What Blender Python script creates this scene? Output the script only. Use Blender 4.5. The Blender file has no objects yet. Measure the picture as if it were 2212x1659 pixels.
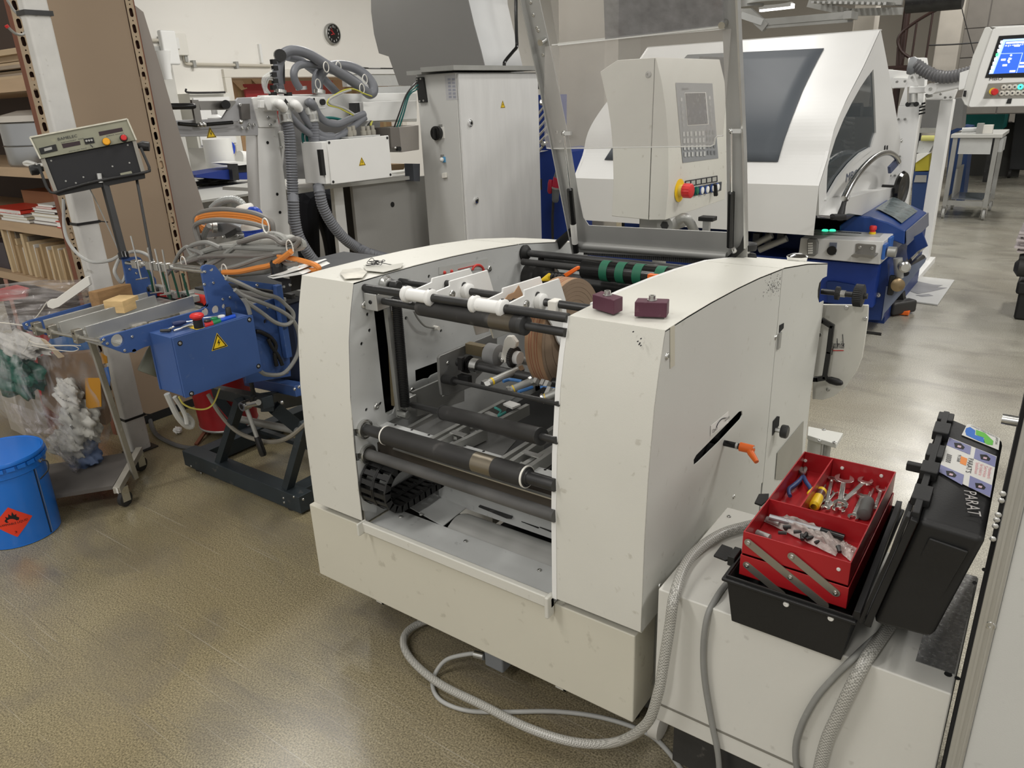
import bpy,bmesh,math,random
import numpy as np
from mathutils import Vector,Matrix
random.seed(7)
S=bpy.context.scene
COL=S.collection
# ------------------------------------------------------------ camera
YAW,PITCH,ROLL,FPX,CAMH=-0.63617,0.366885,-0.0411549,1619.06,1.70
cy,sy,cp,sp=math.cos(YAW),math.sin(YAW),math.cos(PITCH),math.sin(PITCH)
_f=Vector((sy*cp,cy*cp,-sp));_r0=Vector((cy,-sy,0));_u0=_r0.cross(_f)
_r=_r0*math.cos(ROLL)+ _u0*math.sin(ROLL);_u=_u0*math.cos(ROLL)- _r0*math.sin(ROLL)
CAM=Vector((0,0,CAMH))
cd=bpy.data.cameras.new('camera');cam=bpy.data.objects.new('camera',cd);COL.objects.link(cam)
cd.sensor_width=36;cd.lens=FPX/2212*36;cd.clip_start=.05;cd.clip_end=200
cam.matrix_world=Matrix(((_r.x,_u.x,-_f.x,0),(_r.y,_u.y,-_f.y,0),(_r.z,_u.z,-_f.z,CAMH),(0,0,0,1)))
S.camera=cam
# ------------------------------------------------------------ world, exposure, ceiling lights and front fill
S.view_settings.view_transform='Standard';S.view_settings.look='None'
S.view_settings.gamma=1;S.view_settings.exposure=0.14;S.view_settings.use_curve_mapping=False
W=bpy.data.worlds.new('hall_air');S.world=W;W.use_nodes=True
W.node_tree.nodes['Background'].inputs[0].default_value=(1.0,.97,.92,1)
W.node_tree.nodes['Background'].inputs[1].default_value=0.50
def area(name,loc,sx,sy_,power,col=(1,.975,.93),rot=(0,0,0)):
    l=bpy.data.lights.new(name,'AREA');l.shape='RECTANGLE';l.size=sx;l.size_y=sy_
    l.energy=power;l.color=col
    o=bpy.data.objects.new(name,l);o.location=loc;o.rotation_euler=rot;COL.objects.link(o)
for lx,ly,pw in ((-3.2,-2.4,62),(-0.2,-2.5,66),(-2.6,-0.6,34),(-0.4,1.1,16),(2.4,1.2,62),(-4.6,2.6,46),(-1.6,3.2,42),(1.6,4.2,85),
                   (-6.2,6.2,95),(-2.6,6.8,40),(1.0,8.5,95),(-5.5,10.5,110),(-1.2,12.5,75),(1.5,16.5,45)):
    area('ceiling_and_fill_light',(lx,ly,4.1),.35,1.5,pw)  # first two are unseen fill lamps added behind the camera
# ------------------------------------------------------------ pixel ray on a world plane
def P(x,y,X=None,Y=None,Z=None):
    d=_f*FPX+ _r*(x-1106)- _u*(y-829.5)
    if X is not None:t=X/d.x
    elif Y is not None:t=Y/d.y
    else:t=(Z-CAMH)/d.z
    return CAM+ d*t
KC=dict(c1=(0,0,.25316),c2=(0,380,.25316),c3=(0,760,.31646),c4=(340,60,.25316),c5=(380,400,.19293),
          c6=(300,620,.20796),d1=(780,0,.25316),d2=(1120,0,.25316),d3=(1120,300,.25316),d4=(1650,0,.25407),
          d5=(1650,400,.25407),d6=(740,520,.25316),d7=(740,840,.25316),e1=(1520,920,.31284),e2=(1600,960,.16275),
          e3=(1900,860,.32534),e4=(1240,540,.29837),e5=(800,1280,.31646),e6=(1400,1200,.36709),e7=(1720,100,.37386))
def Q(k,x,y,**pl):
    ox,oy,s=KC[k]
    return P(ox+x*s,oy+y*s,**pl)
def V(*a):return Vector(a)
# ------------------------------------------------------------ materials
MATS={}
def mat(name,col,rough=.5,metal=0.0,var=.06,vs=4.0,bump=0.0,bs=300.0,spk=0.0,spkc=(.12,.11,.09),spks=60,streak=0.0,
        alpha=1.0,avar=None,trans=0.0,ior=1.45,emit=0.0,coat=0.0,stretch=None):
    if name in MATS:return MATS[name]
    m=bpy.data.materials.new(name);m.use_nodes=True;MATS[name]=m
    nt=m.node_tree;N=nt.nodes;L=nt.links;b=N['Principled BSDF']
    b.inputs['Roughness'].default_value=rough;b.inputs['Metallic'].default_value=metal
    b.inputs['IOR'].default_value=ior
    if coat:b.inputs['Coat Weight'].default_value=coat;b.inputs['Coat Roughness'].default_value=.15
    c4=(*col,1)
    b.inputs['Base Color'].default_value=c4
    if trans:b.inputs['Transmission Weight'].default_value=trans
    if alpha<1:b.inputs['Alpha'].default_value=alpha
    if emit:b.inputs['Emission Color'].default_value=c4;b.inputs['Emission Strength'].default_value=emit
    if var or spk or bump:
        tc=N.new('ShaderNodeTexCoord');src=tc.outputs['Object']
        if stretch:
            mp=N.new('ShaderNodeMapping');mp.inputs['Scale'].default_value=stretch;L.new(src,mp.inputs[0]);src=mp.outputs[0]
    cur=None
    if var:
        n=N.new('ShaderNodeTexNoise');n.inputs['Scale'].default_value=vs;n.inputs['Detail'].default_value=6;L.new(src,n.inputs[0])
        mx=N.new('ShaderNodeMix');mx.data_type='RGBA'
        mx.inputs[6].default_value=(*[c*(1-var*1.6) for c in col],1);mx.inputs[7].default_value=(*[min(1,c*(1+var*1.2)) for c in col],1)
        L.new(n.outputs[0],mx.inputs[0]);cur=mx.outputs[2]
        rr=N.new('ShaderNodeMapRange');rr.inputs[3].default_value=max(0,rough-.08);rr.inputs[4].default_value=min(1,rough+.1)
        L.new(n.outputs[0],rr.inputs[0]);L.new(rr.outputs[0],b.inputs['Roughness'])
    if spk:
        n=N.new('ShaderNodeTexNoise');n.inputs['Scale'].default_value=spks;n.inputs['Detail'].default_value=3;L.new(src,n.inputs[0])
        r=N.new('ShaderNodeValToRGB');r.color_ramp.elements[0].position=.66;r.color_ramp.elements[1].position=.74;L.new(n.outputs[0],r.inputs[0])
        mu=N.new('ShaderNodeMath');mu.operation='MULTIPLY';mu.inputs[1].default_value=spk;L.new(r.outputs[0],mu.inputs[0])
        mx=N.new('ShaderNodeMix');mx.data_type='RGBA';L.new(mu.outputs[0],mx.inputs[0])
        if cur:L.new(cur,mx.inputs[6])
        else:mx.inputs[6].default_value=c4
        mx.inputs[7].default_value=(*spkc,1);cur=mx.outputs[2]
    if cur:L.new(cur,b.inputs['Base Color'])
    if avar:
        n=N.new('ShaderNodeTexNoise');n.inputs['Scale'].default_value=vs;n.inputs['Detail'].default_value=5;n.inputs['Distortion'].default_value=1.5;L.new(src,n.inputs[0])
        r=N.new('ShaderNodeMapRange');r.inputs[1].default_value=.42;r.inputs[2].default_value=.68;r.inputs[3].default_value=avar[0];r.inputs[4].default_value=avar[1];L.new(n.outputs[0],r.inputs[0]);L.new(r.outputs[0],b.inputs['Alpha'])
    if bump:
        n=N.new('ShaderNodeTexNoise');n.inputs['Scale'].default_value=bs;n.inputs['Detail'].default_value=2;L.new(src,n.inputs[0])
        bp=N.new('ShaderNodeBump');bp.inputs['Strength'].default_value=bump;bp.inputs['Distance'].default_value=.002
        L.new(n.outputs[0],bp.inputs['Height']);L.new(bp.outputs[0],b.inputs['Normal'])
    return m
cream=mat('cream_paint',(.65,.64,.58),.42,var=.05,vs=3,spk=.35,spkc=(.30,.27,.20),spks=35,bump=.12,bs=500)
creamg=mat('cream_grey_paint',(.60,.60,.56),.42,var=.05,vs=3,spk=.25,spkc=(.3,.28,.22),spks=30,bump=.1,bs=500)
palegrey=mat('pale_grey_paint',(.55,.56,.55),.45,var=.08,vs=6,spk=.3,spkc=(.2,.2,.2),spks=45,bump=.1,bs=500)
white=mat('white_paint',(.80,.80,.78),.4,var=.03,vs=3)
offwhite=mat('off_white_plastic',(.78,.76,.70),.4,var=.03)
steel=mat('steel',(.62,.62,.60),.28,1,var=.1,vs=20)
darksteel=mat('dark_steel',(.052,.052,.052),.36,.5,var=.3,vs=12,spk=.3,spkc=(.3,.29,.27),spks=25)
alu=mat('aluminium',(.62,.62,.60),.38,.85,var=.06,vs=8)
brushed=mat('brushed_aluminium',(.58,.57,.54),.32,.9,var=.22,vs=2,stretch=(1,14,14))
galv=mat('galvanised_grey',(.40,.40,.38),.45,.5,var=.12,vs=8)
chrome=mat('chrome',(.85,.85,.85),.1,1,var=0)
blackp=mat('black_plastic',(.012,.012,.012),.5,var=.2,vs=12,bump=.12,bs=250)
blackg=mat('black_gloss',(.012,.012,.012),.15,var=0)
rubber=mat('black_rubber',(.028,.027,.026),.55,var=.35,vs=9,spk=.3,spkc=(.16,.15,.14),spks=18)
void=mat('dark_cavity',(.012,.012,.012),.9,var=0)  # near-black colour standing for the shade inside holes, slots and recesses
bluem=mat('machine_blue',(.045,.098,.275),.42,var=.12,vs=6,spk=.2,spkc=(.2,.24,.32),spks=30)
blued=mat('deep_blue',(.012,.045,.26),.4,var=.1,vs=5)
red=mat('red_plastic',(.37,.014,.018),.3,var=.08,vs=8)
redk=mat('red_knob',(.62,.03,.03),.35,var=.03)
orange=mat('orange_plastic',(.85,.16,.02),.35,var=.03)
orangec=mat('orange_cable',(.72,.25,.05),.45,var=.08)
yellow=mat('yellow',(.85,.58,.02),.4,var=.03)
green=mat('green_tape',(.012,.13,.07),.55,var=.15)
kraft=mat('kraft_paper',(.38,.23,.13),.75,var=.08,vs=6)
cableg=mat('grey_cable',(.26,.26,.245),.5,var=.12,vs=14,spk=.25,spkc=(.5,.49,.46),spks=30)
cablel=mat('light_grey_cable',(.42,.42,.40),.5,var=.08,vs=12)
hoseg=mat('grey_ribbed_hose',(.165,.172,.19),.45,var=.05)
wood=mat('pine_wood',(.62,.43,.22),.6,var=.25,vs=3,stretch=(2,14,14),bump=.2,bs=60)
woodd=mat('brown_wood',(.38,.22,.10),.6,var=.25,vs=3,stretch=(2,14,14),bump=.2,bs=60)
board=mat('hardboard',(.30,.225,.155),.75,var=.05,vs=2,bump=.05)
rust=mat('red_oxide_steel',(.22,.085,.05),.6,.2,var=.2,vs=10)
card=mat('cardboard',(.44,.29,.16),.8,var=.1,vs=5)
paper=mat('white_paper',(.8,.8,.77),.7,var=.03)
glassy=mat('clear_glass',(.9,.95,.95),.05,var=0,alpha=.25)
smoke=mat('smoked_window',(.10,.125,.15),.12,var=.1,vs=2)
black=mat('flat_black',(.01,.01,.01),.6,var=0)
inkd=mat('dark_ink',(.03,.03,.035),.6,var=0)
inkr=mat('red_ink',(.6,.05,.04),.6,var=0)
plate_white=mat('label_white',(.75,.74,.70),.5,var=.03)
darkgreen=mat('dark_green_paint',(.0,.12,.11),.45,var=.1)
maroon=mat('maroon_wood_paint',(.09,.025,.045),.5,var=.15,vs=20,spk=.3,spkc=(.2,.12,.13),spks=60)
# ------------------------------------------------------------ mesh builder
def frame(d):
    d=d.normalized();a=Vector((0,0,1)) if abs(d.z)<.9 else Vector((1,0,0))
    u=d.cross(a).normalized();return u,d.cross(u).normalized()
def smoothpts(pts,n=6,closed=False):
    out=[];m=len(pts)
    rng=range(m) if closed else range(m-1)
    for i in rng:
        p0=pts[(i-1) % m] if closed or i>0 else pts[0]*2-pts[1]
        p1=pts[i];p2=pts[(i+1) % m]
        p3=pts[(i+2) % m] if closed or i<m-2 else pts[-1]*2-pts[-2]
        for k in range(n):
            t=k/n
            out.append(.5*((2*p1)+(p2-p0)*t+(2*p0-5*p1+4*p2-p3)*t*t+(3*p1-p0-3*p2+p3)*t**3))
    if not closed:out.append(pts[-1].copy())
    return out
class MB:
    def __init__(s):s.v=[];s.f=[]
    def add(s,vs,fs):
        b=len(s.v);s.v += [Vector(v) for v in vs];s.f += [tuple(i+b for i in f) for f in fs];return s
    def hexa(s,p):
        return s.add(p,[(0,3,2,1),(4,5,6,7),(0,1,5,4),(1,2,6,5),(2,3,7,6),(3,0,4,7)])
    def box(s,x0,x1,y0,y1,z0,z1):
        return s.hexa([(x0,y0,z0),(x1,y0,z0),(x1,y1,z0),(x0,y1,z0),(x0,y0,z1),(x1,y0,z1),(x1,y1,z1),(x0,y1,z1)])
    def cbox(s,c,sx,sy_,sz,M=None):
        c=Vector(c);p=[]
        for z in (-1,1):
            for x,y in ((-1,-1),(1,-1),(1,1),(-1,1)):
                q=Vector((x*sx/2,y*sy_/2,z*sz/2));p.append(c+(M @ q if M else q))
        return s.hexa(p)
    def obox(s,o,a,b,c):
        o,a,b,c=map(Vector,(o,a,b,c))
        return s.hexa([o,o+a,o+a+b,o+b,o+c,o+a+c,o+a+b+c,o+b+c])
    def bar(s,a,b,w,h,up=None):
        a,b=Vector(a),Vector(b);d=(b-a).normalized();up=Vector(up) if up else (Vector((0,0,1)) if abs(d.z)<.9 else Vector((0,1,0)))
        x=d.cross(up).normalized()*w/2;y=x.cross(d).normalized()*h/2
        return s.hexa([a-x-y,a+x-y,a+x+y,a-x+y,b-x-y,b+x-y,b+x+y,b-x+y])
    def cyl(s,a,b,r,r2=None,n=16):
        a,b=Vector(a),Vector(b);r2=r if r2 is None else r2;u,w=frame(b-a);vs=[]
        for c,q in ((a,r),(b,r2)):
            for i in range(n):
                t=2*math.pi*i/n;vs.append(c+u*math.cos(t)*q+w*math.sin(t)*q)
        fs=[(i,(i+1) % n,n+(i+1) % n,n+i) for i in range(n)]+[tuple(range(n))[::-1],tuple(range(n,2*n))]
        return s.add(vs,fs)
    def lathe(s,a,d,prof,n=24):
        a,d=Vector(a),Vector(d).normalized();u,w=frame(d);vs=[];fs=[]
        for r,h in prof:
            for i in range(n):
                t=2*math.pi*i/n;vs.append(a+d*h+(u*math.cos(t)+w*math.sin(t))*max(r,1e-5))
        for k in range(len(prof)-1):
            for i in range(n):
                fs.append((k*n+i,k*n+(i+1) % n,(k+1)*n+(i+1) % n,(k+1)*n+i))
        fs.append(tuple(range(n))[::-1]);m=(len(prof)-1)*n;fs.append(tuple(range(m,m+n)))
        return s.add(vs,fs)
    def tube(s,pts,r,n=8,closed=False,sm=5,rfun=None):
        pts=[Vector(p) for p in pts]
        if sm:pts=smoothpts(pts,sm,closed)
        m=len(pts);vs=[];fs=[];u=None
        for i,p in enumerate(pts):
            t=(pts[(i+1) % m]-pts[i-1]) if (closed or 0<i<m-1) else (pts[1]-pts[0] if i==0 else pts[-1]-pts[-2])
            if t.length<1e-9:t=Vector((0,0,1))
            t.normalize()
            if u is None:u,_=frame(t)
            u=u-t*u.dot(t)
            if u.length<1e-6:u,_=frame(t)
            u.normalize();w=t.cross(u);rr=rfun(i) if rfun else r
            for k in range(n):
                a=2*math.pi*k/n;vs.append(p+(u*math.cos(a)+w*math.sin(a))*rr)
        for i in range(m if closed else m-1):
            j=(i+1) % m
            for k in range(n):fs.append((i*n+k,i*n+(k+1) % n,j*n+(k+1) % n,j*n+k))
        if not closed:fs += [tuple(range(n))[::-1],tuple(range((m-1)*n,m*n))]
        return s.add(vs,fs)
    def prism(s,poly,vec):
        poly=[Vector(p) for p in poly];vec=Vector(vec);n=len(poly)
        return s.add(poly+[p+vec for p in poly],[tuple(range(n))[::-1],tuple(range(n,2*n))]+[(i,(i+1) % n,n+(i+1) % n,n+i) for i in range(n)])
    def plate(s,outer,holes,vec):
        vec=Vector(vec);bm=bmesh.new();loops=[]
        for lp in [outer]+holes:
            vs=[bm.verts.new(p) for p in lp];loops.append(vs)
            for i in range(len(vs)):bm.edges.new((vs[i],vs[(i+1) % len(vs)]))
        nv=vec.normalized()
        bmesh.ops.triangle_fill(bm,use_beauty=True,use_dissolve=False,edges=bm.edges[:],normal=nv)
        bm.verts.ensure_lookup_table();bm.verts.index_update()
        vs=[v.co.copy() for v in bm.verts];fs=[tuple(v.index for v in f.verts) for f in bm.faces];n=len(vs)
        F=[f for f in fs]+[tuple(i+n for i in f[::-1]) for f in fs]
        for lp in loops:
            ids=[v.index for v in lp]
            for i in range(len(ids)):
                a,b=ids[i],ids[(i+1) % len(ids)];F.append((a,b,b+n,a+n))
        bm.free();return s.add(vs+[v+vec for v in vs],F)
    def ball(s,c,r,n=12,m=8,sc=(1,1,1)):
        c=Vector(c);vs=[];fs=[]
        for j in range(1,m):
            a=math.pi*j/m
            for i in range(n):
                t=2*math.pi*i/n;vs.append(c+Vector((r*sc[0]*math.sin(a)*math.cos(t),r*sc[1]*math.sin(a)*math.sin(t),r*sc[2]*math.cos(a))))
        vs += [c+Vector((0,0,r*sc[2])),c-Vector((0,0,r*sc[2]))];T=len(vs)-2
        for j in range(m-2):
            for i in range(n):fs.append((j*n+i,(j+1)*n+i,(j+1)*n+(i+1) % n,j*n+(i+1) % n))
        for i in range(n):fs += [(T,i,(i+1) % n),(T+1,(m-2)*n+(i+1) % n,(m-2)*n+i)]
        return s.add(vs,fs)
    def grid(s,fn,nu,nv):
        vs=[fn(i/(nu-1),j/(nv-1)) for j in range(nv) for i in range(nu)]
        return s.add(vs,[(j*nu+i,j*nu+i+1,(j+1)*nu+i+1,(j+1)*nu+i) for j in range(nv-1) for i in range(nu-1)])
    def build(s,name,m,parent=None,bevel=0,label=None,kind=None,angle=40,solid=0,fix=True):
        me=bpy.data.meshes.new(name)
        off=Vector((0,0,0));p=parent
        while p is not None:off += p.location;p=p.parent
        me.from_pydata([v-off for v in s.v],[],s.f);me.materials.append(m)
        if fix:
            bm=bmesh.new();bm.from_mesh(me);bmesh.ops.recalc_face_normals(bm,faces=bm.faces[:]);bm.to_mesh(me);bm.free()
        me.polygons.foreach_set('use_smooth',[angle>0]*len(me.polygons));me.set_sharp_from_angle(angle=math.radians(angle))
        o=bpy.data.objects.new(name,me);COL.objects.link(o);o.parent=parent
        if solid:
            md=o.modifiers.new('solid','SOLIDIFY');md.thickness=solid
        if bevel:
            md=o.modifiers.new('bevel','BEVEL');md.width=bevel;md.segments=2;md.limit_method='ANGLE';md.angle_limit=math.radians(50)
            md.harden_normals=True
        if label:o['label']=label
        if kind:o['kind']=kind
        return o
def thing(name,label,cat,loc=(0,0,0),group=None):
    o=bpy.data.objects.new(name,None);COL.objects.link(o);o.location=loc;o.empty_display_size=.1
    o['label']=label;o['category']=cat
    if group:o['group']=group
    return o
def tag(o,label,cat,group=None):
    o['label']=label;o['category']=cat
    if group:o['group']=group
    return o
def struct(o):o['kind']='structure';return o
def one(mb,name,m,label,cat,group=None,**k):
    return tag(mb.build(name,m,**k),label,cat,group)
def dup(o,loc=None,parent=None,label=None):
    c=o.copy();COL.objects.link(c);c.parent=parent
    if loc is not None:c.location=loc
    if label:c['label']=label
    for ch in [x for x in o.children]:dup(ch,parent=c)
    return c
def txt(s,o,xd,yd,h,m,parent,name='lettering',width=None,label=None,font=None,off=.0012):
    """flat printed text: origin lower left, reading along xd, up yd, cap height h"""
    cu=bpy.data.curves.new('t','FONT');cu.body=s;cu.size=1;cu.resolution_u=2
    ob=bpy.data.objects.new('t',cu);me0=bpy.data.meshes.new_from_object(ob)
    co=[v.co.copy() for v in me0.vertices];fs=[tuple(p.vertices) for p in me0.polygons]
    x0=min(c.x for c in co);x1=max(c.x for c in co);sc=h/.7
    kx=(width/(x1-x0)) if width else sc
    xd,yd=Vector(xd).normalized(),Vector(yd).normalized();nn=xd.cross(yd).normalized();o=Vector(o)
    mb=MB();mb.add([o+xd*(c.x-x0)*kx+yd*c.y*sc+nn*off for c in co],fs)
    bpy.data.objects.remove(ob);bpy.data.curves.remove(cu);bpy.data.meshes.remove(me0)
    return mb.build(name,m,parent,label=label,fix=False)
def screw(c,d,r,parent,m=None,name='screw'):
    d=Vector(d).normalized();mb=MB();mb.lathe(Vector(c)-d*.002,d,[(r,0),(r,.002+r*.25),(r*.8,.002+r*.5),(r*.38,.002+r*.55),(r*.36,.002+r*.2)],12)
    return mb.build(name,m or steel,parent)
def warn_tri(c,xd,yd,h,parent):
    """yellow triangle warning sign with a black border and bolt"""
    c,xd,yd=Vector(c),Vector(xd).normalized(),Vector(yd).normalized();n=xd.cross(yd)
    def tri(k,o):return [c+n*o+xd*a*k*h*.56+yd*b*k*h for a,b in ((-1,-.5),(1,-.5),(0,.5))]
    def tr2(k,o):
        g=c-yd*h*.17;return [g+(p-g)*k+n*o for p in tri(1,0)]
    lab=MB().prism(tr2(1.1,.0005),n*.0004).build('warning_sign',yellow,parent)
    MB().plate(tr2(1,.0012),[tr2(.8,.0012)],n*.0003).build('sign_border',black,lab)
    z=[(.04,.12),(-.12,-.12),(0,-.1),(-.06,-.34),(.13,-.04),(.01,-.06),(.1,.12)]
    MB().prism([c+n*.0012+xd*a*h+yd*(b-.02)*h for a,b in z],n*.0003).build('bolt_symbol',black,lab)
    return lab
# ============================================================ ROOM SHELL
def floor_mat():
    m=bpy.data.materials.new('polished_concrete');m.use_nodes=True;nt=m.node_tree;N=nt.nodes;L=nt.links;b=N['Principled BSDF']
    tc=N.new('ShaderNodeTexCoord')
    def noise(sc,det=4,st=None,dist=0):
        n=N.new('ShaderNodeTexNoise');n.inputs['Scale'].default_value=sc;n.inputs['Detail'].default_value=det;n.inputs['Distortion'].default_value=dist
        if st:
            mp=N.new('ShaderNodeMapping');mp.inputs['Scale'].default_value=st[:3];mp.inputs['Rotation'].default_value=(0,0,st[3]);L.new(tc.outputs['Object'],mp.inputs[0]);L.new(mp.outputs[0],n.inputs[0])
        else:L.new(tc.outputs['Object'],n.inputs[0])
        return n.outputs[0]
    def ramp(s,a,b_,ca,cb):
        r=N.new('ShaderNodeValToRGB');r.color_ramp.elements[0].position=a;r.color_ramp.elements[1].position=b_
        r.color_ramp.elements[0].color=(*ca,1);r.color_ramp.elements[1].color=(*cb,1);L.new(s,r.inputs[0]);return r.outputs[0]
    def mix(f,a,b_,fac=None,bl='MIX'):
        x=N.new('ShaderNodeMix');x.data_type='RGBA';x.blend_type=bl
        if f is None:x.inputs[0].default_value=fac
        else:L.new(f,x.inputs[0])
        for s,i in ((a,6),(b_,7)):
            if isinstance(s,tuple):x.inputs[i].default_value=(*s,1)
            else:L.new(s,x.inputs[i])
        return x.outputs[2]
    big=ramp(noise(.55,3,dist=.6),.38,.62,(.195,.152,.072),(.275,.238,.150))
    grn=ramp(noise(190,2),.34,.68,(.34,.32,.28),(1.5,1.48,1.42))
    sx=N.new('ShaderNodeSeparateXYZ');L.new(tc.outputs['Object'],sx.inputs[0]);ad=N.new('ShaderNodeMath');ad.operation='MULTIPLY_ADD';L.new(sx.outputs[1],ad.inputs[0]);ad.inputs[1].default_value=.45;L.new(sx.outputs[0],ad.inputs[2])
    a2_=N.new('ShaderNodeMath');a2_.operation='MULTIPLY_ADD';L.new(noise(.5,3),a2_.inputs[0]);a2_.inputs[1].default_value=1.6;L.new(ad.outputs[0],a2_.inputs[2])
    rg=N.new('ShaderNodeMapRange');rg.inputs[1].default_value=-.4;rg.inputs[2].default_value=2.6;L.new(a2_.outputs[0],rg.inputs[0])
    big=mix(rg.outputs[0],big,ramp(noise(1.1,4,dist=.5),.35,.65,(.31,.295,.25),(.44,.43,.38)))  # paler grey to the right: reflected light put into colour, brown wear left
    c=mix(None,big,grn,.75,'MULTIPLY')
    dirt=ramp(noise(1.6,6,st=(1,2.2,1,.5),dist=1.2),.50,.76,(0,0,0),(.6,.6,.6))
    c=mix(dirt,c,(.13,.115,.10))
    scr=ramp(noise(5,3,st=(.35,26,1,.35)),.63,.70,(0,0,0),(.35,.35,.35));c=mix(scr,c,(.10,.085,.06))
    scr2=ramp(noise(4,2,st=(.3,40,1,-.65)),.67,.70,(0,0,0),(.4,.4,.4));c=mix(scr2,c,(.48,.45,.38))
    L.new(c,b.inputs['Base Color'])
    L.new(ramp(noise(2.3,4),.3,.7,(.20,.20,.20),(.36,.36,.36)),b.inputs['Roughness'])
    b.inputs['Coat Weight'].default_value=.25;b.inputs['Coat Roughness'].default_value=.28
    bp=N.new('ShaderNodeBump');bp.inputs['Strength'].default_value=.06;L.new(noise(60,2),bp.inputs['Height']);L.new(bp.outputs[0],b.inputs['Normal'])
    return m
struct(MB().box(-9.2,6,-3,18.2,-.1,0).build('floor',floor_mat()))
wallm=mat('white_wall',(.84,.82,.77),.8,var=.03,vs=1.2,spk=.12,spkc=(.5,.45,.38),spks=5)
wallf=mat('far_wall',(.62,.58,.52),.85,var=.05,vs=1)
blockm=mat('concrete_block',(.20,.185,.165),.85,var=.12,vs=6,bump=.3,bs=80)
concm=mat('concrete_column_paint',(.42,.39,.34),.8,var=.12,vs=4,bump=.2,bs=60)
XW=-9.0
o1=Q('c4',612,425,X=XW);o2=Q('c4',2040,430,X=XW)
oy0,oy1,oz1=o1.y,o2.y,o1.z;oz0=oz1-.95
struct(MB().plate([(XW,-3,0),(XW,18.1,0),(XW,18.1,5),(XW,-3,5)],[[(XW,oy0,oz0),(XW,oy1,oz0),(XW,oy1,oz1),(XW,oy0,oz1)]],(-.2,0,0)).build('wall_left',wallm))
struct(MB().box(-9.2,6,18,18.2,0,5).build('wall_back',wallf))
struct(MB().box(-9.2,6,-3,18.2,4.9,5).build('ceiling',mat('ceiling_dark',(.20,.19,.18),.8,var=.1)))
wf=MB()
for a,b_ in (((oy0-.09,oy1+.09,oz1,oz1+.10)),((oy0-.09,oy0,oz0,oz1))),:pass
wf.box(XW,XW+.05,oy0-.10,oy1+.1,oz1,oz1+.10);wf.box(XW,XW+.05,oy0-.10,oy0,oz0,oz1);wf.box(XW,XW+.05,oy1,oy1+.1,oz0,oz1);wf.box(XW,XW+.1,oy0-.1,oy1+.1,oz0-.05,oz0)
win=struct(wf.build('window_1',mat('frame_paint',(.72,.69,.62),.6,var=.03),bevel=.006))
struct(MB().box(XW-1.2,XW-1.15,oy0-.5,oy1+.5,oz0-.5,oz1+.5).build('wall_alcove',mat('alcove',(.45,.33,.2),.8,var=.1)))
struct(MB().box(XW-1.2,XW-.2,oy0-.5,oy1+.5,oz0-.1,oz0-.002).build('wall_alcove_sill',white))
# cardboard boxes and red panel in the opening
def cbx(p,q,dx,label,m,h,tilt=0,nm='cardboard_box',cat='box',group='boxes in the wall opening',dp=.25):
    a=Q('c4',*p,X=XW-dx);b_=Q('c4',*q,X=XW-dx)
    mb=MB().box(XW-dx-dp,XW-dx,min(a.y,b_.y),max(a.y,b_.y),oz0,max(a.z,b_.z))
    o=one(mb,nm,m,label,cat,group)
    y0,y1,z=min(a.y,b_.y),max(a.y,b_.y),max(a.z,b_.z)
    if nm=='cardboard_box':
        MB().prism([(XW-dx,y0,z),(XW-dx,y1,z),(XW-dx+.14,y1-.05,z-.10),(XW-dx+.14,y0+.02,z-.12)],(0,0,.006)).build('flap',m,o)
        MB().box(XW-dx-.12,XW-dx+.002,(y0+y1)/2-.03,(y0+y1)/2+.03,oz0,z+.003).build('packing_tape',mat('tape',(.5,.38,.2),.3,var=0),o)
    return o
cbx((640,455),(745,560),.35,'brown open cardboard box at left end of the wall opening',card,0)
cbx((800,440),(900,560),.62,'brown cardboard box deep in the opening behind the red panel',card,0)
cbx((740,480),(1030,575),.22,'dark red upright panel in the wall opening behind the grey hoses',mat('red_panel',(.26,.02,.02),.5),0,nm='red_board',cat='board',dp=.03)
cbx((1050,455),(1540,575),.75,'pale red flat carton across the middle of the wall opening',mat('pale_red',(.5,.12,.10),.6),0,nm='red_carton',cat='carton',dp=.2)
cbx((1590,440),(1700,575),.3,'brown cardboard box right of the hoses in the wall opening',card,0)
cbx((1800,445),(2020,575),.5,'brown cardboard box with white label at right end of the wall opening',card,0)
# shallow ledge above the right half, conduits
t=thing('wall_cable_ledge','white boxed ledge with loose cables on the wall left of the big grey hood','ledge',Q('c4',1640,335,X=XW))
a=Q('c4',1560,318,X=XW);b_=Q('c4',2080,335,X=XW)
MB().box(XW,XW+.12,a.y,b_.y+.4,a.z-.13,a.z-.06).build('ledge_board',white,t)
MB().box(XW,XW+.10,a.y,b_.y+.4,a.z-.30,a.z-.13).build('ledge_shade',palegrey,t)
for k in range(3):
    MB().tube([(XW+.06+k*.02,a.y-.1+k*.1,a.z-.04+.02*k),(XW+.06,a.y+.5,a.z-.045),(XW+.07+.01*k,b_.y+.3,a.z-.05)],.012,6).build('cable',rubber if k else cablel,t)
def wallp(*pts,X=XW+.03):return [Q('c4',*p,X=X) for p in pts]
cond=mat('conduit',(.58,.54,.46),.5,var=.05)
t=thing('wall_conduit','thin cream conduit pipe stepping down along the white wall','pipe',Q('c4',200,200,X=XW+.03))
MB().tube(wallp((-70,108),(60,106),(175,106),(205,130),(212,160),(230,260),(240,292),(270,308),(480,314),(980,325)),.018,8,sm=4).build('pipe',cond,t)
for p in ((22,106),(214,160),(233,262),(303,309),(668,318)):
    c=Q('c4',*p,X=XW+.02);MB().box(XW,XW+.06,c.y-.02,c.y+.02,c.z-.04,c.z+.04).build('pipe_clip',galv,t)
t=thing('junction_switch','small white switch box on the wall beside the conduit','switch',Q('c4',145,145,X=XW))
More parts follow.
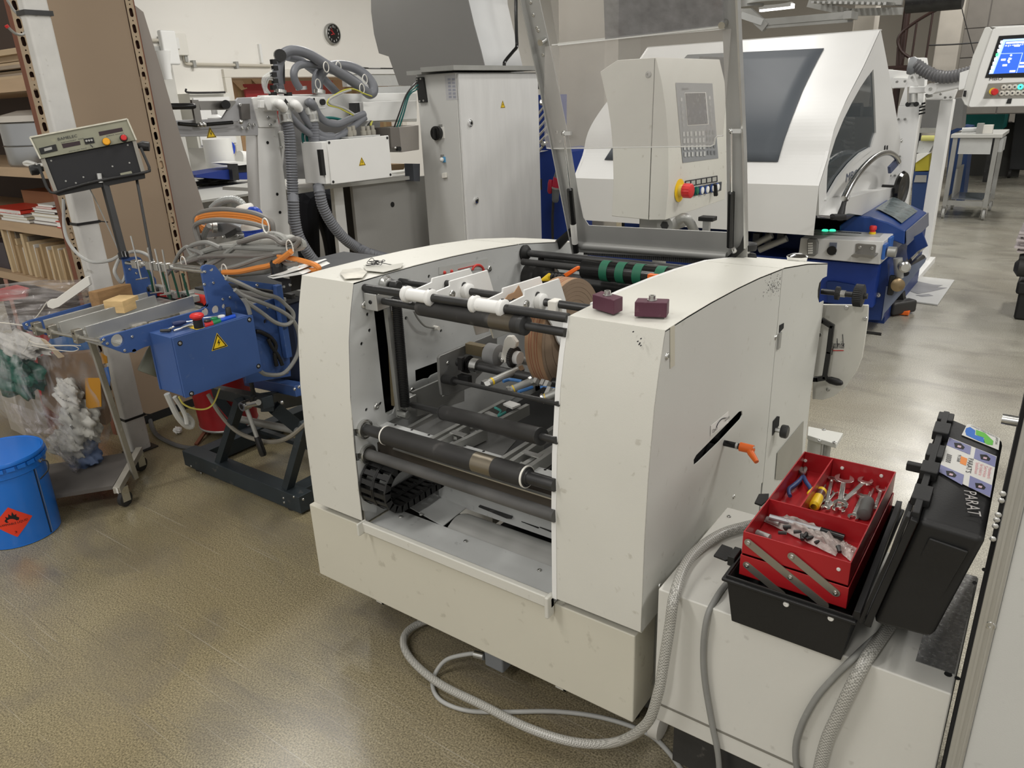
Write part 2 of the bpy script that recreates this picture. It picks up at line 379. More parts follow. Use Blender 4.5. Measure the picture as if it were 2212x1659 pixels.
c=Q('c4',145,145,X=XW);MB().box(XW,XW+.09,c.y-.16,c.y+.12,c.z-.12,c.z+.12).build('housing',offwhite,t,bevel=.01)
MB().box(XW+.09,XW+.11,c.y-.1,c.y+.0,c.z-.05,c.z+.07).build('rocker',white,t)
t=thing('wall_duct','white trunking column with end cap standing against the wall left of the gantry','duct',Q('c4',60,400,X=XW+.2))
a=Q('c4',0,165,X=XW+.25);b_=Q('c4',80,235,X=XW+.25)
MB().box(XW,XW+.4,a.y-.6,b_.y,b_.z,a.z).build('duct_head',galv,t,bevel=.01)
c=Q('c4',95,170,X=XW+.42);MB().box(XW+.38,XW+.46,c.y-.09,c.y+.1,c.z-.18,c.z+.18).build('end_cap',white,t,bevel=.02)
a=Q('c4',40,235,X=XW+.3);b_=Q('c4',118,235,X=XW+.3)
MB().box(XW,XW+.28,a.y-.1,b_.y,.0,a.z).build('duct_post',mat('duct_paint',(.6,.59,.55),.5),t)
c=Q('c4',60,280,X=XW+.4);MB().lathe((c.x,c.y,c.z-.2),(0,0,1),[(.05,0),(.05,.08),(.09,.3)],12).build('spout',white,t)
# clock
cc=P(716,73.5,X=XW);t=thing('wall_clock','round black wall clock with white numerals and red hands','clock',cc)
rr=abs(P(716,50.5,X=XW).z-P(716,96.5,X=XW).z)/2
MB().lathe(cc,(1,0,0),[(rr,0),(rr,.04),(rr*.9,.055),(rr*.87,.045)],40).build('rim',galv,t)
MB().cyl(cc+V(.04,0,0),cc+V(.046,0,0),rr*.87,n=40).build('dial',blackg,t)
for k in range(12):
    a=math.radians(90-30*(k+1));p=cc+V(.046,math.cos(a)*rr*.68,math.sin(a)*rr*.68)
    txt(str(k+1),p-V(0,rr*.09,rr*.09),(0,1,0),(0,0,1),rr*.20,white,t,'numeral')
for a,l,w in ((140,.55,.03),(195,.4,.04),(118,.62,.015)):
    a=math.radians(a);d=V(0,math.cos(a),math.sin(a));MB().bar(cc+V(.052,0,0)-d*rr*.1,cc+V(.052,0,0)+d*rr*l,rr*w*1.6,.003,up=(1,0,0)).build('hand',redk,t)
# white wall strip and cupboard
t=one(MB().box(XW,XW+.04,Q('c4',850,140,X=XW).y,Q('c4',868,140,X=XW).y,Q('c4',860,300,X=XW).z,Q('c4',860,140,X=XW).z),'cable_cover',white,'short white vertical cable cover strip on the wall above the opening','cable cover')
a=Q('c4',270,560,X=XW+.3);b_=Q('c4',690,1000,X=XW+.3)
t=thing('wall_cupboard','white wall cupboard hanging behind the gantry arm','cupboard',(XW,a.y,b_.z))
MB().box(XW,XW+.3,a.y,b_.y,b_.z,a.z).build('body',mat('cupboard_paint',(.70,.69,.63),.5),t,bevel=.005)
MB().box(XW+.3,XW+.32,a.y+.03,b_.y-.03,b_.z+.03,a.z-.05).build('door',white,t,bevel=.004)
MB().tube([Q('c4',245,520,X=XW+.34),Q('c4',262,552,X=XW+.34),Q('c4',480,553,X=XW+.34),Q('c4',578,550,X=XW+.34)],.012,6).build('black_strap',rubber,t)
# blue lever clamp hung under the cupboard
t=thing('bar_clamp','pair of blue bar clamps hanging on the wall under the cupboard','clamp',Q('c4',440,1100,X=XW+.12))
CX=XW+.35
MB().tube([Q('c4',590,1000,X=CX),Q('c4',620,980,X=CX),Q('c4',648,1010,X=CX),Q('c4',648,1060,X=CX),Q('c4',620,1080,X=CX),Q('c4',590,1050,X=CX)],.02,8,closed=True).build('clamp_grip',mat('clamp_blue',(.03,.08,.55),.4),t)
MB().tube([Q('c4',440,990,X=CX),Q('c4',430,1030,X=CX),Q('c4',450,1090,X=CX)],.035,8).build('clamp_head',MATS['clamp_blue'],t)
MB().bar(Q('c4',445,1036,X=CX),Q('c4',590,1030,X=CX),.03,.05).build('clamp_bar',steel,t)
for x0,x1 in ((455,470),(585,600)):
    MB().cyl(Q('c4',x0-3,1090,X=CX),Q('c4',x1-8,1160,X=CX),.012,n=8).build('screw_rod',steel,t)
    MB().cyl(Q('c4',x1-12,1150,X=CX),Q('c4',x1+2,1235,X=CX),.026,n=8).build('clamp_handle',MATS['clamp_blue'],t)
# columns
def column(name,xa,xb,Y,label,m=None,z1=4.9,d=.3):
    a=P(xa,0,Y=Y);b_=P(xb,0,Y=Y)
    return one(MB().box(a.x,b_.x,Y,Y+d,0,z1),name,m or concm,label,'column',bevel=.02)
struct(column('trim_column_1',1205,1308,7.4,'wide pale concrete column seen through the clear guard'))
struct(column('trim_column_2',1848,1895,12,'cream square column rising behind the white hood'))
a=P(2025,60,Y=14);b_=P(2078,60,Y=14)
struct(one(MB().box(a.x,b_.x,14,14.4,0,4.9),'trim_column_3',concm,'grey concrete pillar right of the spiral stair rail','column',bevel=.02))
struct(MB().box(b_.x,6,14.3,14.5,1.15,4.9).build('wall_block_partition',blockm))
bw_=bpy.data.objects['wall_block_partition'];bw_.data.materials[0]=mat('mortar',(.13,.12,.11),.9,var=0)
for r in range(9):
    for k in range(7):
        x0_=b_.x+k*.62-(.31 if r % 2 else 0);x1_=x0_+.605;x0_=max(x0_,b_.x+.001)
        if x1_>x0_+.05:MB().box(x0_,x1_,14.29-.002*((r*3+k) % 3),14.301,1.16+r*.41,1.16+r*.41+.395).build('concrete_block',blockm,bw_,bevel=.006)
# spiral stair rail
t=thing('spiral_stair','brown spiral staircase railing rising beyond the white hood','staircase',P(1960,300,Y=13.2))
railm=mat('stair_brown',(.03,.013,.010),.4,var=.1)
SY=13.4
rail=[Q('d4',*p,Y=SY) for p in ((1255,500),(1190,455),(1150,400),(1142,330),(1185,265),(1300,180),(1400,120),(1480,78))]
MB().tube(rail,.022,8).build('handrail',railm,t)
for p,q in (((1130,560),(1140,400)),((1160,550),(1165,430)),((1185,500),(1208,255)),((1255,500),(1302,182)),((1375,510),(1438,100)),((1165,540),(1180,460))):
    MB().cyl(Q('d4',*p,Y=SY),Q('d4',*q,Y=SY),.015,n=8).build('baluster',railm,t)
c=Q('d4',1165,500,Y=SY+.3);MB().cyl((c.x,c.y,0),(c.x,c.y,4.8),.05,n=14).build('centre_pole',railm,t)
for k in range(4):
    c=Q('d4',1120+k*70,560-k*8,Y=SY);MB().box(c.x-.1,c.x+.35,SY-.2,SY+.5,c.z-.04-k*.05,c.z-k*.05).build('tread',railm,t)
# ceiling services at the top right
t=thing('pipe_bundle','bundle of galvanised ceiling pipes running behind the guard to the column','pipes',Q('d4',300,160,Y=9.5))
for k,(p,q,w,h) in enumerate((((-180,130),(0,190),.12,.07),((0,190),(755,125),.05,.07),((0,215),(755,150),.03,.03),((0,232),(755,175),.03,.03),((-180,60),(20,235),.09,.1))):
    MB().bar(Q('d4',*p,Y=9.5),Q('d4',*q,Y=9.5+.001*k),w,h).build('pipe',galv if k else palegrey,t)
MB().box(*[x for p in (Q('d4',700,100,Y=9.4),) for x in (p.x,p.x+.08)],9.3,9.6,Q('d4',700,165,Y=9.4).z,Q('d4',700,100,Y=9.4).z).build('bracket',galv,t)
t=thing('cable_tray','wire mesh cable tray hanging under the ceiling beside the column','cable tray',Q('d4',760,60,Y=11))
a=Q('d4',540,40,Y=11);b_=Q('d4',1180,95,Y=11)
for k in range(14):
    f=k/13;p=Q('d4',560+f*600,30+f*10,Y=11);q=Q('d4',600+f*570,95+f*10,Y=11.0);q2=V(q.x,q.y-1.0,p.z-.05)
    MB().bar(p,q2,.03,.03).build('rung',steel,t)
for p,q in (((380,30),(740,110)),((540,10),(1180,10)),((740,105),(1180,95))):
    MB().bar(Q('d4',*p,Y=10.6),Q('d4',*q,Y=10.6),.07,.08).build('side_rail',galv,t)
t=thing('air_duct','round dark ventilation duct above the spiral stair','duct',Q('d4',1250,5,Y=11.5))
MB().cyl(Q('d4',1220,12,Y=11.5),Q('d4',1700,-30,Y=11.5),.14,n=20).build('pipe',darksteel,t)
t=thing('tube_lamp','lit fluorescent tube lamp hanging far off at the ceiling','lamp',Q('d4',130,60,Y=10.5))
MB().bar(Q('d4',-30,82,Y=10.5),Q('d4',255,50,Y=10.5),.07,.05).build('tube',mat('tube_light',(1,.98,.93),.5,var=0,emit=3.5),t)
MB().bar(Q('d4',-30,66,Y=10.5),Q('d4',240,36,Y=10.5),.12,.05).build('housing',galv,t)
MB().cyl(Q('d4',133,40,Y=10.5),Q('d4',133,-150,Y=10.5),.006,n=6).build('wire',rubber,t)
t=thing('ceiling_dish','round metal ceiling fitting above the right guard post','fitting',Q('d2',1980,40,Y=8.5))
MB().lathe(Q('d2',1980,60,Y=8.5),(0,0,1),[(.13,0),(.13,.16),(.2,.2)],20).build('drum',galv,t)
MB().lathe(Q('d2',2130,25,Y=8.5),(0,0,1),[(.22,0),(.12,.05)],20).build('dish',galv,t)
t=one(MB().tube([Q('d4',1670,0,Y=12),Q('d4',1700,140,Y=12),Q('d4',1790,470,Y=12)],.006,6),'hanging_wire',rubber,'thin black wire hanging in front of the block wall','wire')
t=one(MB().tube([Q('d4',1400,385,Y=13.7),Q('d4',1600,378,Y=13.7),Q('d4',1830,360,Y=13.7)],.012,6),'wall_cable_bundle',rubber,'dark cable bundle strapped across pillar and block wall','cable')
# ceiling lamp housings (aisle lamps; first two added for the fill lamps)
for i,(lx,ly) in enumerate(((-3.2,-2.4),(-0.2,-2.5),(-2.6,-0.6),(-0.4,1.1),(2.4,1.2),(-4.6,2.6),(-1.6,3.2),(1.6,4.2),(-6.2,6.2),(-2.6,6.8),(1.0,8.5),(-5.5,10.5),(-1.2,12.5),(1.5,16.5))):
    MB().box(lx-.2,lx+.2,ly-.78,ly+.78,4.12,4.2).build('trim_lamp_fill_housing',galv).__setitem__('kind','structure')
# ============================================================ MAIN DELIVERY MACHINE (foreground)
XL0,XL1,XR0,XR1=-1.795,-1.575,-.868,-.632
M=thing('delivery_machine','large cream paper delivery machine with open roller bay in the foreground','machine',(-1.22,2.0,0))
FR=[(1.328,.500),(1.333,.75),(1.342,.905),(1.362,1.067),(1.38,1.146),(1.405,1.228)]
TOP=[(1.52,1.2295),(1.66,1.229),(1.84,1.224),(2.0,1.216),(2.23,1.198),(2.48,1.161),(2.74,1.112)]
def skin(x0,x1,pts,th=.003):
    mb=MB();n=len(pts);nv=[]
    for i,p in enumerate(pts):
        a=Vector(pts[max(0,i-1)]);b_=Vector(pts[min(n-1,i+1)]);d=(b_-a).normalized();nv.append(Vector((d.y,-d.x)))
    vs=[]
    for x in (x0,x1):
        for i,p in enumerate(pts):vs.append((x,p[0],p[1]))
        for i,p in enumerate(pts):vs.append((x,p[0]+nv[i].x*th,p[1]+nv[i].y*th))
    fs=[];m=2*n
    for i in range(n-1):
        fs += [(i,i+1,m+i+1,m+i),(n+i,m+n+i,m+n+i+1,n+i+1),(i,n+i,n+i+1,i+1),(m+i,m+i+1,m+n+i+1,m+n+i)]
    fs += [(0,m,m+n,n),(n-1,2*n-1,m+2*n-1,m+n-1)]
    return mb.add(vs,fs)
def pl(pts,x):return [(x,y,z) for y,z in pts]
PROF=FR+TOP
seam=2.205
def cut(y):
    ys=[p[0] for p in TOP];zs=[p[1] for p in TOP];return float(np.interp(y,ys,zs))
T1=[p for p in TOP if p[0]<seam]+[(seam,cut(seam))];T2=[(seam+.004,cut(seam+.004))]+[p for p in TOP if p[0]>seam]
# front covers
for nm,x0,x1 in (('left_front_cover',XL0,XL1),('right_front_cover',XR0,XR1)):
    skin(x0,x1,FR,.004).build('front_cover',cream,M,bevel=.0015)
    skin(x0,x1,[FR[-1]]+T1,.004).build('top_cover',cream,M)
    skin(x0,x1,T2,.004).build('rear_top_cover',cream,M)
# right outer side plate with the lever slot
sl=[Q('e4',*p,X=XR1) for p in ((868,1560),(866,1520),(885,1485),(1195,1170),(1216,1165),(1219,1195),(1205,1225),(1050,1390),(900,1535))]
side=[(1.332,.497),(1.337,.75),(1.346,.905),(1.366,1.067),(1.384,1.146),(1.405,1.226)]+[(a,b_-.001) for a,b_ in T1]+[(seam,.497)]
MB().plate(pl(side,XR1),[[(XR1,v.y,v.z) for v in sl]],(-.003,0,0)).build('side_cover',creamg,M)
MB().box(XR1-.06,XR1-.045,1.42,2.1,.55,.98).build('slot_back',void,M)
# rear side panel with rounded cutout
pts=[Q('e4',*p,X=XR1) for p in ((1835,100),(1830,190),(1800,205),(1775,240),(1765,290),(1764,340),(1775,384),(1808,368))]
yb=2.742
rp=[(seam+.004,.12),(seam+.004,cut(seam)-.002)]+[(a,b_-.001) for a,b_ in T2[1:]]+[(v.y,v.z) for v in pts[1:]]+[(2.745,.90),(2.71,.63),(2.72,.12)]
MB().plate(pl(rp,XR1),[],(-.003,0,0)).build('rear_side_door',creamg,M)
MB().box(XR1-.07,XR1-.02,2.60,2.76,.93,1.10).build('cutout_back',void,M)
v=[Q('e4',*p,X=XR1+.0015) for p in ((1470,1470),(1660,1240),(1640,1659),(1455,1659))]
MB().prism(v,(.0015,0,0)).build('door_window_plate',mat('smudged_steel',(.36,.35,.31),.4,.4,var=.25,vs=5),M)
# left cheek outer and inner side plates
MB().plate(pl([(y,z) for y,z in side[:6]]+[(a,b_) for a,b_ in TOP]+[(2.74,.12),(2.25,.12),(2.25,.497)],XL0),[],(.003,0,0)).build('outer_side_cover',cream,M)
def circ(cy_,cz,r,n=20,a0=0):return [(cy_+r*math.cos(a0+2*math.pi*k/n),cz+r*math.sin(a0+2*math.pi*k/n)) for k in range(n)]
xi=XL1
def ly(k,x,y,X=xi):
    v=Q(k,x,y,X=X);return (v.y,v.z)
_i0=ly('d6',112,1600)
inner=[(1.342,_i0[1])]+[(y+.001,z) for y,z in FR if z>.9]+[(a,b_-.002) for a,b_ in TOP[:-1]]+[(2.70,1.11),(2.70,.62),(2.3,.62),(1.95,.62)]+[ly('d6',*p) for p in ((560,1450),(470,1500),(300,1600))]
slot=[ly('d6',*p) for p in ((255,470),(300,470),(380,560),(452,1420),(430,1475),(400,1490),(365,1470),(345,1300))]
rect=[ly('d6',*p) for p in ((620,1105),(820,1030),(825,1120),(760,1150),(740,1175),(700,1178),(625,1208))]
arch=[ly('d6',*p) for p in ((1668,145),(1740,150),(1800,190),(1845,260),(1865,330),(1800,400),(1668,420))]
holes=[slot,rect,arch]
for p in ((738,305),(215,628),(232,765),(165,880),(205,1443),(325,1390),(542,660),(842,770)):
    c=ly('d6',*p);holes.append(circ(*c,.006,8))
MB().plate(pl(inner,xi),[pl(h,xi) for h in holes],(-.006,0,0)).build('inner_side_plate',palegrey,M)
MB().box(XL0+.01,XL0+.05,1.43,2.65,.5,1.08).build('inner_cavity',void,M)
b0=ly('d6',1700,330)
MB().cyl((xi-.1,b0[0]+.02,b0[1]),(xi-.02,b0[0]+.02,b0[1]),.10,n=30).build('hidden_wheel',rubber,M)
# small lower inner plates beside the roller bearings
for pp in (((110,400),(205,420),(225,470),(190,545),(120,552)),((125,620),(200,600),(255,680),(290,900),(290,1060),(180,1040),(170,1000))):
    w=[ly('d7',*p) for p in pp];MB().prism(pl(w,xi),(-.006,0,0)).build('lower_side_plate',palegrey,M)
MB().box(xi-.014,xi-.009,1.35,2.3,.48,.80).build('lower_inner_wall',palegrey,M)
# right cheek inner strip and inner plate
MB().prism(pl([(y+.002,z) for y,z in FR]+[(y,z-.003) for y,z in TOP]+[(2.74,.5)],XR0),(.004,0,0)).build('inner_side_plate',palegrey,M)
skin(XR0-.012,XR0+.001,[(y-.002,z) for y,z in FR],.012).build('edge_trim',white,M)
skin(XR0-.012,XR0+.001,TOP,.012).build('edge_trim',white,M)
# skirt
SK0,SK1=-1.84,-.652
MB().box(SK0,SK1,1.34,1.455,.20,.472).build('skirt_panel',mat('skirt_paint',(.62,.595,.50),.42,var=.04,vs=2,spk=.3,spkc=(.25,.22,.16),spks=22,bump=.12,bs=500),M,bevel=.004)
for x,in ((-1.609,),(-.895,)):
    MB().box(x-.004,x+.004,1.40,1.46,.13,.2).box(x-.03,x+.004,1.40,1.404,.13,.2).build('skirt_bracket',cream,M)
MB().box(-1.5,-.9,1.46,2.6,.19,.2).box(-1.8,-.67,1.50,1.56,.1,.47).box(-1.8,-.67,2.5,2.56,.1,.6).build('lower_frame',darksteel,M)
MB().box(-1.79,-1.60,2.0,2.7,.12,.5).build('rear_plinth',creamg,M)
for x in (-1.7,-.76):
    MB().cyl((x,2.6,0),(x,2.6,.12),.03,n=12).build('foot',rubber,M);MB().cyl((x,1.55,0),(x,1.55,.2),.025,n=12).build('foot',rubber,M)
MB().box(XR1-.03,XR1-.02,1.47,2.20,.12,.50).box(XR1-.008,XR1-.003,1.72,2.204,.13,.499).build('lower_side_apron',creamg,M)
# front ledge with its lip
LZ=.487
led=MB();led.box(XL1+.003,XR0-.014,1.335,1.463,LZ-.012,LZ-.006)
led.build('ledge_shelf',palegrey,M,bevel=.001)
lip=MB();lip.box(XL1+.003,XR0-.012,1.318,1.337,.468,.502);lip.box(XL1+.003,XL1+.012,1.30,1.337,.462,.505);lip.box(XR0-.024,XR0-.012,1.305,1.337,.445,.510)
lip.build('ledge_lip',cream,M,bevel=.004)
for p in ((497,1093),(1050,1303),(1680,1550)):screw(Q('d7',*p,Z=LZ-.006),(0,0,1),.007,M)
# cover screws on the right side
for k,p in (('e4',(672,768)),('e4',(1458,632))):screw(Q(k,*p,X=XR1),(1,0,0),.008,M)
screw(Q('e1',207,487,X=XR1),(1,0,0),.007,M);screw(Q('e6',68,178,X=XR1),(1,0,0),.007,M)
v=[Q('e4',*p,X=XR1+.001) for p in ((1488,545),(1518,528),(1516,565),(1485,600))]
MB().prism(v,(.001,0,0)).build('latch_opening',void,M)
MB().box(XR1,XR1+.006,v[3].y-.01,v[3].y+.012,v[3].z-.05,v[3].z).build('latch',galv,M)
# tape remnant, smudge marks are in the paint; label Open/Close
v=[Q('e4',*p,X=XR1+.0008) for p in ((695,560),(728,545),(728,835),(695,858))]
MB().prism(v,(.0006,0,0)).build('tape_strip',mat('old_tape',(.56,.53,.43),.4,var=.05),M)
v=[Q('e4',*p,X=XR1+.001) for p in ((990,1272),(1116,1168),(1116,1250),(988,1345))]
lb=MB().prism(v,(.0008,0,0)).build('lever_label',plate_white,M)
ld=(v[1]-v[0]).normalized();lu=(v[0]-v[3]).normalized()
txt('Open',v[3]+(v[0]-v[3])*.18+ld*.004+V(.002,0,0),ld,lu,.012,inkd,lb,width=.035)
txt('Close',v[3]+(v[0]-v[3])*.30+ld*.092+V(.002,0,0),ld,lu,.011,inkd,lb,width=.035)
arc=[v[3]+(v[0]-v[3])*q+ld*d+V(.002,0,0) for d,q in ((.035,.42),(.045,.68),(.065,.82),(.085,.75),(.098,.62))]
MB().tube(arc,.0012,6).build('arrow',inkd,lb)
# orange clamping lever through the slot
lv=thing('x','','');bpy.data.objects.remove(lv)
a0=Q('e4',1035,1385,X=XR1-.02)
hs=MB();hs.cyl((XR1-.045,a0.y,a0.z),(XR1+.050,a0.y,a0.z),.0085,n=14)
lev=hs.build('lever_shaft',blackg,M)
MB().cyl((XR1+.033,a0.y,a0.z),(XR1+.039,a0.y,a0.z),.0095,n=14).build('lever_collar',steel,lev)
b0=V(XR1+.066,a0.y,a0.z);e0=Q('e4',1322,1535,X=XR1+.10)
MB().cyl(b0-V(.022,0,0),b0+V(.014,0,0),.0125,.012,n=16).tube([b0+V(.008,0,0),b0+(e0-b0)*.3,b0+(e0-b0)*.7,e0],.009,10,rfun=lambda i:.011-.0003*i).build('lever_handle',orange,lev)
screw(b0+V(.014,0,.002),(1,0,.3),.0065,lev)
# knob in the lower recess
c=Q('e4',1455,1300,X=XR1)
MB().prism([Q('e4',*p,X=XR1+.001) for p in ((1440,1240),(1470,1203),(1487,1205),(1482,1270),(1435,1345))],(.001,0,0)).build('knob_recess',void,M)
kb=MB().cyl(c,c+V(.02,0,0),.008,n=6).build('knob_nut',steel,M)
MB().lathe(c+V(.02,0,0),(1,0,0),[(.02,0),(.022,.004),(.022,.018),(.018,.022)],24).build('knob',darksteel,kb)
# upper black knurled handwheel
c=Q('e4',1790,300,X=XR1-.02);
sh=MB().cyl(c,c+V(.155,0,0),.010,n=14).build('handwheel_shaft',darksteel,M)
def knurl(c,d,r,w,n=36):
    mb=MB();prof=[(r*.75,0),(r,w*.12),(r,w*.88),(r*.75,w)];mb.lathe(c,d,prof,n*2)
    d=Vector(d)
    for i,v in enumerate(mb.v):
        rad=v-Vector(c);ax=d*rad.dot(d);rv=rad-ax
        if (i % 2) and rv.length>r*.9:mb.v[i]=Vector(c)+ax+rv*.95
    return mb
knurl(c+V(.048,0,0),(1,0,0),.024,.016).build('lock_ring',blackp,sh)
MB().cyl(c+V(.066,0,0),c+V(.082,0,0),.013,n=6).build('hex_nut',steel,sh)
knurl(c+V(.110,0,0),(1,0,0),.040,.034).build('handwheel',blackp,sh)
MB().cyl(c+V(.1435,0,0),c+V(.1455,0,0),.012,n=16).build('hub_hole',void,sh)
# chrome star knob on the top behind
c=Q('e4',1615,75,X=XR1-.08);mb=MB().lathe(c-V(0,0,.03),(0,0,1),[(.012,0),(.012,.025),(.032,.03),(.036,.045),(.02,.052)],10);mb.build('star_knob',chrome,M)
# black U handle
h=[Q('e4',*p,Y=2.76) for p in ((1738,525),(1800,510),(1868,552),(1845,740),(1815,925),(1760,935),(1690,935))]
mb=MB();
for i in range(len(h)-1):mb.bar(h[i]+(h[i]-h[i+1]).normalized()*.006,h[i+1]+(h[i+1]-h[i]).normalized()*.006,.018,.018,up=(0,1,0))
mb.build('pull_handle',blackg,M,bevel=.003)
c=Q('e4',1830,935,Y=2.80);MB().lathe(c,(1,-.35,.02),[(.009,0),(.014,.015),(.014,.045),(.009,.06),(.005,.064)],16).build('crank_grip',blackp,M)
c=Q('e4',2100,594,Y=2.95);MB().cyl(c,c+V(.06,0,.0),.006,n=10).build('rod_end',blackg,M)
# rounded rear side panel with the maker's lettering
PY=2.82
out=[Q('e4',*p,Y=PY) for p in ((1740,395),(2130,400),(2127,500),(2110,620),(2085,780),(2045,880),(1960,1000),(1880,1060),(1800,1086),(1725,1080))]
pn=MB().prism(out,(0,.012,0)).build('end_panel',cream,M,bevel=.002)
for p in ((1972,418),(2108,497),(1780,612),(1840,1008)):screw(Q('e4',*p,Y=PY),(0,-1,0),.008,pn)
lo=Q('e4',1876,712,Y=PY);l1=Q('e4',1955,712,Y=PY)
txt('palamides',lo,l1-lo,(0,0,1),.030,inkd,pn,width=(l1-lo).length)
MB().bar(lo-V(0,.0015,.008),l1-V(0,.0015,.008),.001,.003).build('logo_underline',inkr,pn)
for q0,q1 in (((1945,610),(1950,700)),((1905,640),(1910,700)),((1866,760),(1880,690))):
    MB().bar(Q('e4',*q0,Y=PY-.0015),Q('e4',*q1,Y=PY-.0015),.002,.001).build('logo_stroke',inkd,pn)
MB().prism([(XR1-.1,2.735,.13),(XR1-.1,2.735,1.0),(XR1-.1,2.86,1.0),(XR1-.1,2.86,.13)],(-.6,0,0)).build('rear_housing',creamg,M)
# support bracket at the back right foot
c=Q('e4',1820,1345,Z=.40)
mb=MB();mb.prism([Q('e4',*p,Z=.36) for p in ((1690,1340),(1695,1275),(1950,1325),(1900,1405))],(0,0,-.02));br=mb.build('outrigger_plate',creamg,M,bevel=.003)
for p in ((1808,1303),(1775,1380),(1885,1395)):screw(Q('e4',*p,Z=.36),(0,0,1),.008,br)
c=Q('e4',1770,1350,Z=.34);MB().box(c.x-.035,c.x+.02,c.y-.03,c.y+.03,0,.335).build('outrigger_leg',creamg,M,bevel=.01)
c=Q('e4',1840,1370,Z=.34);MB().lathe((c.x,c.y,0),(0,0,1),[(.05,0),(.05,.02),(.015,.03),(.015,.335)],16).build('levelling_foot',galv,M)

rnd_=random.Random(8);mb=MB()
for k in range(110):
    u,v=rnd_.gauss(0,1),rnd_.gauss(0,1);c=Q('e4',1455+u*32-v*16,255+v*42,X=XR1+.0006);r_=.0006+rnd_.random()*.0012
    if c.y<seam-.006:mb.cyl(c,c+V(.0004,0,0),r_,n=6)
mb.build('soot_specks',inkd,M,kind='stuff')
mb=MB()
for x,y in ((432,590),(465,660),(475,682),(487,690),(488,640),(480,672)):
    c=Q('e4',x,y,Y=1.378);mb.cyl(c+V(0,-.0,0),c-V(0,.004,0),.0014,n=6)
mb.build('paint_chips',inkd,M,kind='stuff')
# ---------------------------------------------------------- rollers and shafts
def xrod(name,k,pl_,pr,r,m=darksteel,over=None,xl=XL1,xr=XR0,extra=0):
    a=Q(k,*pl_,X=xl+.002);b_=Q(k,*pr,X=xr-.002)
    if over:b_=V(xr,a.y+over[0],a.z+over[1])
    o=MB().cyl(a,b_+(b_-a).normalized()*extra,r,n=20).build(name,m,M);return a,b_,o
def along(a,b_,k,x):
    # point on the axis a-b whose pixel column matches crop x
    ox,oy,s=KC[k];px=ox+x*s;best=None
    for i in range(401):
        q=a+(b_-a)*(i/400);d=q-CAM;u=1106+FPX*(d.dot(_r)/d.dot(_f));e=abs(u-px)
        if best is None or e<best[0]:best=(e,q)
    return best[1]
def bearing(c,r,parent,d=(1,0,0)):
    b_=MB().lathe(Vector(c)-V(.004,0,0),d,[(r,0),(r,.014),(r*.86,.016),(r*.84,.010),(r*.7,.010),(r*.68,.015),(r*.5,.015)],24).build('bearing',steel,parent)
    return b_
# back rod
a=Q('d6',1545,102,X=XL1);b_=V(XR0+.05,a.y,a.z)
o=MB().cyl(a,b_,.0125,n=20).build('guide_rod',darksteel,M);MB().lathe(a,(1,0,0),[(.028,0),(.03,.01),(.022,.02),(.013,.025)],20).build('rod_flange',blackp,o)
# front top rod (2), second rod (3)
a2,b2,R2=xrod('guide_rod','d6',(190,402),(1925,660),.0115)
a3,b3,R3=xrod('guide_rod','d6',(490,348),(2120,566),.0105,over=(0,0))
b3=V(XR0+.02,a3.y,a3.z)
# roller A
aA=Q('d6',340,512,X=XL1+.05);bA=Q('d6',1905,785,X=XR0);dA=(bA-aA).normalized()
o=MB().cyl(aA,bA,.0105,n=20).build('roller_shaft',darksteel,M)
t0,t1=along(aA,bA,'d6',665),along(aA,bA,'d6',1540)
rl=MB().cyl(t0,t1,.0225,n=28).build('roller_sleeve',rubber,o)
m0,m1=along(aA,bA,'d6',1290),along(aA,bA,'d6',1470)
MB().cyl(m0,m1,.0227,n=28).build('worn_band',mat('worn_metal',(.16,.14,.11),.35,.7,var=.2),rl,label='bare worn metal band on roller')
MB().lathe(t1-dA*.004,dA,[(.024,0),(.024,.012),(.016,.016)],24).build('end_ring',darksteel,rl)
# slide block, threaded column, tie bar at the left
blk=MB().obox(aA-V(.045,.028,.025),(.05,0,0),(0,.05,0),(0,0,.05)).build('slide_block',alu,M,bevel=.003)
screw(aA+V(-.02,-.028,.0),(0,-1,0),.006,blk,blackp)
zb=Q('d6',530,1440,X=XL1+.05).z
yb_=Q('d6',460,1000,X=XL1+.045)
bt=Q('d6',455,480,X=XL1+.05);bb=Q('d6',535,1410,X=XL1+.05)
mb=MB();prof=[];h=(bt-bb).length;nn=62
for k in range(nn):
    z=h*k/nn;prof += [(.0155,z),(.0155,z+h/nn*.35),(.0125,z+h/nn*.5),(.0125,z+h/nn*.85)]
mb.lathe(bb,bt-bb,prof,14).build('threaded_column',blackp,M)
ra=Q('d6',380,560,X=XL1+.028);rb=Q('d6',490,1500,X=XL1+.028)
MB().bar(ra,rb,.018,.014,up=(1,0,0)).build('slide_rail',galv,M)
ra=Q('d6',400,600,X=XL1-.004);rb=Q('d6',445,1400,X=XL1-.004)
MB().bar(ra,rb,.02,.01,up=(1,0,0)).build('scale_strip',mat('brass_scale',(.40,.33,.20),.4,.5),M)
c=Q('d6',360,370,X=XL1);bw=MB().lathe(c,(1,0,0),[(.026,0),(.027,.006),(.02,.012),(.02,.02),(.012,.024)],24).build('pulley_bearing',steel,M)
knurl(c+V(.03,.0,0),(1,0,0),.017,.028,14).build('toothed_pulley',darksteel,bw)
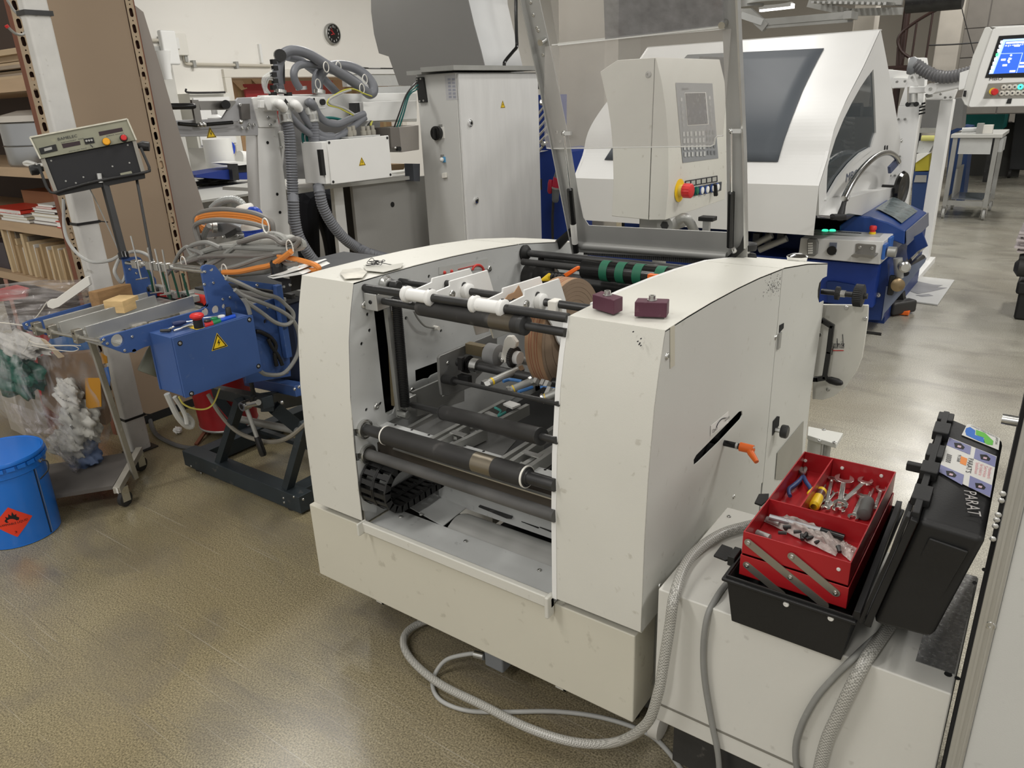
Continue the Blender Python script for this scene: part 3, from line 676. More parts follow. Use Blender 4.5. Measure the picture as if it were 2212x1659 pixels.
# rod D block
aE=Q('d6',600,1400,X=XL1+.055);bE=Q('d7',1830,440,X=XR0);dE=(bE-aE).normalized()
b_2=MB().obox(aE-V(.055,.025,.02),(.05,0,0),(0,.05,0),(0,0,.045)).build('slide_block',alu,M,bevel=.002)
c=Q('d6',548,1485,X=XL1+.06);MB().lathe(c-V(.03,0,0),(1,0,0),[(.014,0),(.014,.035),(.011,.037),(.006,.037)],16).build('lower_pulley',steel,M)
MB().cyl(aE,bE,.0095,n=20).build('roller_shaft',darksteel,M)
t0,t1=along(aE,bE,'d7',865),along(aE,bE,'d7',1690)
rl=MB().cyl(t0,t1,.0215,n=28).build('roller_sleeve',rubber,M)
for p in (t0,t1):MB().lathe(p-dE*.003,dE,[(.0225,0),(.0225,.006),(.014,.007)],24).build('end_ring',darksteel,rl)
# roller F, big front
aF=Q('d7',180,340,X=XL1);bF=Q('d7',1815,822,X=XR0);dF=(bF-aF).normalized()
o=MB().cyl(aF,bF,.0165,n=24).build('roller_shaft',darksteel,M);bearing(aF,.030,o)
t0,t1=along(aF,bF,'d7',375),along(aF,bF,'d7',1575)
rl=MB().cyl(t0,t1,.0275,n=36).build('roller_sleeve',rubber,o)
MB().cyl(along(aF,bF,'d7',1140),along(aF,bF,'d7',1310),.0277,n=36).build('worn_band',mat('worn_band_metal',(.24,.21,.16),.3,.8,var=.25),rl,label='bare shiny metal band on roller')
for p in (t0,t1):MB().lathe(p-dF*.003,dF,[(.0285,0),(.0285,.005),(.0275,.005)],36).build('end_ring',offwhite,rl)
MB().lathe(t1+dF*.001,dF,[(.027,0),(.024,.004),(.021,.003),(.019,.006),(.0165,.008)],30).build('ball_bearing',darksteel,rl)
# rod G
aG=Q('d7',205,552,X=XL1);bG=Q('d7',1815,1085,X=XR0)
o=MB().cyl(aG,bG,.0165,n=24).build('dusty_shaft',mat('dusty_rubber',(.10,.098,.095),.6,var=.5,vs=6,spk=.5,spkc=(.3,.29,.27),spks=12),M);bearing(aG,.031,o)
# rods C and D deeper inside
aC=Q('d6',985,1035,X=XL1+.14);bC=V(XR0,aC.y,aC.z)
o=MB().cyl(aC,bC,.0135,n=20).build('cross_shaft',darksteel,M)
c=along(aC,bC,'d6',1140);MB().cyl(c-V(.012,0,0),c+V(.012,0,0),.023,n=24).build('shaft_collar',steel,o)
c=along(aC,bC,'d6',1090);k_=MB();k_.plate([(c.x-.02,c.y+math.cos(i/16*6.283)*.028,c.z+math.sin(i/16*6.283)*.028) for i in range(16)],[[(c.x-.02,c.y+math.cos(i/12*6.283)*.018,c.z+math.sin(i/12*6.283)*.018) for i in range(12)]],(.016,0,0))
k_.box(c.x-.02,c.x-.004,c.y-.035,c.y-.02,c.z-.01,c.z+.03).box(c.x-.02,c.x+.02,c.y-.04,c.y-.02,c.z-.05,c.z-.025).build('shaft_clamp',blackp,o)
aD=Q('d6',870,1180,X=XL1+.125);bD=Q('d6',1845,1392,X=XR0)
o=MB().cyl(aD,bD,.0065,n=14).build('thin_cross_rod',darksteel,M)
MB().cyl(aD,along(aD,bD,'d6',955),.014,n=18).build('rod_clamp',blackp,o)
# grey bracket plate holding them
XBp=XL1+.12
w=[ly('d6',*p,X=XBp) for p in ((822,1000),(835,980),(1270,800),(1320,800),(1320,1000),(1140,1180),(1130,1240),(900,1325),(850,1320),(830,1180))]
bp_=MB().prism(pl(w,XBp),(-.010,0,0)).build('bracket_plate',mat('bracket_grey',(.30,.30,.29),.4,.5,var=.12),M,bevel=.002)
screw(Q('d6',897,1042,X=XBp),(1,0,0),.006,bp_)
# lower back plates
w=[ly('d6',*p,X=XL1+.04) for p in ((600,1290),(830,1190),(850,1330),(1040,1250),(1040,1370),(640,1500),(640,1340))]
MB().prism(pl(w,XL1+.04),(-.008,0,0)).build('lower_guide_plate',galv,M)
MB().box(XL1+.02,XR0,2.52,2.53,.5,1.02).build('rear_bulkhead',mat('bulkhead_dark',(.05,.05,.05),.6,var=.2),M)
MB().box(XL1+.02,XL1+.12,2.35,2.5,.55,1.0).build('rear_side_bracket',galv,M)
# adjustable white arm plates on the sleeves of rods 2 and 3
def armplate(pts,k,X,th=.006):
    w=[Q(k,*p,X=X) for p in pts];return MB().prism([(X,v.y,v.z) for v in w],(th,0,0))
def xat(k,x,y,a):
    return Q(k,x,y,Y=a.y).x
x1=xat('d6',590,455,a2);x2=xat('d6',755,490,a2);x3=xat('d6',1205,560,a2);x4=xat('d6',1395,600,a2)
P1=[(575,520),(568,440),(590,420),(760,350),(768,320),(1085,235),(1110,300),(1130,700),(1145,800),(1250,770),(1260,500)]
armsd=[]
for X,pts in ((x1,[(600,525),(592,440),(600,425),(762,355),(768,320),(1090,236),(1120,300),(1180,560),(900,560)]),
               (x2,[(760,550),(750,460),(765,450),(918,385),(916,345),(1238,250),(1300,460),(1270,620),(950,600)]),
               (x3,[(1215,620),(1212,520),(1230,505),(1370,440),(1372,405),(1690,305),(1720,400),(1760,640),(1500,640)]),
               (x4,[(1395,655),(1392,555),(1410,540),(1552,470),(1556,420),(1850,322),(1905,500),(1925,780),(1890,935),(1840,860),(1790,720),(1740,640),(1640,600),(1500,640)])):
    o=armplate(pts,'d6',X,-.006).build('arm_plate',white,M,bevel=.0015);armsd.append(o)
for X,pts in ((x2+.02,[(1115,700),(1145,805),(1250,775),(1255,690)]),(x4-.02,[(1262,735),(1292,835),(1310,835),(1470,765),(1480,700)])):
    armplate(pts,'d6',X,-.005).build('arm_bracket',alu,M,bevel=.001)
for xa,xb in ((x1,x2),(x3,x4)):
    s_=MB().cyl((xa-.022,a2.y,a2.z),(xb+.016,a2.y,a2.z),.0185,n=24)
    ya=a2+(b2-a2)*((xa-a2.x)/(b2.x-a2.x));yb2=a2+(b2-a2)*((xb-a2.x)/(b2.x-a2.x))
    s_=MB().cyl(V(xa-.012,ya.y,ya.z),V(xb+.004,yb2.y,yb2.z),.017,n=24);sl_=s_.build('arm_sleeve',white,M)
    for q,sgn in ((ya,1),(yb2,1)):
        MB().lathe(V(q.x-.016 if q is ya else q.x+.004,q.y,q.z),(1,0,0),[(.021,0),(.023,.004),(.023,.014),(.018,.018)],24).build('collar',white,sl_)
        MB().cyl((q.x+.012 if q is yb2 else q.x-.008,q.y,q.z+.020),(q.x+.012 if q is yb2 else q.x-.008,q.y,q.z+.0238),.004,n=8).build('grub_screw',blackp,sl_)
    if xa==x3:txt('MST - EPH',V(xa+.012,ya.y-.0172,ya.z-.001),(1,0,0),(0,.3,1),.009,inkd,sl_,width=.05)
# collars on rod 3 and hardware on plates 2 and 4
for X,pc,ps in ((x2,(1085,440),(932,455)),(x4,(1710,525),(1565,540))):
    c=Q('d6',*pc,X=X);MB().lathe((X,a3.y,a3.z),(1,0,0),[(.020,0),(.022,.004),(.022,.018),(.016,.022)],24).build('collar',white,M)
    screw(Q('d6',*ps,X=X),(1,0,0),.0115,M);
for X,p in ((x2,(1035,383)),(x4,(1662,467))):
    c=Q('d6',*p,X=X);MB().cyl(c,c+V(.003,0,0),.010,n=14).build('bushing',darksteel,M)
for X,p in ((x1,(885,365)),(x3,(1400,515))):
    c=Q('d6',*p,X=X);MB().cyl(c,c+V(.05,0,0),.010,n=14).build('spacer',darksteel,M)
c=Q('d6',1815,555,Y=a3.y);MB().box(c.x-.012,c.x+.014,a3.y-.02,a3.y+.014,a3.z-.025,a3.z+.012).build('plastic_clip',offwhite,M,bevel=.004)
# kraft flap caught between plates
f=[Q('d6',*p,X=x3+.02) for p in ((1380,500),(1410,460),(1460,440),(1500,380),(1540,470),(1500,495),(1450,505))]
MB().prism(f,(.002,0,0)).build('torn_paper_strip',kraft,M)
# push buttons/yellow cap, orange lever on the back
c=Q('d6',1700,335,Y=a3.y+.28);MB().cyl(c,c+V(.03,0,.012),.004,.013,n=14).build('yellow_nozzle',yellow,M)
c2=c+V(.035,0,.014)
for k in range(4):MB().lathe(c2+V(k*.012,0,0),(1,0,0),[(.008,0),(.012,.003),(.008,.009)],12).build('bellows_ring',blackp,M)
f=[Q('d6',*p,Y=a3.y+.3) for p in ((1875,290),(1990,222),(2008,225),(2005,248),(1900,318),(1870,318))]
MB().prism(f,(0,.014,0)).build('orange_lever',orange,M,bevel=.002)
c=Q('d3',1150,1172,Y=2.1);MB().cbox(c,.03,.02,.012).build('orange_lever',orange,M)
# black roller with green bands
aK=Q('d3',430,1092,Y=2.2);bK=Q('d3',1480,1150,Y=2.2);bK=V(bK.x,aK.y,aK.z+.006);bK=aK+(bK-aK).normalized()*.5;bK.x=XR0
aK2=V(XL1+.02,aK.y,aK.z);ks=MB().cyl(aK2,V(XR0,aK.y,aK.z),.012,n=16).build('drive_shaft',rubber,M)
bK=V(XR0,aK.y,aK.z)
g0=along(aK,bK,'d3',560);kr=MB().cyl(g0,bK,.034,n=30).build('black_roller',blackg,M)
for xa,xb in ((725,790),(860,930),(1005,1080),(1190,1270)):
    MB().cyl(along(aK,bK,'d3',xa),along(aK,bK,'d3',xb),.0355,n=30).build('green_band',green,kr)
for dy,dz,r in ((.10,-.08,.03),(-.07,-.09,.02),(.0,-.12,.016),(.16,-.02,.02)):
    MB().cyl((XL1+.02,aK.y+dy,aK.z+dz),(XR0,aK.y+dy,aK.z+dz),r,n=20).build('inner_roller',darksteel,M)
MB().cyl((XL1,aK.y+.06,aK.z-.07),(XL1+.05,aK.y+.06,aK.z-.07),.05,n=24).build('drive_pulley',rubber,M)
for k in range(5):MB().box(XR0-.36+k*.02,XR0,1.88+k*.035,1.895+k*.035,1.02+.01*k,1.035+.01*k).build('ribbed_slat',galv,M)
# printed diagram label on the inner plate
v=[Q('d6',*p,X=XL1+.0012) for p in ((822,225),(1238,150),(1232,240),(1100,250),(822,290))]
dl=MB().prism(v,(.0008,0,0)).build('diagram_label',mat('clear_label',(.52,.53,.51),.3,var=0),M)
ac=[Q('d6',1155+48*math.cos(t),258-50*math.sin(t),X=XL1+.0028) for t in np.linspace(.1,3.0,12)]
MB().tube(ac,.0045,6,sm=0).build('red_arc',inkr,dl)
MB().bar(Q('d6',985,245,X=XL1+.0028),Q('d6',1130,210,X=XL1+.0028),.003,.002).build('red_line',inkr,dl)
for p in ((870,272),(930,262)):MB().ball(Q('d6',*p,X=XL1+.0028),.006,8,6).build('red_dot',inkr,dl)
for p in ((1250,240),(1605,262),(590,1278),(182,548),(288,1413)):
    c=Q('d6',*p,X=XL1);screw(c,(1,0,0),.011,M)
MB().tube([Q('d6',*p,X=XL1+.02) for p in ((610,600),(640,660),(700,725),(780,745))],.0035,6).build('sensor_cable',cableg,M)
c=Q('d6',780,740,X=XL1);MB().cyl(c,c+V(.02,0,0),.007,n=10).build('cable_plug',offwhite,M)
# inside the bay: bracket shoe, fan lever, gears
cW=Q('d6',1280,970,Y=aC.y+.06);sh2=MB().cyl(cW-V(.02,0,0),V(XR0,cW.y,cW.z),.012,n=16).build('feed_shaft',galv,M)
MB().lathe(cW-V(.02,0,0),(1,0,0),[(.02,0),(.034,.004),(.034,.045),(.02,.05)],24).build('grey_hub',mat('hub_grey',(.25,.25,.25),.5),sh2)
f=[Q('d6',*p,Y=aC.y+.02) for p in ((1340,1035),(1375,850),(1400,815),(1440,815),(1480,870),(1480,905),(1420,950),(1390,1050))]
wb=MB().prism(f,(0,.018,0)).build('white_shoe',offwhite,M,bevel=.004);screw(Q('d6',1363,1022,Y=aC.y+.02),(0,-1,0),.007,wb)
c=Q('d6',1445,990,Y=aC.y+.03);knurl(c,(1,0,0),.033,.014,30).build('knurled_ring',rubber,M);MB().cyl(c+V(.014,0,0),c+V(.03,0,0),.02,n=20).build('white_bush',white,M)
MB().box(cW.x-.10,cW.x-.03,aC.y+.05,aC.y+.075,aC.z+.01,aC.z+.045).build('brass_block',mat('old_brass',(.33,.27,.17),.4,.7),M,bevel=.002)
# air cylinders and blue hoses
for p,q in (((1200,1235),(1530,1085)),((1410,1285),(1620,1195)),((1700,1350),(1850,1290))):
    a=Q('d6',*p,Z=.93);b_=Q('d6',*q,Z=.95);d=b_-a
    cy_=MB().cyl(a,b_,.011,n=14).build('air_cylinder',galv,M)
    MB().cyl(a,a+d*.12,.014,n=6).build('hex_end',steel,cy_);MB().cyl(b_-d*.12,b_,.014,n=6).build('hex_end',steel,cy_)
    MB().cyl(a+d*.2,a+d*.24,.0115,n=14).build('yellow_mark',yellow,cy_)
hb=mat('blue_air_hose',(.05,.17,.42),.4)
for pts in (((1370,1200),(1430,1185),(1530,1200)),((1500,1290),(1560,1270),(1620,1250)),((1690,1250),(1770,1260),(1860,1275)),((1740,1270),(1800,1290),(1860,1305))):
    MB().tube([Q('d6',*p,Z=.94) for p in pts],.005,8).build('air_hose',hb,M)
for p in ((1640,1225),(1700,1240),(1725,1275),(1740,1330),(1790,1345),(1820,1320)):
    c=Q('d6',*p,Z=.93);MB().cyl(c,c+V(.0,.02,.018),.011,n=6).build('air_fitting',galv,M)
c=Q('d6',1720,1300,Z=.93);MB().cbox(c,.012,.012,.03).build('air_fitting',blackp,M)
# ---------------------------------------------------------- lower rails, notched bar, belt beam
yN=aF.y+.10;zN=Q('d7',300,320,Y=yN).z
nb=[Q('d7',300,288,Y=1.46),Q('d7',1815,745,Y=1.44)]
n0,n1=nb
mb=MB();mb.bar(n0,n1,.035,.004)
mb.obox(n0+V(0,.017,-.03),n1-n0,(0,.003,0),(0,0,.03));nbo=mb.build('notched_bar',palegrey,M)
for k in range(9):
    c=n0+(n1-n0)*(.10+k*.105);MB().cyl(c+V(0,.012,.0021),c+V(0,.012,.003),.004,n=8).build('notch',void,nbo)
l0=Q('d7',440,505,Y=1.43);l1=Q('d7',1812,938,Y=1.41)
MB().bar(l0,l1,.012,.004).build('belt_edge',alu,M)
MB().hexa([l0+V(-.12,.005,-.045),l1+V(0,.005,-.045),l1+V(0,.06,-.045),l0+V(-.12,.06,-.045),l0+V(-.12,.005,-.003),l1+V(0,.005,-.003),l1+V(0,.06,-.003),l0+V(-.12,.06,-.003)]).build('belt_beam',mat('brown_belt',(.06,.05,.04),.6,var=.15),M)
def yrail(k,p,q,z,w=.014,h=.035,m=galv,nm='slat_rail'):
    a=Q(k,*p,Z=z);b_=Q(k,*q,Z=z);MB().bar(a-V(0,0,h/2),b_-V(0,0,h/2),w,h).build(nm,m,M)
for p,q,z in (((760,420),(1015,285),.80),((820,440),(1070,300),.80),((935,470),(1220,335),.80),((1150,215),(1380,95),.80),((1350,250),(1580,130),.80),
                ((1360,590),(1600,440),.80),((1440,610),(1700,430),.80),((1590,660),(1820,500),.80),((1680,400),(1840,300),.8),((540,340),(760,215),.74),((1540,640),(1830,470),.79)):
    yrail('d7',p,q,z)
for p,q in (((930,365),(1050,400)),((1540,535),(1690,580)),((1230,200),(1330,245))):
    a=Q('d7',*p,Z=.80);b_=Q('d7',*q,Z=.80);MB().bar(a,b_,.018,.004).build('cross_strip',alu,M)
MB().prism([Q('d7',*p,Z=.81) for p in ((1370,140),(1430,115),(1520,145),(1450,175))],(0,0,.006)).build('white_card',paper,M)
MB().tube([Q('d7',*p,Z=.82) for p in ((1300,160),(1350,190),(1330,230),(1390,200))],.004,6).build('teal_cord',mat('teal',(.05,.25,.22),.6),M)
for p,q in (((960,420),(1010,370)),((1090,350),(1160,325))):
    MB().bar(Q('d7',*p,Z=.79),Q('d7',*q,Z=.79),.01,.01).build('link_rod',steel,M)
# panels under the rails
for pts in (((570,360),(860,220),(1000,280),(750,420)),((985,480),(1230,350),(1480,440),(1350,590)),((1600,660),(1820,510),(1820,600),(1750,700))):
    top=[Q('d7',*p,Z=.76) for p in pts];MB().prism(top,(0,0,-.004)).build('inner_sheet',mat('inner_sheet_grey',(.16,.16,.155),.5,.3,var=.2),M)
MB().box(XL1+.02,XR0-.01,1.75,2.5,.60,.61).build('bay_floor',mat('bay_dark',(.03,.03,.03),.7,var=.2),M)
# lower bay: inner side sheet, curved pan, floor
XS=Q('d7',850,1168,Z=LZ-.004).x
w=[Q('d7',*p,X=XS) for p in ((850,1168),(1068,1005),(1068,860))]
ysa,ysb=w[0].y,w[1].y
MB().prism([(XS,1.463,.481),(XS-.008,ysb,.481),(xi+.002,1.76,.505),(xi+.002,1.49,.490)],(0,0,-.003)).build('sloping_sheet',palegrey,M)
for p in ((920,900),(670,1070)):screw(Q('d7',*p,Z=.492),(0,0,1),.006,M,galv)
MB().box(XL1,XS-.02,1.76,1.764,LZ,.66).build('under_sheet',palegrey,M)
MB().box(XS-.12,XR0,ysb,ysb+.006,LZ-.01,.68).build('back_sheet',palegrey,M)
y0p,y1p=1.472,ysb-.004
prof=[(y0p+ (y1p-y0p)*t,LZ-.022+.020*math.sin(math.pi*t)) for t in np.linspace(0,1,14)]
skin(XS+.004,XR0,prof,.004).build('curved_pan',mat('brushed_pan',(.52,.52,.50),.42,.35,var=.22,vs=2,stretch=(1,18,18)),M)
mbk=MB().prism([Q('d7',*p,Z=.51) for p in ((1160,1000),(1240,935),(1500,1030),(1440,1100),(1400,1098))],(0,0,-.004));dk=mbk.build('dark_plate',darksteel,M)
for p in ((1262,970),(1478,1043)):screw(Q('d7',*p,Z=.51),(0,0,1),.007,dk)
MB().prism([Q('d7',*p,Z=.505) for p in ((1670,1170),(1760,1110),(1815,1130),(1815,1230))],(0,0,-.004)).build('dark_plate',darksteel,M)
MB().prism([Q('d7',*p,Z=.502) for p in ((1465,1105),(1540,1030),(1760,1105),(1670,1185))],(0,0,-.003)).build('floor_gap',void,M)
# cable drag chain
def link(c,d,w):
    d=d.normalized();X=V(1,0,0);n=d.cross(X).normalized();mb=MB();L_=.0265
    for s in (-1,1):
        mb.obox(c+X*(s*w/2-.003)-d*L_*.6-n*.011,X*.006,d*L_*1.2,n*.022)
    for s in (-1,1):mb.obox(c-X*w/2-d*L_*.28+n*(.008*s-.0015),X*w,d*L_*.56,n*.003)
    return mb
cyC,czC,rC=1.405,.612,.066
path=[]
for t in np.linspace(0,1,6)[:-1]:path.append((V(0,cyC+.17*(1-t),czC+rC),V(0,-1,0)))
for t in np.linspace(0,math.pi,9):path.append((V(0,cyC-rC*math.sin(t),czC+rC*math.cos(t)),V(0,-math.cos(t),-math.sin(t))))
for t in np.linspace(0,1,11)[1:]:path.append((V(0,cyC+.26*t,czC-rC-.002*t),V(0,1,.03)))
for X0 in (XL1+.034,XL1+.088):
    for c,d in path:link(c+V(X0,0,0),d,.05).build('chain_link',blackp,M,label=None)
# ---------------------------------------------------------- kraft paper roll
XF=-1.086;RC=V(XF,1.777,1.048);RR=.1624
KR=thing('kraft_paper_roll','brown kraft paper reel hanging between the white arm plates of the big machine','paper roll',(XF,RC.y,RC.z-RR))
def ring(r0,r1,x0,x1,n=64):
    mb=MB();mb.lathe((x0,RC.y,RC.z),(1,0,0),[(r0,0),(r1,0),(r1,x1-x0),(r0,x1-x0),(r0,0)],n);mb.f=[f for f in mb.f if len(f)<10];return mb
ring(.04,RR,XF-.058,XF-.0015).build('wound_paper',kraft,KR)
kf=mat('kraft_edge',(.26,.185,.125),.8,var=.12,vs=9)
for k in range(10):
    r0=.04+k*.01224;ring(r0,r0+.0117,XF-.006,XF+.0004*(k % 3),64).build('paper_layer',kf,KR)
kr2=mat('kraft_stripe',(.33,.13,.075),.8,var=.05)
for dx in (-.018,-.026,-.037,-.044):ring(RR-.001,RR+.0004,XF+dx-.0012,XF+dx+.0012).build('printed_stripe',kr2,KR)
ring(.0,.041,XF-.065,XF+.02,24).build('core_hub',galv,KR)
# ---------------------------------------------------------- two maroon blocks
def bblock(pts_top,bl,lab,zt):
    # corners of the bottom on the machine top, lifted to a block
    b_=[Vector(p) for p in bl];h=V(0,0,.034)
    mid=sum(b_,Vector())/4
    o=thing('maroon_block',lab,'block',(mid.x,mid.y,min(p.z for p in b_)),'maroon blocks on the cheek')
    MB().hexa(b_+[p+h for p in b_]).build('block_body',maroon,o,bevel=.002)
    c=mid+h;MB().lathe(c,(0,0,1),[(.011,0),(.011,.002),(.0075,.002),(.0075,.011),(.004,.011),(.004,.006)],20).build('hex_screw',steel,o)
def topz(y):return float(np.interp(y,[FR[-1][0]]+[p[0] for p in TOP],[FR[-1][1]]+[p[1] for p in TOP]))
def ontop(k,x,y):
    z=1.229
    for _ in range(4):q=Q(k,x,y,Z=z);z=topz(q.y)+.0045
    return V(q.x,q.y,z)
a=ontop('d3',630,1448);b_=ontop('d3',812,1503);c=ontop('d3',890,1468)
bblock(None,[a,b_,c,a+(c-b_)],'left maroon wooden block with a hex screw, on the right cheek top',0)
a=ontop('d3',988,1518);b_=ontop('d3',1262,1528);c=ontop('d3',1284,1490)
bblock(None,[a,b_,c,a+(c-b_)],'right maroon wooden block with a hex screw, nearer the cheek edge',0)
# scraps of tape and wire on the left cheek top
t=thing('scrap_wire','small tangle of dark wire on the left cheek top','wire scrap',ontop('d6',330,210))
random.seed(3)
pts=[ontop('d6',200+random.random()*180,180+random.random()*50)+V(0,0,.002+random.random()*.012) for _ in range(16)]+[ontop('d6',420,205),ontop('d6',470,200)]
MB().tube(pts,.0011,5,sm=5).build('wire',darksteel,t)
f=[ontop('d6',*p)+V(0,0,.0015) for p in ((180,215),(330,225),(520,195),(500,235),(350,275),(200,260))]
one(MB().prism(f,(0,0,.001)),'tape_scrap',mat('clear_tape',(.655,.645,.58),.2,var=.1),'crumpled clear tape scrap beside the wire on the left cheek','tape')
f=[ontop('d6',*p)+V(0,0,.001) for p in ((0,250),(150,235),(210,270),(170,320),(20,330),(-20,280))]
one(MB().prism(f,(0,0,.0006)),'glue_patch',mat('old_glue',(.645,.62,.54),.5,var=.4,vs=20),'yellowed glue residue patch on the left cheek front corner','residue')
# ---------------------------------------------------------- raised clear guard
GA=.35;GO=V(0,2.5,1.13);GN=V(0,1,GA).normalized()
def G(x,y,off=0):
    d=_f*FPX+_r*(x-1106)-_u*(y-829.5);o=GO+GN*off;return CAM+d*((o-CAM).dot(GN)/d.dot(GN))
GD=thing('guard_frame','raised safety guard with clear scratched panes in a grey metal frame','guard',(-1.2,2.5,1.1))
gm=mat('guard_grey',(.40,.40,.385),.42,.2,var=.1,vs=6)
fo=[G(*p) for p in ((1100,-160),(1133,0),(1168,160),(1215,400),(1243,545),(1570,562),(1614,556),(1614,497),(1611,329),(1597,0),(1589,-160),(1552,-160),(1558,0),(1568,250),(1571,502),(1272,487),(1260,470),(1249,420),(1234,329),(1196,140),(1165,0),(1130,-160))]
MB().prism(fo,GN*.004).build('frame_plate',gm,GD,bevel=.001)
lip=fo[1:5];
for a,b_ in zip([fo[0]]+lip[:3],lip):MB().bar(a-GN*.01,b_-GN*.01,.004,.026,up=GN).build('frame_flange',gm,GD)
for a,b_ in ((G(1597,0),G(1611,329)),(G(1611,329),G(1614,530)),(G(1589,-160),G(1597,0))):MB().bar(a-GN*.01,b_-GN*.01,.006,.026,up=GN).build('frame_flange',alu,GD)
a,b_=G(1248,528),G(1571,552);MB().cyl(a-GN*.004,b_-GN*.004,.014,n=16).build('bottom_tube',gm,GD)
for p in ((1146,5),(1152,32),(1160,60),(1163,66),(1166,88),(1173,118),(1203,285),(1210,305)):
    screw(G(*p),-GN,.006,GD)
for p in ((1177,86),(1567,48)):
    c=G(*p);MB().cyl(c,c-GN*.03,.010,n=14).build('pivot_pin',steel,GD)
pane=mat('polycarbonate',(.60,.58,.55),.08,var=0,alpha=.27)
pane2=mat('scratched_polycarbonate',(.33,.33,.34),.12,var=.3,vs=30,alpha=.62)
lo=[G(*p,-.015) for p in ((1178,101),(1176,200),(1177,300),(1181,320),(1190,321),(1535,316),(1543,312),(1545,299),(1550,294),(1562,293),(1570,200),(1580,62),(1400,78),(1206,96))]
MB().prism(lo,GN*-.003).build('clear_pane',pane,GD)
def GU(x,y):
    c=G(1400,78,-.018);n2=V(0,1,.75).normalized();d=_f*FPX+_r*(x-1106)-_u*(y-829.5);return CAM+d*((c-CAM).dot(n2)/d.dot(n2))
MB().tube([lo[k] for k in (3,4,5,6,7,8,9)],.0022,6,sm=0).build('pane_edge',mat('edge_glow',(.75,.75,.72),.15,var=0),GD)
up1=[GU(*p) for p in ((1308,84),(1565,54),(1556,-150),(1300,-150))]
MB().prism(up1,(0,-.003,-.001)).build('upper_pane',pane2,GD)
up2=[GU(*p) for p in ((1206,95),(1308,84),(1300,-150),(1165,-150))]
MB().prism(up2,(0,-.003,-.001)).build('upper_pane',pane,GD)
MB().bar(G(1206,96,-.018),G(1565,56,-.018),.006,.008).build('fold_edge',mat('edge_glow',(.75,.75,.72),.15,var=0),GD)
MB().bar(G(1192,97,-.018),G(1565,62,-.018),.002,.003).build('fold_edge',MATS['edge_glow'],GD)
for p0,p1,p2 in (((1218,288),(1231,409),(1244,545)),((1580,283),(1580,416),(1577,533))):
    a,b_,c=G(*p0,-.03),G(*p1,-.03),G(*p2,-.03)
    st=MB().cyl(b_,c,.0115,n=18).build('gas_strut',blackg,GD)
    MB().cyl(a,b_,.004,n=10).build('strut_rod',chrome,st);MB().ball(a,.009,10,8).build('ball_joint',steel,st)
    MB().bar(a,a+V(.03 if p0[0]<1300 else .03,0,.0),.012,.012).build('strut_lug',alu,st)
    if p0[0]<1300:MB().cyl(b_+(c-b_)*.53,b_+(c-b_)*.85,.0118,n=18).build('strut_label',plate_white,st)
for pts in (((1188,540),(1200,520),(1232,492),(1233,510),(1205,542)),((1570,556),(1598,530),(1607,505),(1606,540),(1585,560))):
    MB().prism([G(*p,-.02) for p in pts],(0,.012,0)).build('hinge_arm',blackp,GD)
for p in ((1200,535),(1585,540)):screw(G(*p,-.022),(0,-1,0),.012,GD)
mb=MB();a=G(1262,535,.01);b_=G(1563,557,.01)
for k in range(72):
    p=a+(b_-a)*(k/71);mb.box(p.x-.0032,p.x+.0022,p.y,p.y+.012,p.z-.028,p.z)
mb.bar(a,b_,.014,.004);co=mb.build('brush_strip',mat('brush_dark',(.055,.055,.055),.5),GD,kind='stuff')
c=P(1615,533,Y=2.62);kk=thing('clamp_knob','black round clamping knob behind the right hinge of the guard','knob',c-V(0,0,.06))
MB().lathe(c-V(0,0,.012),(0,0,1),[(.03,0),(.032,.006),(.032,.022),(.026,.026)],20).build('grip',blackp,kk)
MB().cyl(c-V(0,0,.05),c-V(0,0,.012),.01,n=12).build('stem',steel,kk)
MB().lathe(c-V(0,0,.045),(0,0,1),[(.03,0),(.034,.008),(.03,.02)],20).build('lower_ring',blackp,kk)
MB().box(c.x-.03,c.x+.06,c.y-.01,c.y+.05,c.z-.12,c.z-.045).build('mount_block',galv,kk,bevel=.004)
# ---------------------------------------------------------- control console
YC=2.9
fpx=[(1413.5,124),(1333,130),(1296,155),(1303,185),(1312,225),(1319,270),(1323,320),(1325,400),(1321,467),(1400,475)]
rpx=[(1437.5,475),(1441,440),(1444,400),(1444,316),(1439,240),(1430,177),(1417,124)]
CB=P(1380,470,Y=YC)
CN=thing('control_console','cream curved control console with grey keypad, small screen and red stop button','control panel',(CB.x,YC,CB.z))
fp=[P(*p,Y=YC) for p in fpx];rp_=[P(*p,Y=YC) for p in rpx]
LY=P(1564,448,X=rp_[0].x).y-YC
seamx=.002
MB().prism(fp,(0,LY,0)).build('rear_shell',cream,CN,bevel=.003)
s0=[fp[-1]+V(.003,0,0)]+rp_+[fp[0]+V(.003,0,.0)]
MB().prism(s0,(0,LY,0)).build('front_shell',cream,CN,bevel=.003)
MB().prism([v+V(.0,.004,0) for v in (fp[-1]+V(-.005,0,.004),fp[-1]+V(.008,0,.004),fp[0]+V(.008,0,-.006),fp[0]+V(-.005,0,-.006))],(0,LY-.01,0)).build('seam',void,CN)
screw(P(1401,161,Y=YC),(0,-1,0),.013,CN,galv,'lock')
zs=[v.z for v in rp_];xs=[v.x for v in rp_]
def cx(z):return float(np.interp(z,zs,xs))
def kq(x,y,off=.001):
    X=xs[0]
    for _ in range(8):q=P(x,y,X=X);X=cx(q.z)+off
    return V(X,q.y,q.z)
def k2(x,y,off=.001):return kq(1120+x*.25316,y*.25316,off)
def k3(x,y,off=.001):return kq(1120+x*.25316,300+y*.25316,off)
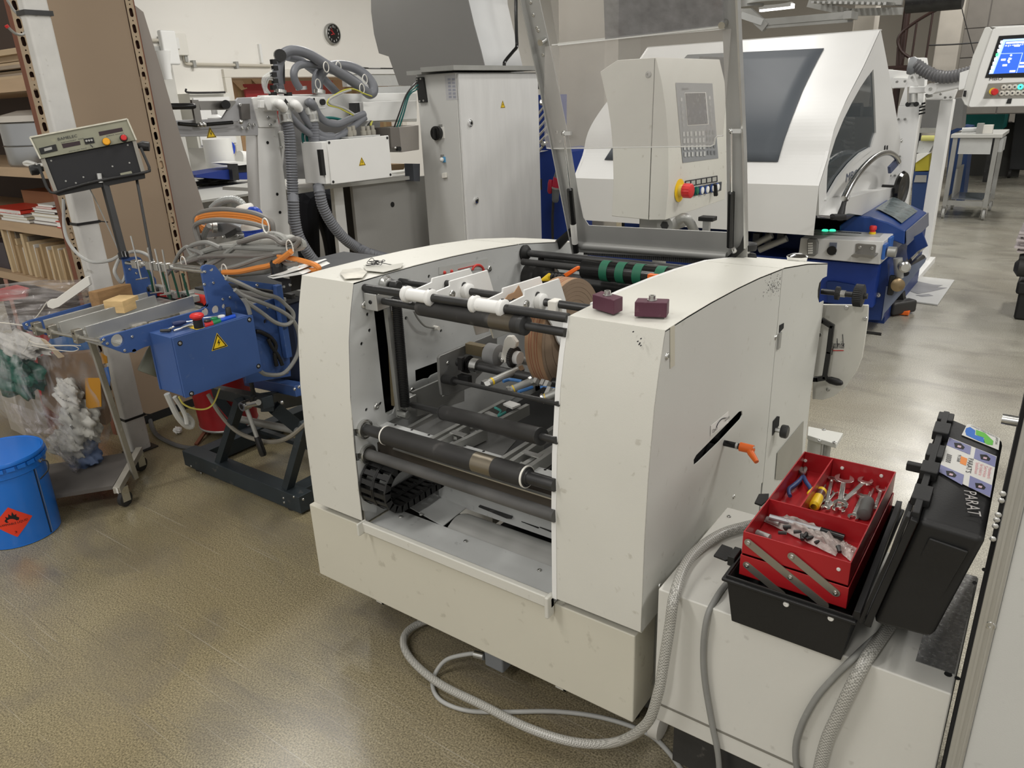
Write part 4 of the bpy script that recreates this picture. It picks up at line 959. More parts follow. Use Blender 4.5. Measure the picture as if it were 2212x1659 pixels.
def patch(c4,off,m,nm,par,n=8):
    def fn(u,v):
        x=(c4[0][0]*(1-u)+c4[1][0]*u)*(1-v)+(c4[3][0]*(1-u)+c4[2][0]*u)*v;y=(c4[0][1]*(1-u)+c4[1][1]*u)*(1-v)+(c4[3][1]*(1-u)+c4[2][1]*u)*v
        return k2(x,y,off)
    return MB().grid(fn,n,n).build(nm,m,par)
kpm=mat('keypad_grey',(.27,.28,.29),.4,var=.05)
kp=patch(((1340,705),(1655,712),(1706,1350),(1402,1390)),.002,kpm,'keypad_panel',CN,12)
patch(((1418,790),(1600,786),(1624,1062),(1442,1075)),.003,plate_white,'screen_bezel',kp)
patch(((1424,796),(1594,792),(1617,1056),(1448,1068)),.0045,mat('lcd_off',(.10,.10,.11),.25,var=.25,vs=40),'screen',kp)
keym=mat('key_light',(.50,.51,.50),.5,var=0);
for r in range(4):
    for c_ in range(6):
        x=1412+c_*31+(9 if c_>2 else 0)+r*4;y=1145-c_*1.5+r*58
        patch(((x-9,y-20),(x+9,y-21),(x+9,y+18),(x-9,y+19)),.0045,keym,'key',kp,2)
    for c_ in range(3):
        x=1610+c_*28+r*4;y=1128+r*58
        patch(((x-8,y-18),(x+8,y-19),(x+8,y+16),(x-8,y+17)),.0045,mat('key_grey',(.20,.21,.22),.5,var=0),'key',kp,2)
for r in range(5):
    for x,dy in ((1392,0),(1632,-15)):
        y=850+r*54+dy;xx=x+r*4.5;patch(((xx-8,y-16),(xx+8,y-16),(xx+8,y+14),(xx-8,y+14)),.004,mat('key_mid',(.34,.35,.35),.5,var=0) if r else keym,'soft_key',kp,2)
txt('palamides',k2(1392,768,.003),(0,1,0),(0,0,1),.010,inkd,kp,width=.07)
st=patch(((1424,1770-1185+0,),(1735,0),(0,0),(0,0)),.1,kpm,'x',CN,2);bpy.data.objects.remove(st)
def patch3(c4,off,m,nm,par,n=3):
    return patch([(x,y+1185) for x,y in c4],off,m,nm,par,n)
ic=patch3(((1422,358),(1698,313),(1700,365),(1424,412)),.003,inkd,'icon_strip',CN)
for k in range(6):
    x=1430+k*45;y=358-k*7.4;patch3(((x,y+8),(x+34,y+2),(x+34,y+38),(x,y+44)),.0045,mat('icon_grey',(.42,.42,.38),.5,var=0),'icon',ic)
bs_=patch3(((1490,415),(1735,365),(1730,440),(1486,490)),.003,mat('button_strip',(.05,.055,.065),.4,var=0),'button_strip',CN)
for x,y,m in ((1512,445,MATS['green_tape']),(1555,440,paper),(1600,432,paper),(1650,420,paper),(1688,412,paper)):
    c=k3(x,y,.003);bt_=MB().lathe(c,(1,0,0),[(.019,0),(.019,.006)],20).build('button_ring',mat('ring_blue',(.04,.10,.35),.4) if m is paper else darkgreen,CN)
    MB().lathe(c+V(.004,0,0),(1,0,0),[(.015,0),(.015,.006),(.013,.0075)],20).build('button_cap',m,bt_)
c=k3(1650,430,.003);MB().bar(c+V(.014,-.004,.024),c+V(.018,.008,-.03),.014,.018,up=(1,0,0)).build('selector',blackp,CN,bevel=.003)
c=k3(1372,440,.001);es=MB().cyl(c,c+V(.003,0,0),.047,n=32).build('stop_disc',yellow,CN)
MB().lathe(c+V(.003,0,0),(1,0,0),[(.024,0),(.024,.016),(.016,.016)],24).build('stop_collar',mat('pale_yellow',(.75,.6,.15),.4),es)
knurl(c+V(.016,0,0),(1,0,0),.030,.042,16).build('stop_button',redk,es)
# console arm
a=P(1440,485,Y=3.05);b_=P(1490,500,Y=3.1)
ar=MB().box(a.x-.10,a.x+.02,2.98,3.12,a.z-.10,a.z+.04).build('swivel_mount',galv,CN,bevel=.01)
c=P(1449,482,Y=3.0);MB().cyl(c-V(0,.06,0),c+V(0,.1,0),.036,n=24).build('pivot',galv,ar);MB().cyl(c-V(0,.065,0),c-V(0,.06,0),.018,n=6).build('pivot_nut',darksteel,ar)
MB().tube([P(1462,478,Y=3.0),P(1478,470,Y=3.0),P(1490,480,Y=3.02),P(1500,500,Y=3.05),P(1515,530,Y=3.1)],.020,12).build('bent_arm',galv,ar)
MB().cyl((a.x-.03,3.05,.5),(a.x-.03,3.05,a.z-.05),.03,n=16).build('arm_post',galv,CN);MB().box(a.x-.2,a.x+.12,2.88,3.2,0,.5).build('arm_pedestal',mat('grey_base',(.2,.2,.2),.5),CN,bevel=.01)
t=thing('handle_post','small black T handle on a bright post between console and guard','handle',P(1526,500,Y=3.05))
a=P(1527,475,Y=3.05);MB().box(a.x-.014,a.x+.014,3.04,3.06,a.z-.35,a.z).build('post',alu,t)
MB().cbox(a+V(.003,0,.006),.065,.05,.018).build('grip_bar',blackp,t,bevel=.003)
# ============================================================ LOW CABINET and TALL CABINET at the right
PZ=.63
LC=thing('low_cabinet','low cream cabinet beside the machine carrying the toolbox','cabinet',(-.3,1.55,0))
MB().box(-.598,-.004,1.342,1.775,.245,PZ).build('body',mat('cabinet_paint',(.66,.65,.60),.42,var=.04,vs=3,spk=.3,spkc=(.3,.28,.24),spks=30,bump=.12,bs=500),LC,bevel=.004)
MB().box(-.598,-.004,1.3405,1.343,.296,.302).build('groove',mat('groove_dark',(.22,.21,.18),.7),LC)
MB().box(-.55,-.05,1.36,1.76,.12,.245).build('base_frame',darksteel,LC)
for x,y in ((-.66,1.52),(-.04,1.45),(-.5,1.72),(-.06,1.72)):
    cs=MB().lathe((x-.018,y,.045),(1,0,0),[(.03,0),(.045,.004),(.045,.032),(.03,.036)],24).build('caster_wheel',offwhite,LC)
    MB().box(x-.024,x+.024,y-.012,y+.03,.085,.2).box(x-.024,x-.020,y-.02,y+.02,.04,.1).build('caster_fork',galv,cs)
MB().box(-.075,-.008,1.40,1.77,PZ+.0005,PZ+.002).build('top_inlay',mat('speckled_metal',(.42,.42,.41),.25,.8,var=.3,vs=120,bump=.15,bs=160),LC)
screw(Q('e1',175,627,Z=PZ),(0,0,1),.006,LC)
c=Q('e6',1765,700,Z=PZ);MB().cyl(c,c+V(0,0,.001),.007,n=12).build('bolt_hole',void,LC);MB().cyl(c+V(.016,-.002,0),c+V(.016,-.002,.001),.005,n=12).build('bolt_hole',void,LC)
TC=thing('tall_cabinet','grey painted tall cabinet at the right edge of the picture','cabinet',(.4,1.6,0))
MB().box(.036,.9,1.325,1.9,.05,1.50).build('front_panel',mat('cabinet_grey',(.60,.60,.57),.45,var=.04,vs=3,spk=.35,spkc=(.25,.24,.22),spks=22,bump=.1,bs=400),TC,bevel=.003)
MB().box(.010,.036,1.322,1.9,.05,1.51).build('corner_profile',alu,TC,bevel=.002);MB().box(.018,.022,1.318,1.324,.05,1.51).box(.029,.032,1.318,1.324,.05,1.51).build('profile_rib',alu,TC)
MB().box(.004,.010,1.33,1.9,.05,1.5).build('side_gap',void,TC)
for p in ((2015,408),):screw(Q('e6',*p,Y=1.325),(0,-1,0),.009,TC)
for p in ((1978,82),(1922,160),(1918,578),(1840,920),(1868,955)):
    c=Q('e6',*p,Y=1.324);MB().cyl(c,c-V(0,.001,0),.0035,n=10).build('rivet_hole',void,TC)
for p in ((818,635),(808,680),(788,775),(778,808),(768,850),(752,935)):
    c=Q('e3',*p,Y=1.318);MB().ball(c,.005,10,6,(1,.5,1)).build('rivet',alu,TC)
c=Q('e3',858,145,Y=1.42);MB().cyl(c-V(.01,0,0),c+V(.02,0,0),.009,n=14).build('side_bolt',steel,TC)
MB().cyl((.1,1.4,0),(.1,1.4,.05),.02).cyl((.8,1.4,0),(.8,1.4,.05),.02).cyl((.1,1.8,0),(.1,1.8,.05),.02).cyl((.8,1.8,0),(.8,1.8,.05),.02).build('levelling_feet',darksteel,TC)
# ============================================================ TOOLBOX
TB=thing('toolbox','black plastic toolbox with opened lid and red cantilever trays on the low cabinet','toolbox',(-.30,1.55,PZ))
bx0,bx1,by0,by1,zt=-.440,-.176,1.302,1.792,.745
tb0=[(-.418,1.322),(-.196,1.322),(-.196,1.772),(-.418,1.772)]
tb1=[(bx0+.008,by0+.008),(bx1-.008,by0+.008),(bx1-.008,by1-.008),(bx0+.008,by1-.008)]
mb=MB();vs=[(x,y,PZ+.001) for x,y in tb0]+[(x,y,zt) for x,y in tb1]
k_=.96
def ins(l,d):cxm=sum(p[0] for p in l)/4;cym=sum(p[1] for p in l)/4;return [(x+(d if x<cxm else-d),y+(d if y<cym else-d)) for x,y in l]
vs += [(x,y,zt) for x,y in ins(tb1,.004)]+[(x,y,PZ+.005) for x,y in ins(tb0,.004)]
fs=[(3,2,1,0),(12,13,14,15)]
for i in range(4):
    j=(i+1) % 4;fs += [(i,j,4+j,4+i),(4+i,4+j,8+j,8+i),(8+i,8+j,12+j,12+i)]
mb.add(vs,fs);mb.build('box_shell',blackp,TB,bevel=.004)
rim=[(x,y,0) for x,y in ((bx0,by0),(bx1,by0),(bx1,by1),(bx0,by1))]
mb=MB()
def rring(d0,d1,z0,z1):
    o_=[(bx0+d0,by0+d0,z0),(bx1-d0,by0+d0,z0),(bx1-d0,by1-d0,z0),(bx0+d0,by1-d0,z0)];i_=[(bx0+d1,by0+d1,z0),(bx1-d1,by0+d1,z0),(bx1-d1,by1-d1,z0),(bx0+d1,by1-d1,z0)]
    return MB().plate(o_,[i_],(0,0,z1-z0))
rring(0,.011,zt-.008,zt).build('rim',blackp,TB,bevel=.003);rring(.007,.0105,zt,zt+.006).build('rim_lip',blackp,TB,bevel=.001)
for p in ((570,1230),(878,1328)):screw(Q('e1',*p,Y=by0+.010),(0,-1,0),.006,TB,plate_white,'rivet')
# latches on the left rim
for pz,pts in (((1,((68,905),(125,828),(200,855),(205,930),(150,938)))),((2,((350,540),(380,480),(450,478),(448,510),(400,558))))):
    ptsw=[Q('e1',*p,Z=zt-.004) for p in pts];lt=MB().prism(ptsw,(0,0,.005)).build('latch',blackp,TB,bevel=.001)
for yy in (1.39,1.66):
    MB().box(bx0-.012,bx0+.004,yy-.022,yy+.022,zt-.012,zt+.012).build('latch_hinge',blackp,TB,bevel=.002)
# red trays
tz0,tz1,tz2=.738,.789,.842
rx0,rx1,ry0,ry1=-.416,-.206,1.346,1.782
def tray(x0,x1,y0,y1,z0,z1,parts=()):
    w=.003;mb=MB();mb.box(x0,x1,y0,y1,z0,z0+w)
    mb.plate([(x0,y0,z0),(x1,y0,z0),(x1,y1,z0),(x0,y1,z0)],[[(x0+w,y0+w,z0),(x1-w,y0+w,z0),(x1-w,y1-w,z0),(x0+w,y1-w,z0)]],(0,0,z1-z0))
    o=mb.build('tray',red,TB,bevel=.0012)
    for p in parts:MB().box(*p,z0+w,z1-.002).build('divider',red,o)
    return o
yd=Q('e1',800,590,Z=tz2).y;xd_=Q('e1',775,395,Z=tz2).x
tray(rx0-.001,rx1+.003,ry0-.003,ry1,tz0,tz1-.002)
T_=tray(rx0,rx1,ry0,ry1,tz1,tz2,((rx0+.003,rx1-.003,yd-.0015,yd+.0015),(xd_-.0015,xd_+.0015,yd+.0015,ry1-.003)))
for pa,pb,off in (((310,805),(835,1235),.003),((610,900),(912,1150),.003),((300,960),(540,1160),.0015)):
    a=Q('e1',*pa,Y=ry0-off);b_=Q('e1',*pb,Y=ry0-off);d=(b_-a).normalized();n=V(-d.z,0,d.x)*.0085
    cap=[a+d*0,];pts=[a+n*math.cos(t)-d*.0085*math.sin(t) for t in np.linspace(0,math.pi,9)]+[b_-n*math.cos(t)*1.0+d*.0085*math.sin(t) for t in np.linspace(0,math.pi,9)]
    pts=[a+n*math.cos(t)-d*.0085*math.sin(t) for t in np.linspace(math.pi,0,9)][::-1]+[b_-n*math.cos(t)+d*.0085*math.sin(t) for t in np.linspace(0,math.pi,9)]
    arm=MB().prism(pts,(0,-.0018,0)).build('cantilever_arm',mat('arm_steel',(.40,.37,.32),.35,.8,var=.1),TB)
    screw(a-V(0,.0015,0),(0,-1,0),.0052,arm,name='rivet')
    if pa[0] != 300:screw(b_-V(0,.0015,0) if pa[0]==610 else a+(b_-a)*.56-V(0,.0015,0),(0,-1,0),.0052,arm,name='rivet')
screw(Q('e1',932,990,Y=ry0),(0,-1,0),.004,T_,plate_white,'rivet')
for p in ((703,240),(957,291),(1227,345)):screw(Q('e1',*p,Y=ry1-.004),(0,-1,0),.0042,T_,plate_white,'rivet')
MB().box(rx0,rx1,1.36,1.75,PZ+.006,PZ+.05).build('box_bottom_dark',void,TB)
# lid standing open against the tall cabinet
zl=1.0
n_bl,n_br=V(-.150,1.300,.756),V(-.052,1.318,.752)
n_tr=V(-.004,1.290,zl-.005);n_tl=Q('e3',262,800,Z=zl)
f_bl,f_br=V(-.160,1.80,.756),V(-.06,1.78,.752);f_tr=Q('e3',832,275,Z=zl);f_tl=Q('e3',462,120,Z=zl)
f_tr=V(min(f_tr.x,-.004),f_tr.y,f_tr.z)
LID=MB().hexa([n_bl,n_br,f_br,f_bl,n_tl,n_tr,f_tr,f_tl]).build('lid',blackp,TB,bevel=.012)
fl=MB()
for a,b_ in ((n_bl,n_tl),(n_tl,f_tl),(f_tl,f_bl),(f_bl,n_bl)):fl.bar(a-V(.006,0,0),b_-V(.006,0,0),.022,.012,up=(1,0,0))
fl.build('lid_flange',blackp,LID,bevel=.002)
e0=Q('e3',0,1290,Z=.775);
fl=MB();fl.bar(V(-.178,1.31,.755),V(-.190,1.79,.755),.012,.02).bar(n_bl+V(-.018,.0,.0),n_tl+V(-.016,0,.004),.006,.02,up=(0,1,0));fl.build('hinge_strip',blackp,LID,bevel=.001)
dT=(f_tl-n_tl)
for f0,f1,hh in ((.10,.22,.016),(.32,.42,.020),(.50,.62,.014),(.72,.84,.02),(.90,.99,.014)):
    a=n_tl+dT*f0;b_=n_tl+dT*f1
    MB().obox(a+V(-.020,0,-.004),b_-a,(.030,0,0),(0,0,hh)).build('hinge_lug',blackp,LID,bevel=.002)
MB().obox(n_tl+dT*.36+V(-.045,0,-.002),dT*.03,(.05,0,0),(0,0,.016)).build('latch_catch',blackp,LID,bevel=.002)
MB().prism([n_br+V(-.075,-.004,.03),n_br+V(-.012,-.004,.03),n_tr+V(-.02,-.004,-.03),n_tl+V(.02,-.004,-.03)],(0,.006,0)).build('end_panel',blackp,LID,bevel=.003)
# stickers on the lid face that now points up
LZn=(f_tl-n_tl).cross(f_tr-n_tl).normalized();LZn=LZn if LZn.z>0 else-LZn
def L3(x,y,off=.0012):
    d=_f*FPX+_r*(1900+x*.32534-1106)-_u*(860+y*.32534-829.5);o=(n_tl+f_tr)*.5*0+n_tl+LZn*(off+.0005);return CAM+d*((o-CAM).dot(LZn)/d.dot(LZn))
s1=MB().prism([L3(*p) for p in ((580,175),(600,172),(800,268),(790,345),(545,245))],LZn*.0004).build('eco_sticker',plate_white,LID)
MB().prism([L3(*p,.002) for p in ((575,200),(600,192),(635,215),(632,245),(690,262),(698,298),(660,285),(575,245),(568,220))],LZn*.0003).build('blue_arrow',mat('sticker_blue',(.02,.16,.6),.5,var=0),s1)
MB().prism([L3(*p,.002) for p in ((640,210),(700,232),(755,285),(750,312),(715,308),(692,292),(695,265),(638,242))],LZn*.0003).build('green_arrow',mat('sticker_green',(.12,.5,.05),.5,var=0),s1)
def ltxt(s,p,q,h,m,par,off=.0022,flip=1):
    a,b_=L3(*p,off),L3(*q,off);d=(b_-a);txt(s,a,d,LZn.cross(d),h,m,par,width=d.length,off=.0002)
ltxt('UMWELTFREUNDLICH',(604,184),(770,262),.005,inkd,s1)
ltxt('ABS/PC/SAN',(773,262),(766,305),.004,inkd,s1)
s2=MB().prism([L3(*p) for p in ((462,260),(778,388),(733,660),(390,490))],LZn*.0004).build('product_sticker',plate_white,LID)
vio=mat('sticker_violet',(.24,.25,.45),.5,var=.15)
for q4 in (((465,264),(608,322),(600,375),(445,312)),((638,332),(774,390),(766,458),(625,400)),((400,440),(560,510),(548,578),(392,488)),((600,515),(748,580),(734,656),(590,590))):
    ph=MB().prism([L3(*p,.002) for p in q4],LZn*.0003).build('printed_photo',vio,s2)
    c=sum((Vector((*p,0)) for p in q4),Vector())/4
    MB().prism([L3(c.x+dx,c.y+dy,.0025) for dx,dy in ((-35,-22),(10,-18),(36,8),(25,22),(-28,10))],LZn*.0003).build('photo_motif',black,ph)
    MB().prism([L3(c.x+dx,c.y+dy,.003) for dx,dy in ((-10,-6),(14,0),(10,12),(-14,6))],LZn*.0002).build('photo_detail',mat('pale_pink',(.65,.45,.52),.5,var=0),ph)
MB().prism([L3(*p,.002) for p in ((540,385),(583,402),(573,448),(533,432))],LZn*.0003).build('price_tag',mat('tag_orange',(.85,.28,.06),.5,var=0),s2)
ltxt("PARAT'S",(590,398),(570,492),.009,inkd,s2)
ltxt('PARAT',(612,404),(598,470),.0005,inkr,s2) if False else None
for k,s in enumerate(('Spezialboxen','für Industrie','Service','Handwerk')):
    ltxt(s,(640+k*28,425+k*11),(628+k*28,500+k*11),.006,mat('pink_ink',(.75,.35,.38),.5,var=0),s2)
for k in range(9):
    a=L3(448-k*1.2,370+k*6,.002);b_=L3(480-k*1.2,382+k*6,.002);MB().bar(a,b_,.0012 if k % 2 else .002,.0003,up=LZn).build('barcode_bar',inkd,s2)
ltxt('91368',(520,375),(512,420),.006,inkd,s2)
for q4 in (((575,600),(600,600),(575,770),(545,755)),):pass
pt=L3(550,752);ltxt('PARAT',(560,612),(588,772),.020,mat('embossed_grey',(.5,.48,.46),.6,var=.1),LID,.0015)
# ---------------------------------------------------------- tools lying in the trays
TZ=tz1+.006
def E2(x,y,z=None):return Q('e2',x,y,Z=TZ if z is None else z)
chr_=mat('tool_chrome',(.72,.71,.68),.22,1,var=.08,vs=20)
def wrench(a,b_,w,lab,ra=None,rb=None,jaw=0.5,open_a=True,open_b=True,z0=0,z1=0):
    a,b_=a+V(0,0,z0),b_+V(0,0,z1);d=(b_-a);L_=d.length;d.normalize();s=V(0,0,1).cross(d).normalized();up=d.cross(s)
    if up.z<0:up=-up
    o=thing('wrench',lab,'wrench',(a+b_)/2,'spanners in the red tray')
    MB().obox(a+d*L_*.1-s*w*.5-up*.002,d*L_*.8,s*w,up*.005).build('shank',chr_,o,bevel=.0008)
    MB().obox(a+d*L_*.2-s*w*.25+up*.003,d*L_*.6,s*w*.5,up*.0008).build('rib',steel,o)
    for c,dd,r,op in ((a+d*(w*.9),-d,ra or w,open_a),(b_-d*(w*.9),d,rb or w,open_b)):
        if op:
            pts=[]
            for t in np.linspace(-2.55,2.55,22):t += math.pi;pts.append(c-up*.002+(dd*math.cos(t)+s*math.sin(t))*r)
            e1_,e2_=pts[-1],pts[0]
            g=jaw*r
            pts=pts+[c-up*.002+dd*r*.95+s*g*(-1 if (e1_-c).dot(s)<0 else 1),c-up*.002-dd*r*.15+s*g*(-1 if (e1_-c).dot(s)<0 else 1),c-up*.002-dd*r*.35,c-up*.002-dd*r*.15+s*g*(1 if (e1_-c).dot(s)<0 else-1),c-up*.002+dd*r*.95+s*g*(1 if (e1_-c).dot(s)<0 else-1)]
            MB().prism(pts,up*.006).build('open_jaw',chr_,o,bevel=.0005)
        else:
            MB().plate([c-up*.002+(dd*math.cos(t)+s*math.sin(t))*r for t in np.linspace(0,6.283,25)[:-1]],[[c-up*.002+(dd*math.cos(t)+s*math.sin(t))*r*.6 for t in np.linspace(0,6.283,13)[:-1]]],up*.007).build('ring_end',chr_,o)
    return o
wrench(E2(1370,500),E2(1290,930),.011,'large chrome open spanner standing out in the middle of the red tray',.022,.014,z0=.012,z1=.006)
wrench(E2(1660,560),E2(1290,900),.010,'chrome open spanner lying diagonally on top of the others',.017,.016,z0=.018,z1=.016)
wrench(E2(1640,660),E2(1480,1000),.010,'chrome spanner leaning between middle spanners and grey screwdriver',.018,.012,z0=.004)
wrench(E2(1210,480),E2(1120,860),.008,'slim chrome spanner next to the yellow screwdriver',.009,.008,z0=.006,open_a=False)
wrench(E2(1400,690),E2(1100,870),.009,'chrome spanner lying flat under the big one',.009,.010,z0=.002,open_a=False)
wrench(E2(1260,640),E2(1130,790),.006,'small chrome spanner near the yellow screwdriver handle',.007,.012,z0=.001)
wrench(E2(1870,600),E2(1770,900),.008,'bright chrome spanner against the right tray wall',.013,.007,z0=.004)
# screwdrivers
def sdriver(a,b_,c,r,hm,lab,m2=None,z=0):
    a,b_,c=a+V(0,0,z+.012),b_+V(0,0,z+.012),c+V(0,0,.004);d=(b_-a).normalized()
    o=thing('screwdriver',lab,'screwdriver',(a+b_)/2,'screwdrivers in the red tray')
    L_=(b_-a).length;MB().lathe(a,d,[(r*.6,0),(r,L_*.06),(r*1.05,L_*.3),(r*.95,L_*.6),(r*1.05,L_*.8),(r*.8,L_*.97),(r*.4,L_)],12).build('handle',hm,o)
    if m2:
        MB().lathe(b_-d*L_*.22,d,[(r*1.02,0),(r*1.09,.002),(r*1.03,L_*.14),(r*.8,L_*.16)],12).build('handle_ring',m2,o)
        u=V(0,0,1).cross(d).normalized();
        MB().lathe(a-d*.0,d,[(r*.62,0),(r*1.06,L_*.06),(r*1.10,L_*.3),(r*1.0,L_*.55)],12).build('handle_grip',m2,o)
    MB().cyl(b_,c,r*.22,n=10).build('blade',steel,o)
    return o
sdriver(E2(960,890),E2(1075,660),E2(1120,560),.0115,mat('brown_handle',(.10,.03,.02),.35),'yellow and brown screwdriver with fat handle in the red tray',yellow)
sdriver(E2(900,720),E2(975,640),E2(1110,520),.006,yellow,'thin yellow screwdriver half hidden by the fat one')
sdriver(E2(1620,1010),E2(1690,800),E2(1755,610),.0145,mat('grey_grip',(.09,.09,.085),.7,var=.2,vs=60),'grey ribbed handle screwdriver at the right of the red tray')
# pliers
pz=TZ
PL=thing('side_cutters','side cutting pliers with blue handles alone in the left tray compartment','pliers',E2(820,500))
bh=mat('plier_blue',(.03,.06,.17),.4)
MB().tube([E2(815,430,pz+.008),E2(770,490,pz+.012),E2(700,550,pz+.012),E2(645,590,pz+.011),E2(640,640,pz+.010),E2(655,685,pz+.01)],.0055,10,rfun=lambda i:.0042+.0018*math.sin(min(1,i/18)*3)).build('handle',bh,PL)
MB().tube([E2(835,430,pz+.008),E2(870,500,pz+.012),E2(920,570,pz+.012),E2(950,640,pz+.011),E2(940,690,pz+.008)],.0052,10).build('handle',bh,PL)
for pts in (((770,330),(790,318),(822,335),(824,420),(800,415),(768,370)),((880,335),(858,318),(828,335),(828,420),(856,405),(882,360))):
    MB().prism([E2(*p,pz+.008) for p in pts],(0,0,.007)).build('jaw',mat('tool_iron',(.30,.28,.26),.4,.8,var=.3,vs=30),PL,bevel=.001)
c=E2(835,385,pz+.014);MB().cyl(c,c+V(0,0,.003),.005,n=14).build('pivot',steel,PL)
# marker and plastic bag
MK=thing('marker_pen','silver marker pen with black cap beside the plastic bag','pen',E2(1000,1100))
a,m_,b_=E2(380,960,pz+.02),E2(1060,1140,pz+.014),E2(1375,1240,pz+.012)
MB().cyl(a,m_,.0065,n=16).build('barrel',mat('marker_silver',(.35,.35,.36),.35,.5),MK);MB().cyl(m_,b_,.0078,n=16).build('cap',blackg,MK)
mm=m_+(b_-m_)*.4;MB().cyl(mm,mm+(b_-m_)*.02,.0082,n=16).build('cap_ring',blackp,MK)
def bagf(c4,h,seed,wob):
    rnd=random.Random(seed);ph=[rnd.random()*6 for _ in range(8)]
    def fn(u,v):
        x=(c4[0][0]*(1-u)+c4[1][0]*u)*(1-v)+(c4[3][0]*(1-u)+c4[2][0]*u)*v;y=(c4[0][1]*(1-u)+c4[1][1]*u)*(1-v)+(c4[3][1]*(1-u)+c4[2][1]*u)*v
        p=E2(x,y,pz+.001);s=min(1,5*u,5*(1-u),5*v,5*(1-v))
        z=h*s*(.75+.25*math.sin(u*9+ph[0])*math.sin(v*5+ph[1]))+wob*(math.sin(u*40+v*23+ph[2])+math.sin(u*19-v*37+ph[3])+math.sin(v*51+u*8+ph[4]))*s
        return p+V(wob*math.sin(v*30+ph[5]),wob*math.sin(u*33+ph[6]),z)
    return fn
PB=thing('parts_bag','crumpled clear plastic bag of dark parts in the front red compartment','plastic bag',E2(800,1250))
bagm=mat('bag_film',(.62,.55,.51),.15,var=.5,vs=90,alpha=.72,bump=.6,bs=200)
MB().grid(bagf(((300,1010),(480,930),(1380,1270),(1260,1480)),.022,2,.0016),40,26).build('film',bagm,PB)
MB().grid(bagf(((1200,1330),(1350,1280),(1570,1390),(1480,1570)),.008,5,.001),16,16).build('film_end',bagm,PB)
random.seed(11)
for k in range(11):
    u=random.random();v=random.random();p=E2(420+u*900,1050+u*260+v*120,pz+.006+random.random()*.006)
    a_=random.random()*3;MB().cyl(p,p+V(math.cos(a_),math.sin(a_),.2)*.016,.004,n=8).build('metal_part',darksteel,PB)
for p in ((350,990),(215,1170)):
    c=E2(*p,pz+.008);MB().cyl(c,c+V(.03,-.008,.002),.007,n=12).build('metal_tube',galv,PB)
# ============================================================ HOSES and CABLES in front
brm=bpy.data.materials.new('braided_hose');brm.use_nodes=True
nt=brm.node_tree;wv=nt.nodes.new('ShaderNodeTexChecker');wv.inputs['Scale'].default_value=260;tc=nt.nodes.new('ShaderNodeTexCoord');nt.links.new(tc.outputs['Object'],wv.inputs[0])
wv.inputs[1].default_value=(.52,.51,.47,1);wv.inputs[2].default_value=(.25,.245,.22,1);nt.links.new(wv.outputs[0],nt.nodes['Principled BSDF'].inputs['Base Color']);nt.nodes['Principled BSDF'].inputs['Roughness'].default_value=.3
def ph(k,pts):
    return [Q(k,p[0],p[1],**({'Z':p[2]} if len(p)==3 else {'Y':p[3]})) for p in pts]
def pp(pts):return [P(p[0],p[1],**({'Z':p[2]} if len(p)==3 else {'Y':p[3]})) for p in pts]
hz=thing('braided_hose','thick braided clear hose looping from the low cabinet under the machine','hose',(-.9,1.5,0))
MB().tube(pp(((1650,1128,.648),(1617,1135,.648),(1560,1152,.65),(1510,1185,.655),(1478,1225,.655),(1456,1290,0,1.318),(1447,1350,0,1.305),(1434,1430,0,1.295),(1421,1500,0,1.285),(1395,1565,0,1.29),(1330,1603,0,1.31),(1240,1603,.09),(1140,1572,.075),(1040,1522,.06),(950,1477,.045),(893,1430,.03),(872,1392,.025),(882,1362,.025),(925,1340,.03),(1000,1330,.05))),.0125,12,sm=8).build('hose',brm,hz)
t=thing('grey_cable','grey cable from the plug under the skirt running across the floor','cable',(-.9,1.6,0))
MB().tube(pp(((1040,1412,.10),(1010,1413,.09),(965,1425,.05),(940,1455,.015),(935,1485,.008),(955,1515,.008),(1010,1535,.008),(1090,1538,.008),(1200,1537,.008),(1300,1550,.008),(1390,1580,.008),(1440,1620,.008),(1490,1690,.008),(1530,1760,.008))),.0068,10,sm=8).build('cable',cablel,t)
a=P(1026,1413,Z=.10);b_=P(1046,1418,Z=.105)
gl=MB().cyl(a,b_,.012,n=12).build('cable_gland',steel,t);c=P(1072,1425,Z=.10)
MB().cbox(c+V(.0,.01,.0),.07,.05,.055).build('plug_housing',mat('plug_grey',(.20,.21,.22),.5),t,bevel=.006)
t=thing('grey_cable','worn grey cable hanging down left of the toolbox','cable',(-.5,1.33,.6))
MB().tube(pp(((1640,1215,.637),(1600,1232,.637),(1568,1262,.637),(1545,1295,.637),(1527,1335,0,1.332),(1519,1400,0,1.33),(1522,1470,0,1.33),(1537,1560,0,1.33),(1552,1640,0,1.33),(1558,1760,0,1.33))),.0068,10,sm=8).build('cable',cableg,t)
t=thing('grey_cable','worn grey cable hanging beside the braided hose at the right','cable',(-.2,1.33,.6))
MB().tube(pp(((1940,1340,.637),(1890,1378,.637),(1845,1420,.637),(1800,1465,0,1.333),(1762,1510,0,1.33),(1730,1570,0,1.33),(1718,1625,0,1.33),(1728,1700,0,1.33),(1740,1780,0,1.33))),.0068,10,sm=8).build('cable',cableg,t)
t=thing('braided_hose','thick braided grey hose running from under the toolbox lid down the front','hose',(-.15,1.33,.6))
MB().tube(pp(((1990,1270,.645),(1950,1315,.645),(1912,1365,.645),(1877,1415,.645),(1846,1470,0,1.322),(1810,1545,0,1.318),(1784,1605,0,1.318),(1762,1700,0,1.318),(1750,1790,0,1.318))),.0128,12,sm=8).build('hose',brm,t)
KC.update(f1=(0,580,.15371),f2=(0,820,.15371),f3=(0,140,.09042),f4=(520,560,.08137))
def PN(x,y,o,n):
    d=_f*FPX+_r*(x-1106)-_u*(y-829.5);return CAM+d*((Vector(o)-CAM).dot(n)/d.dot(n))
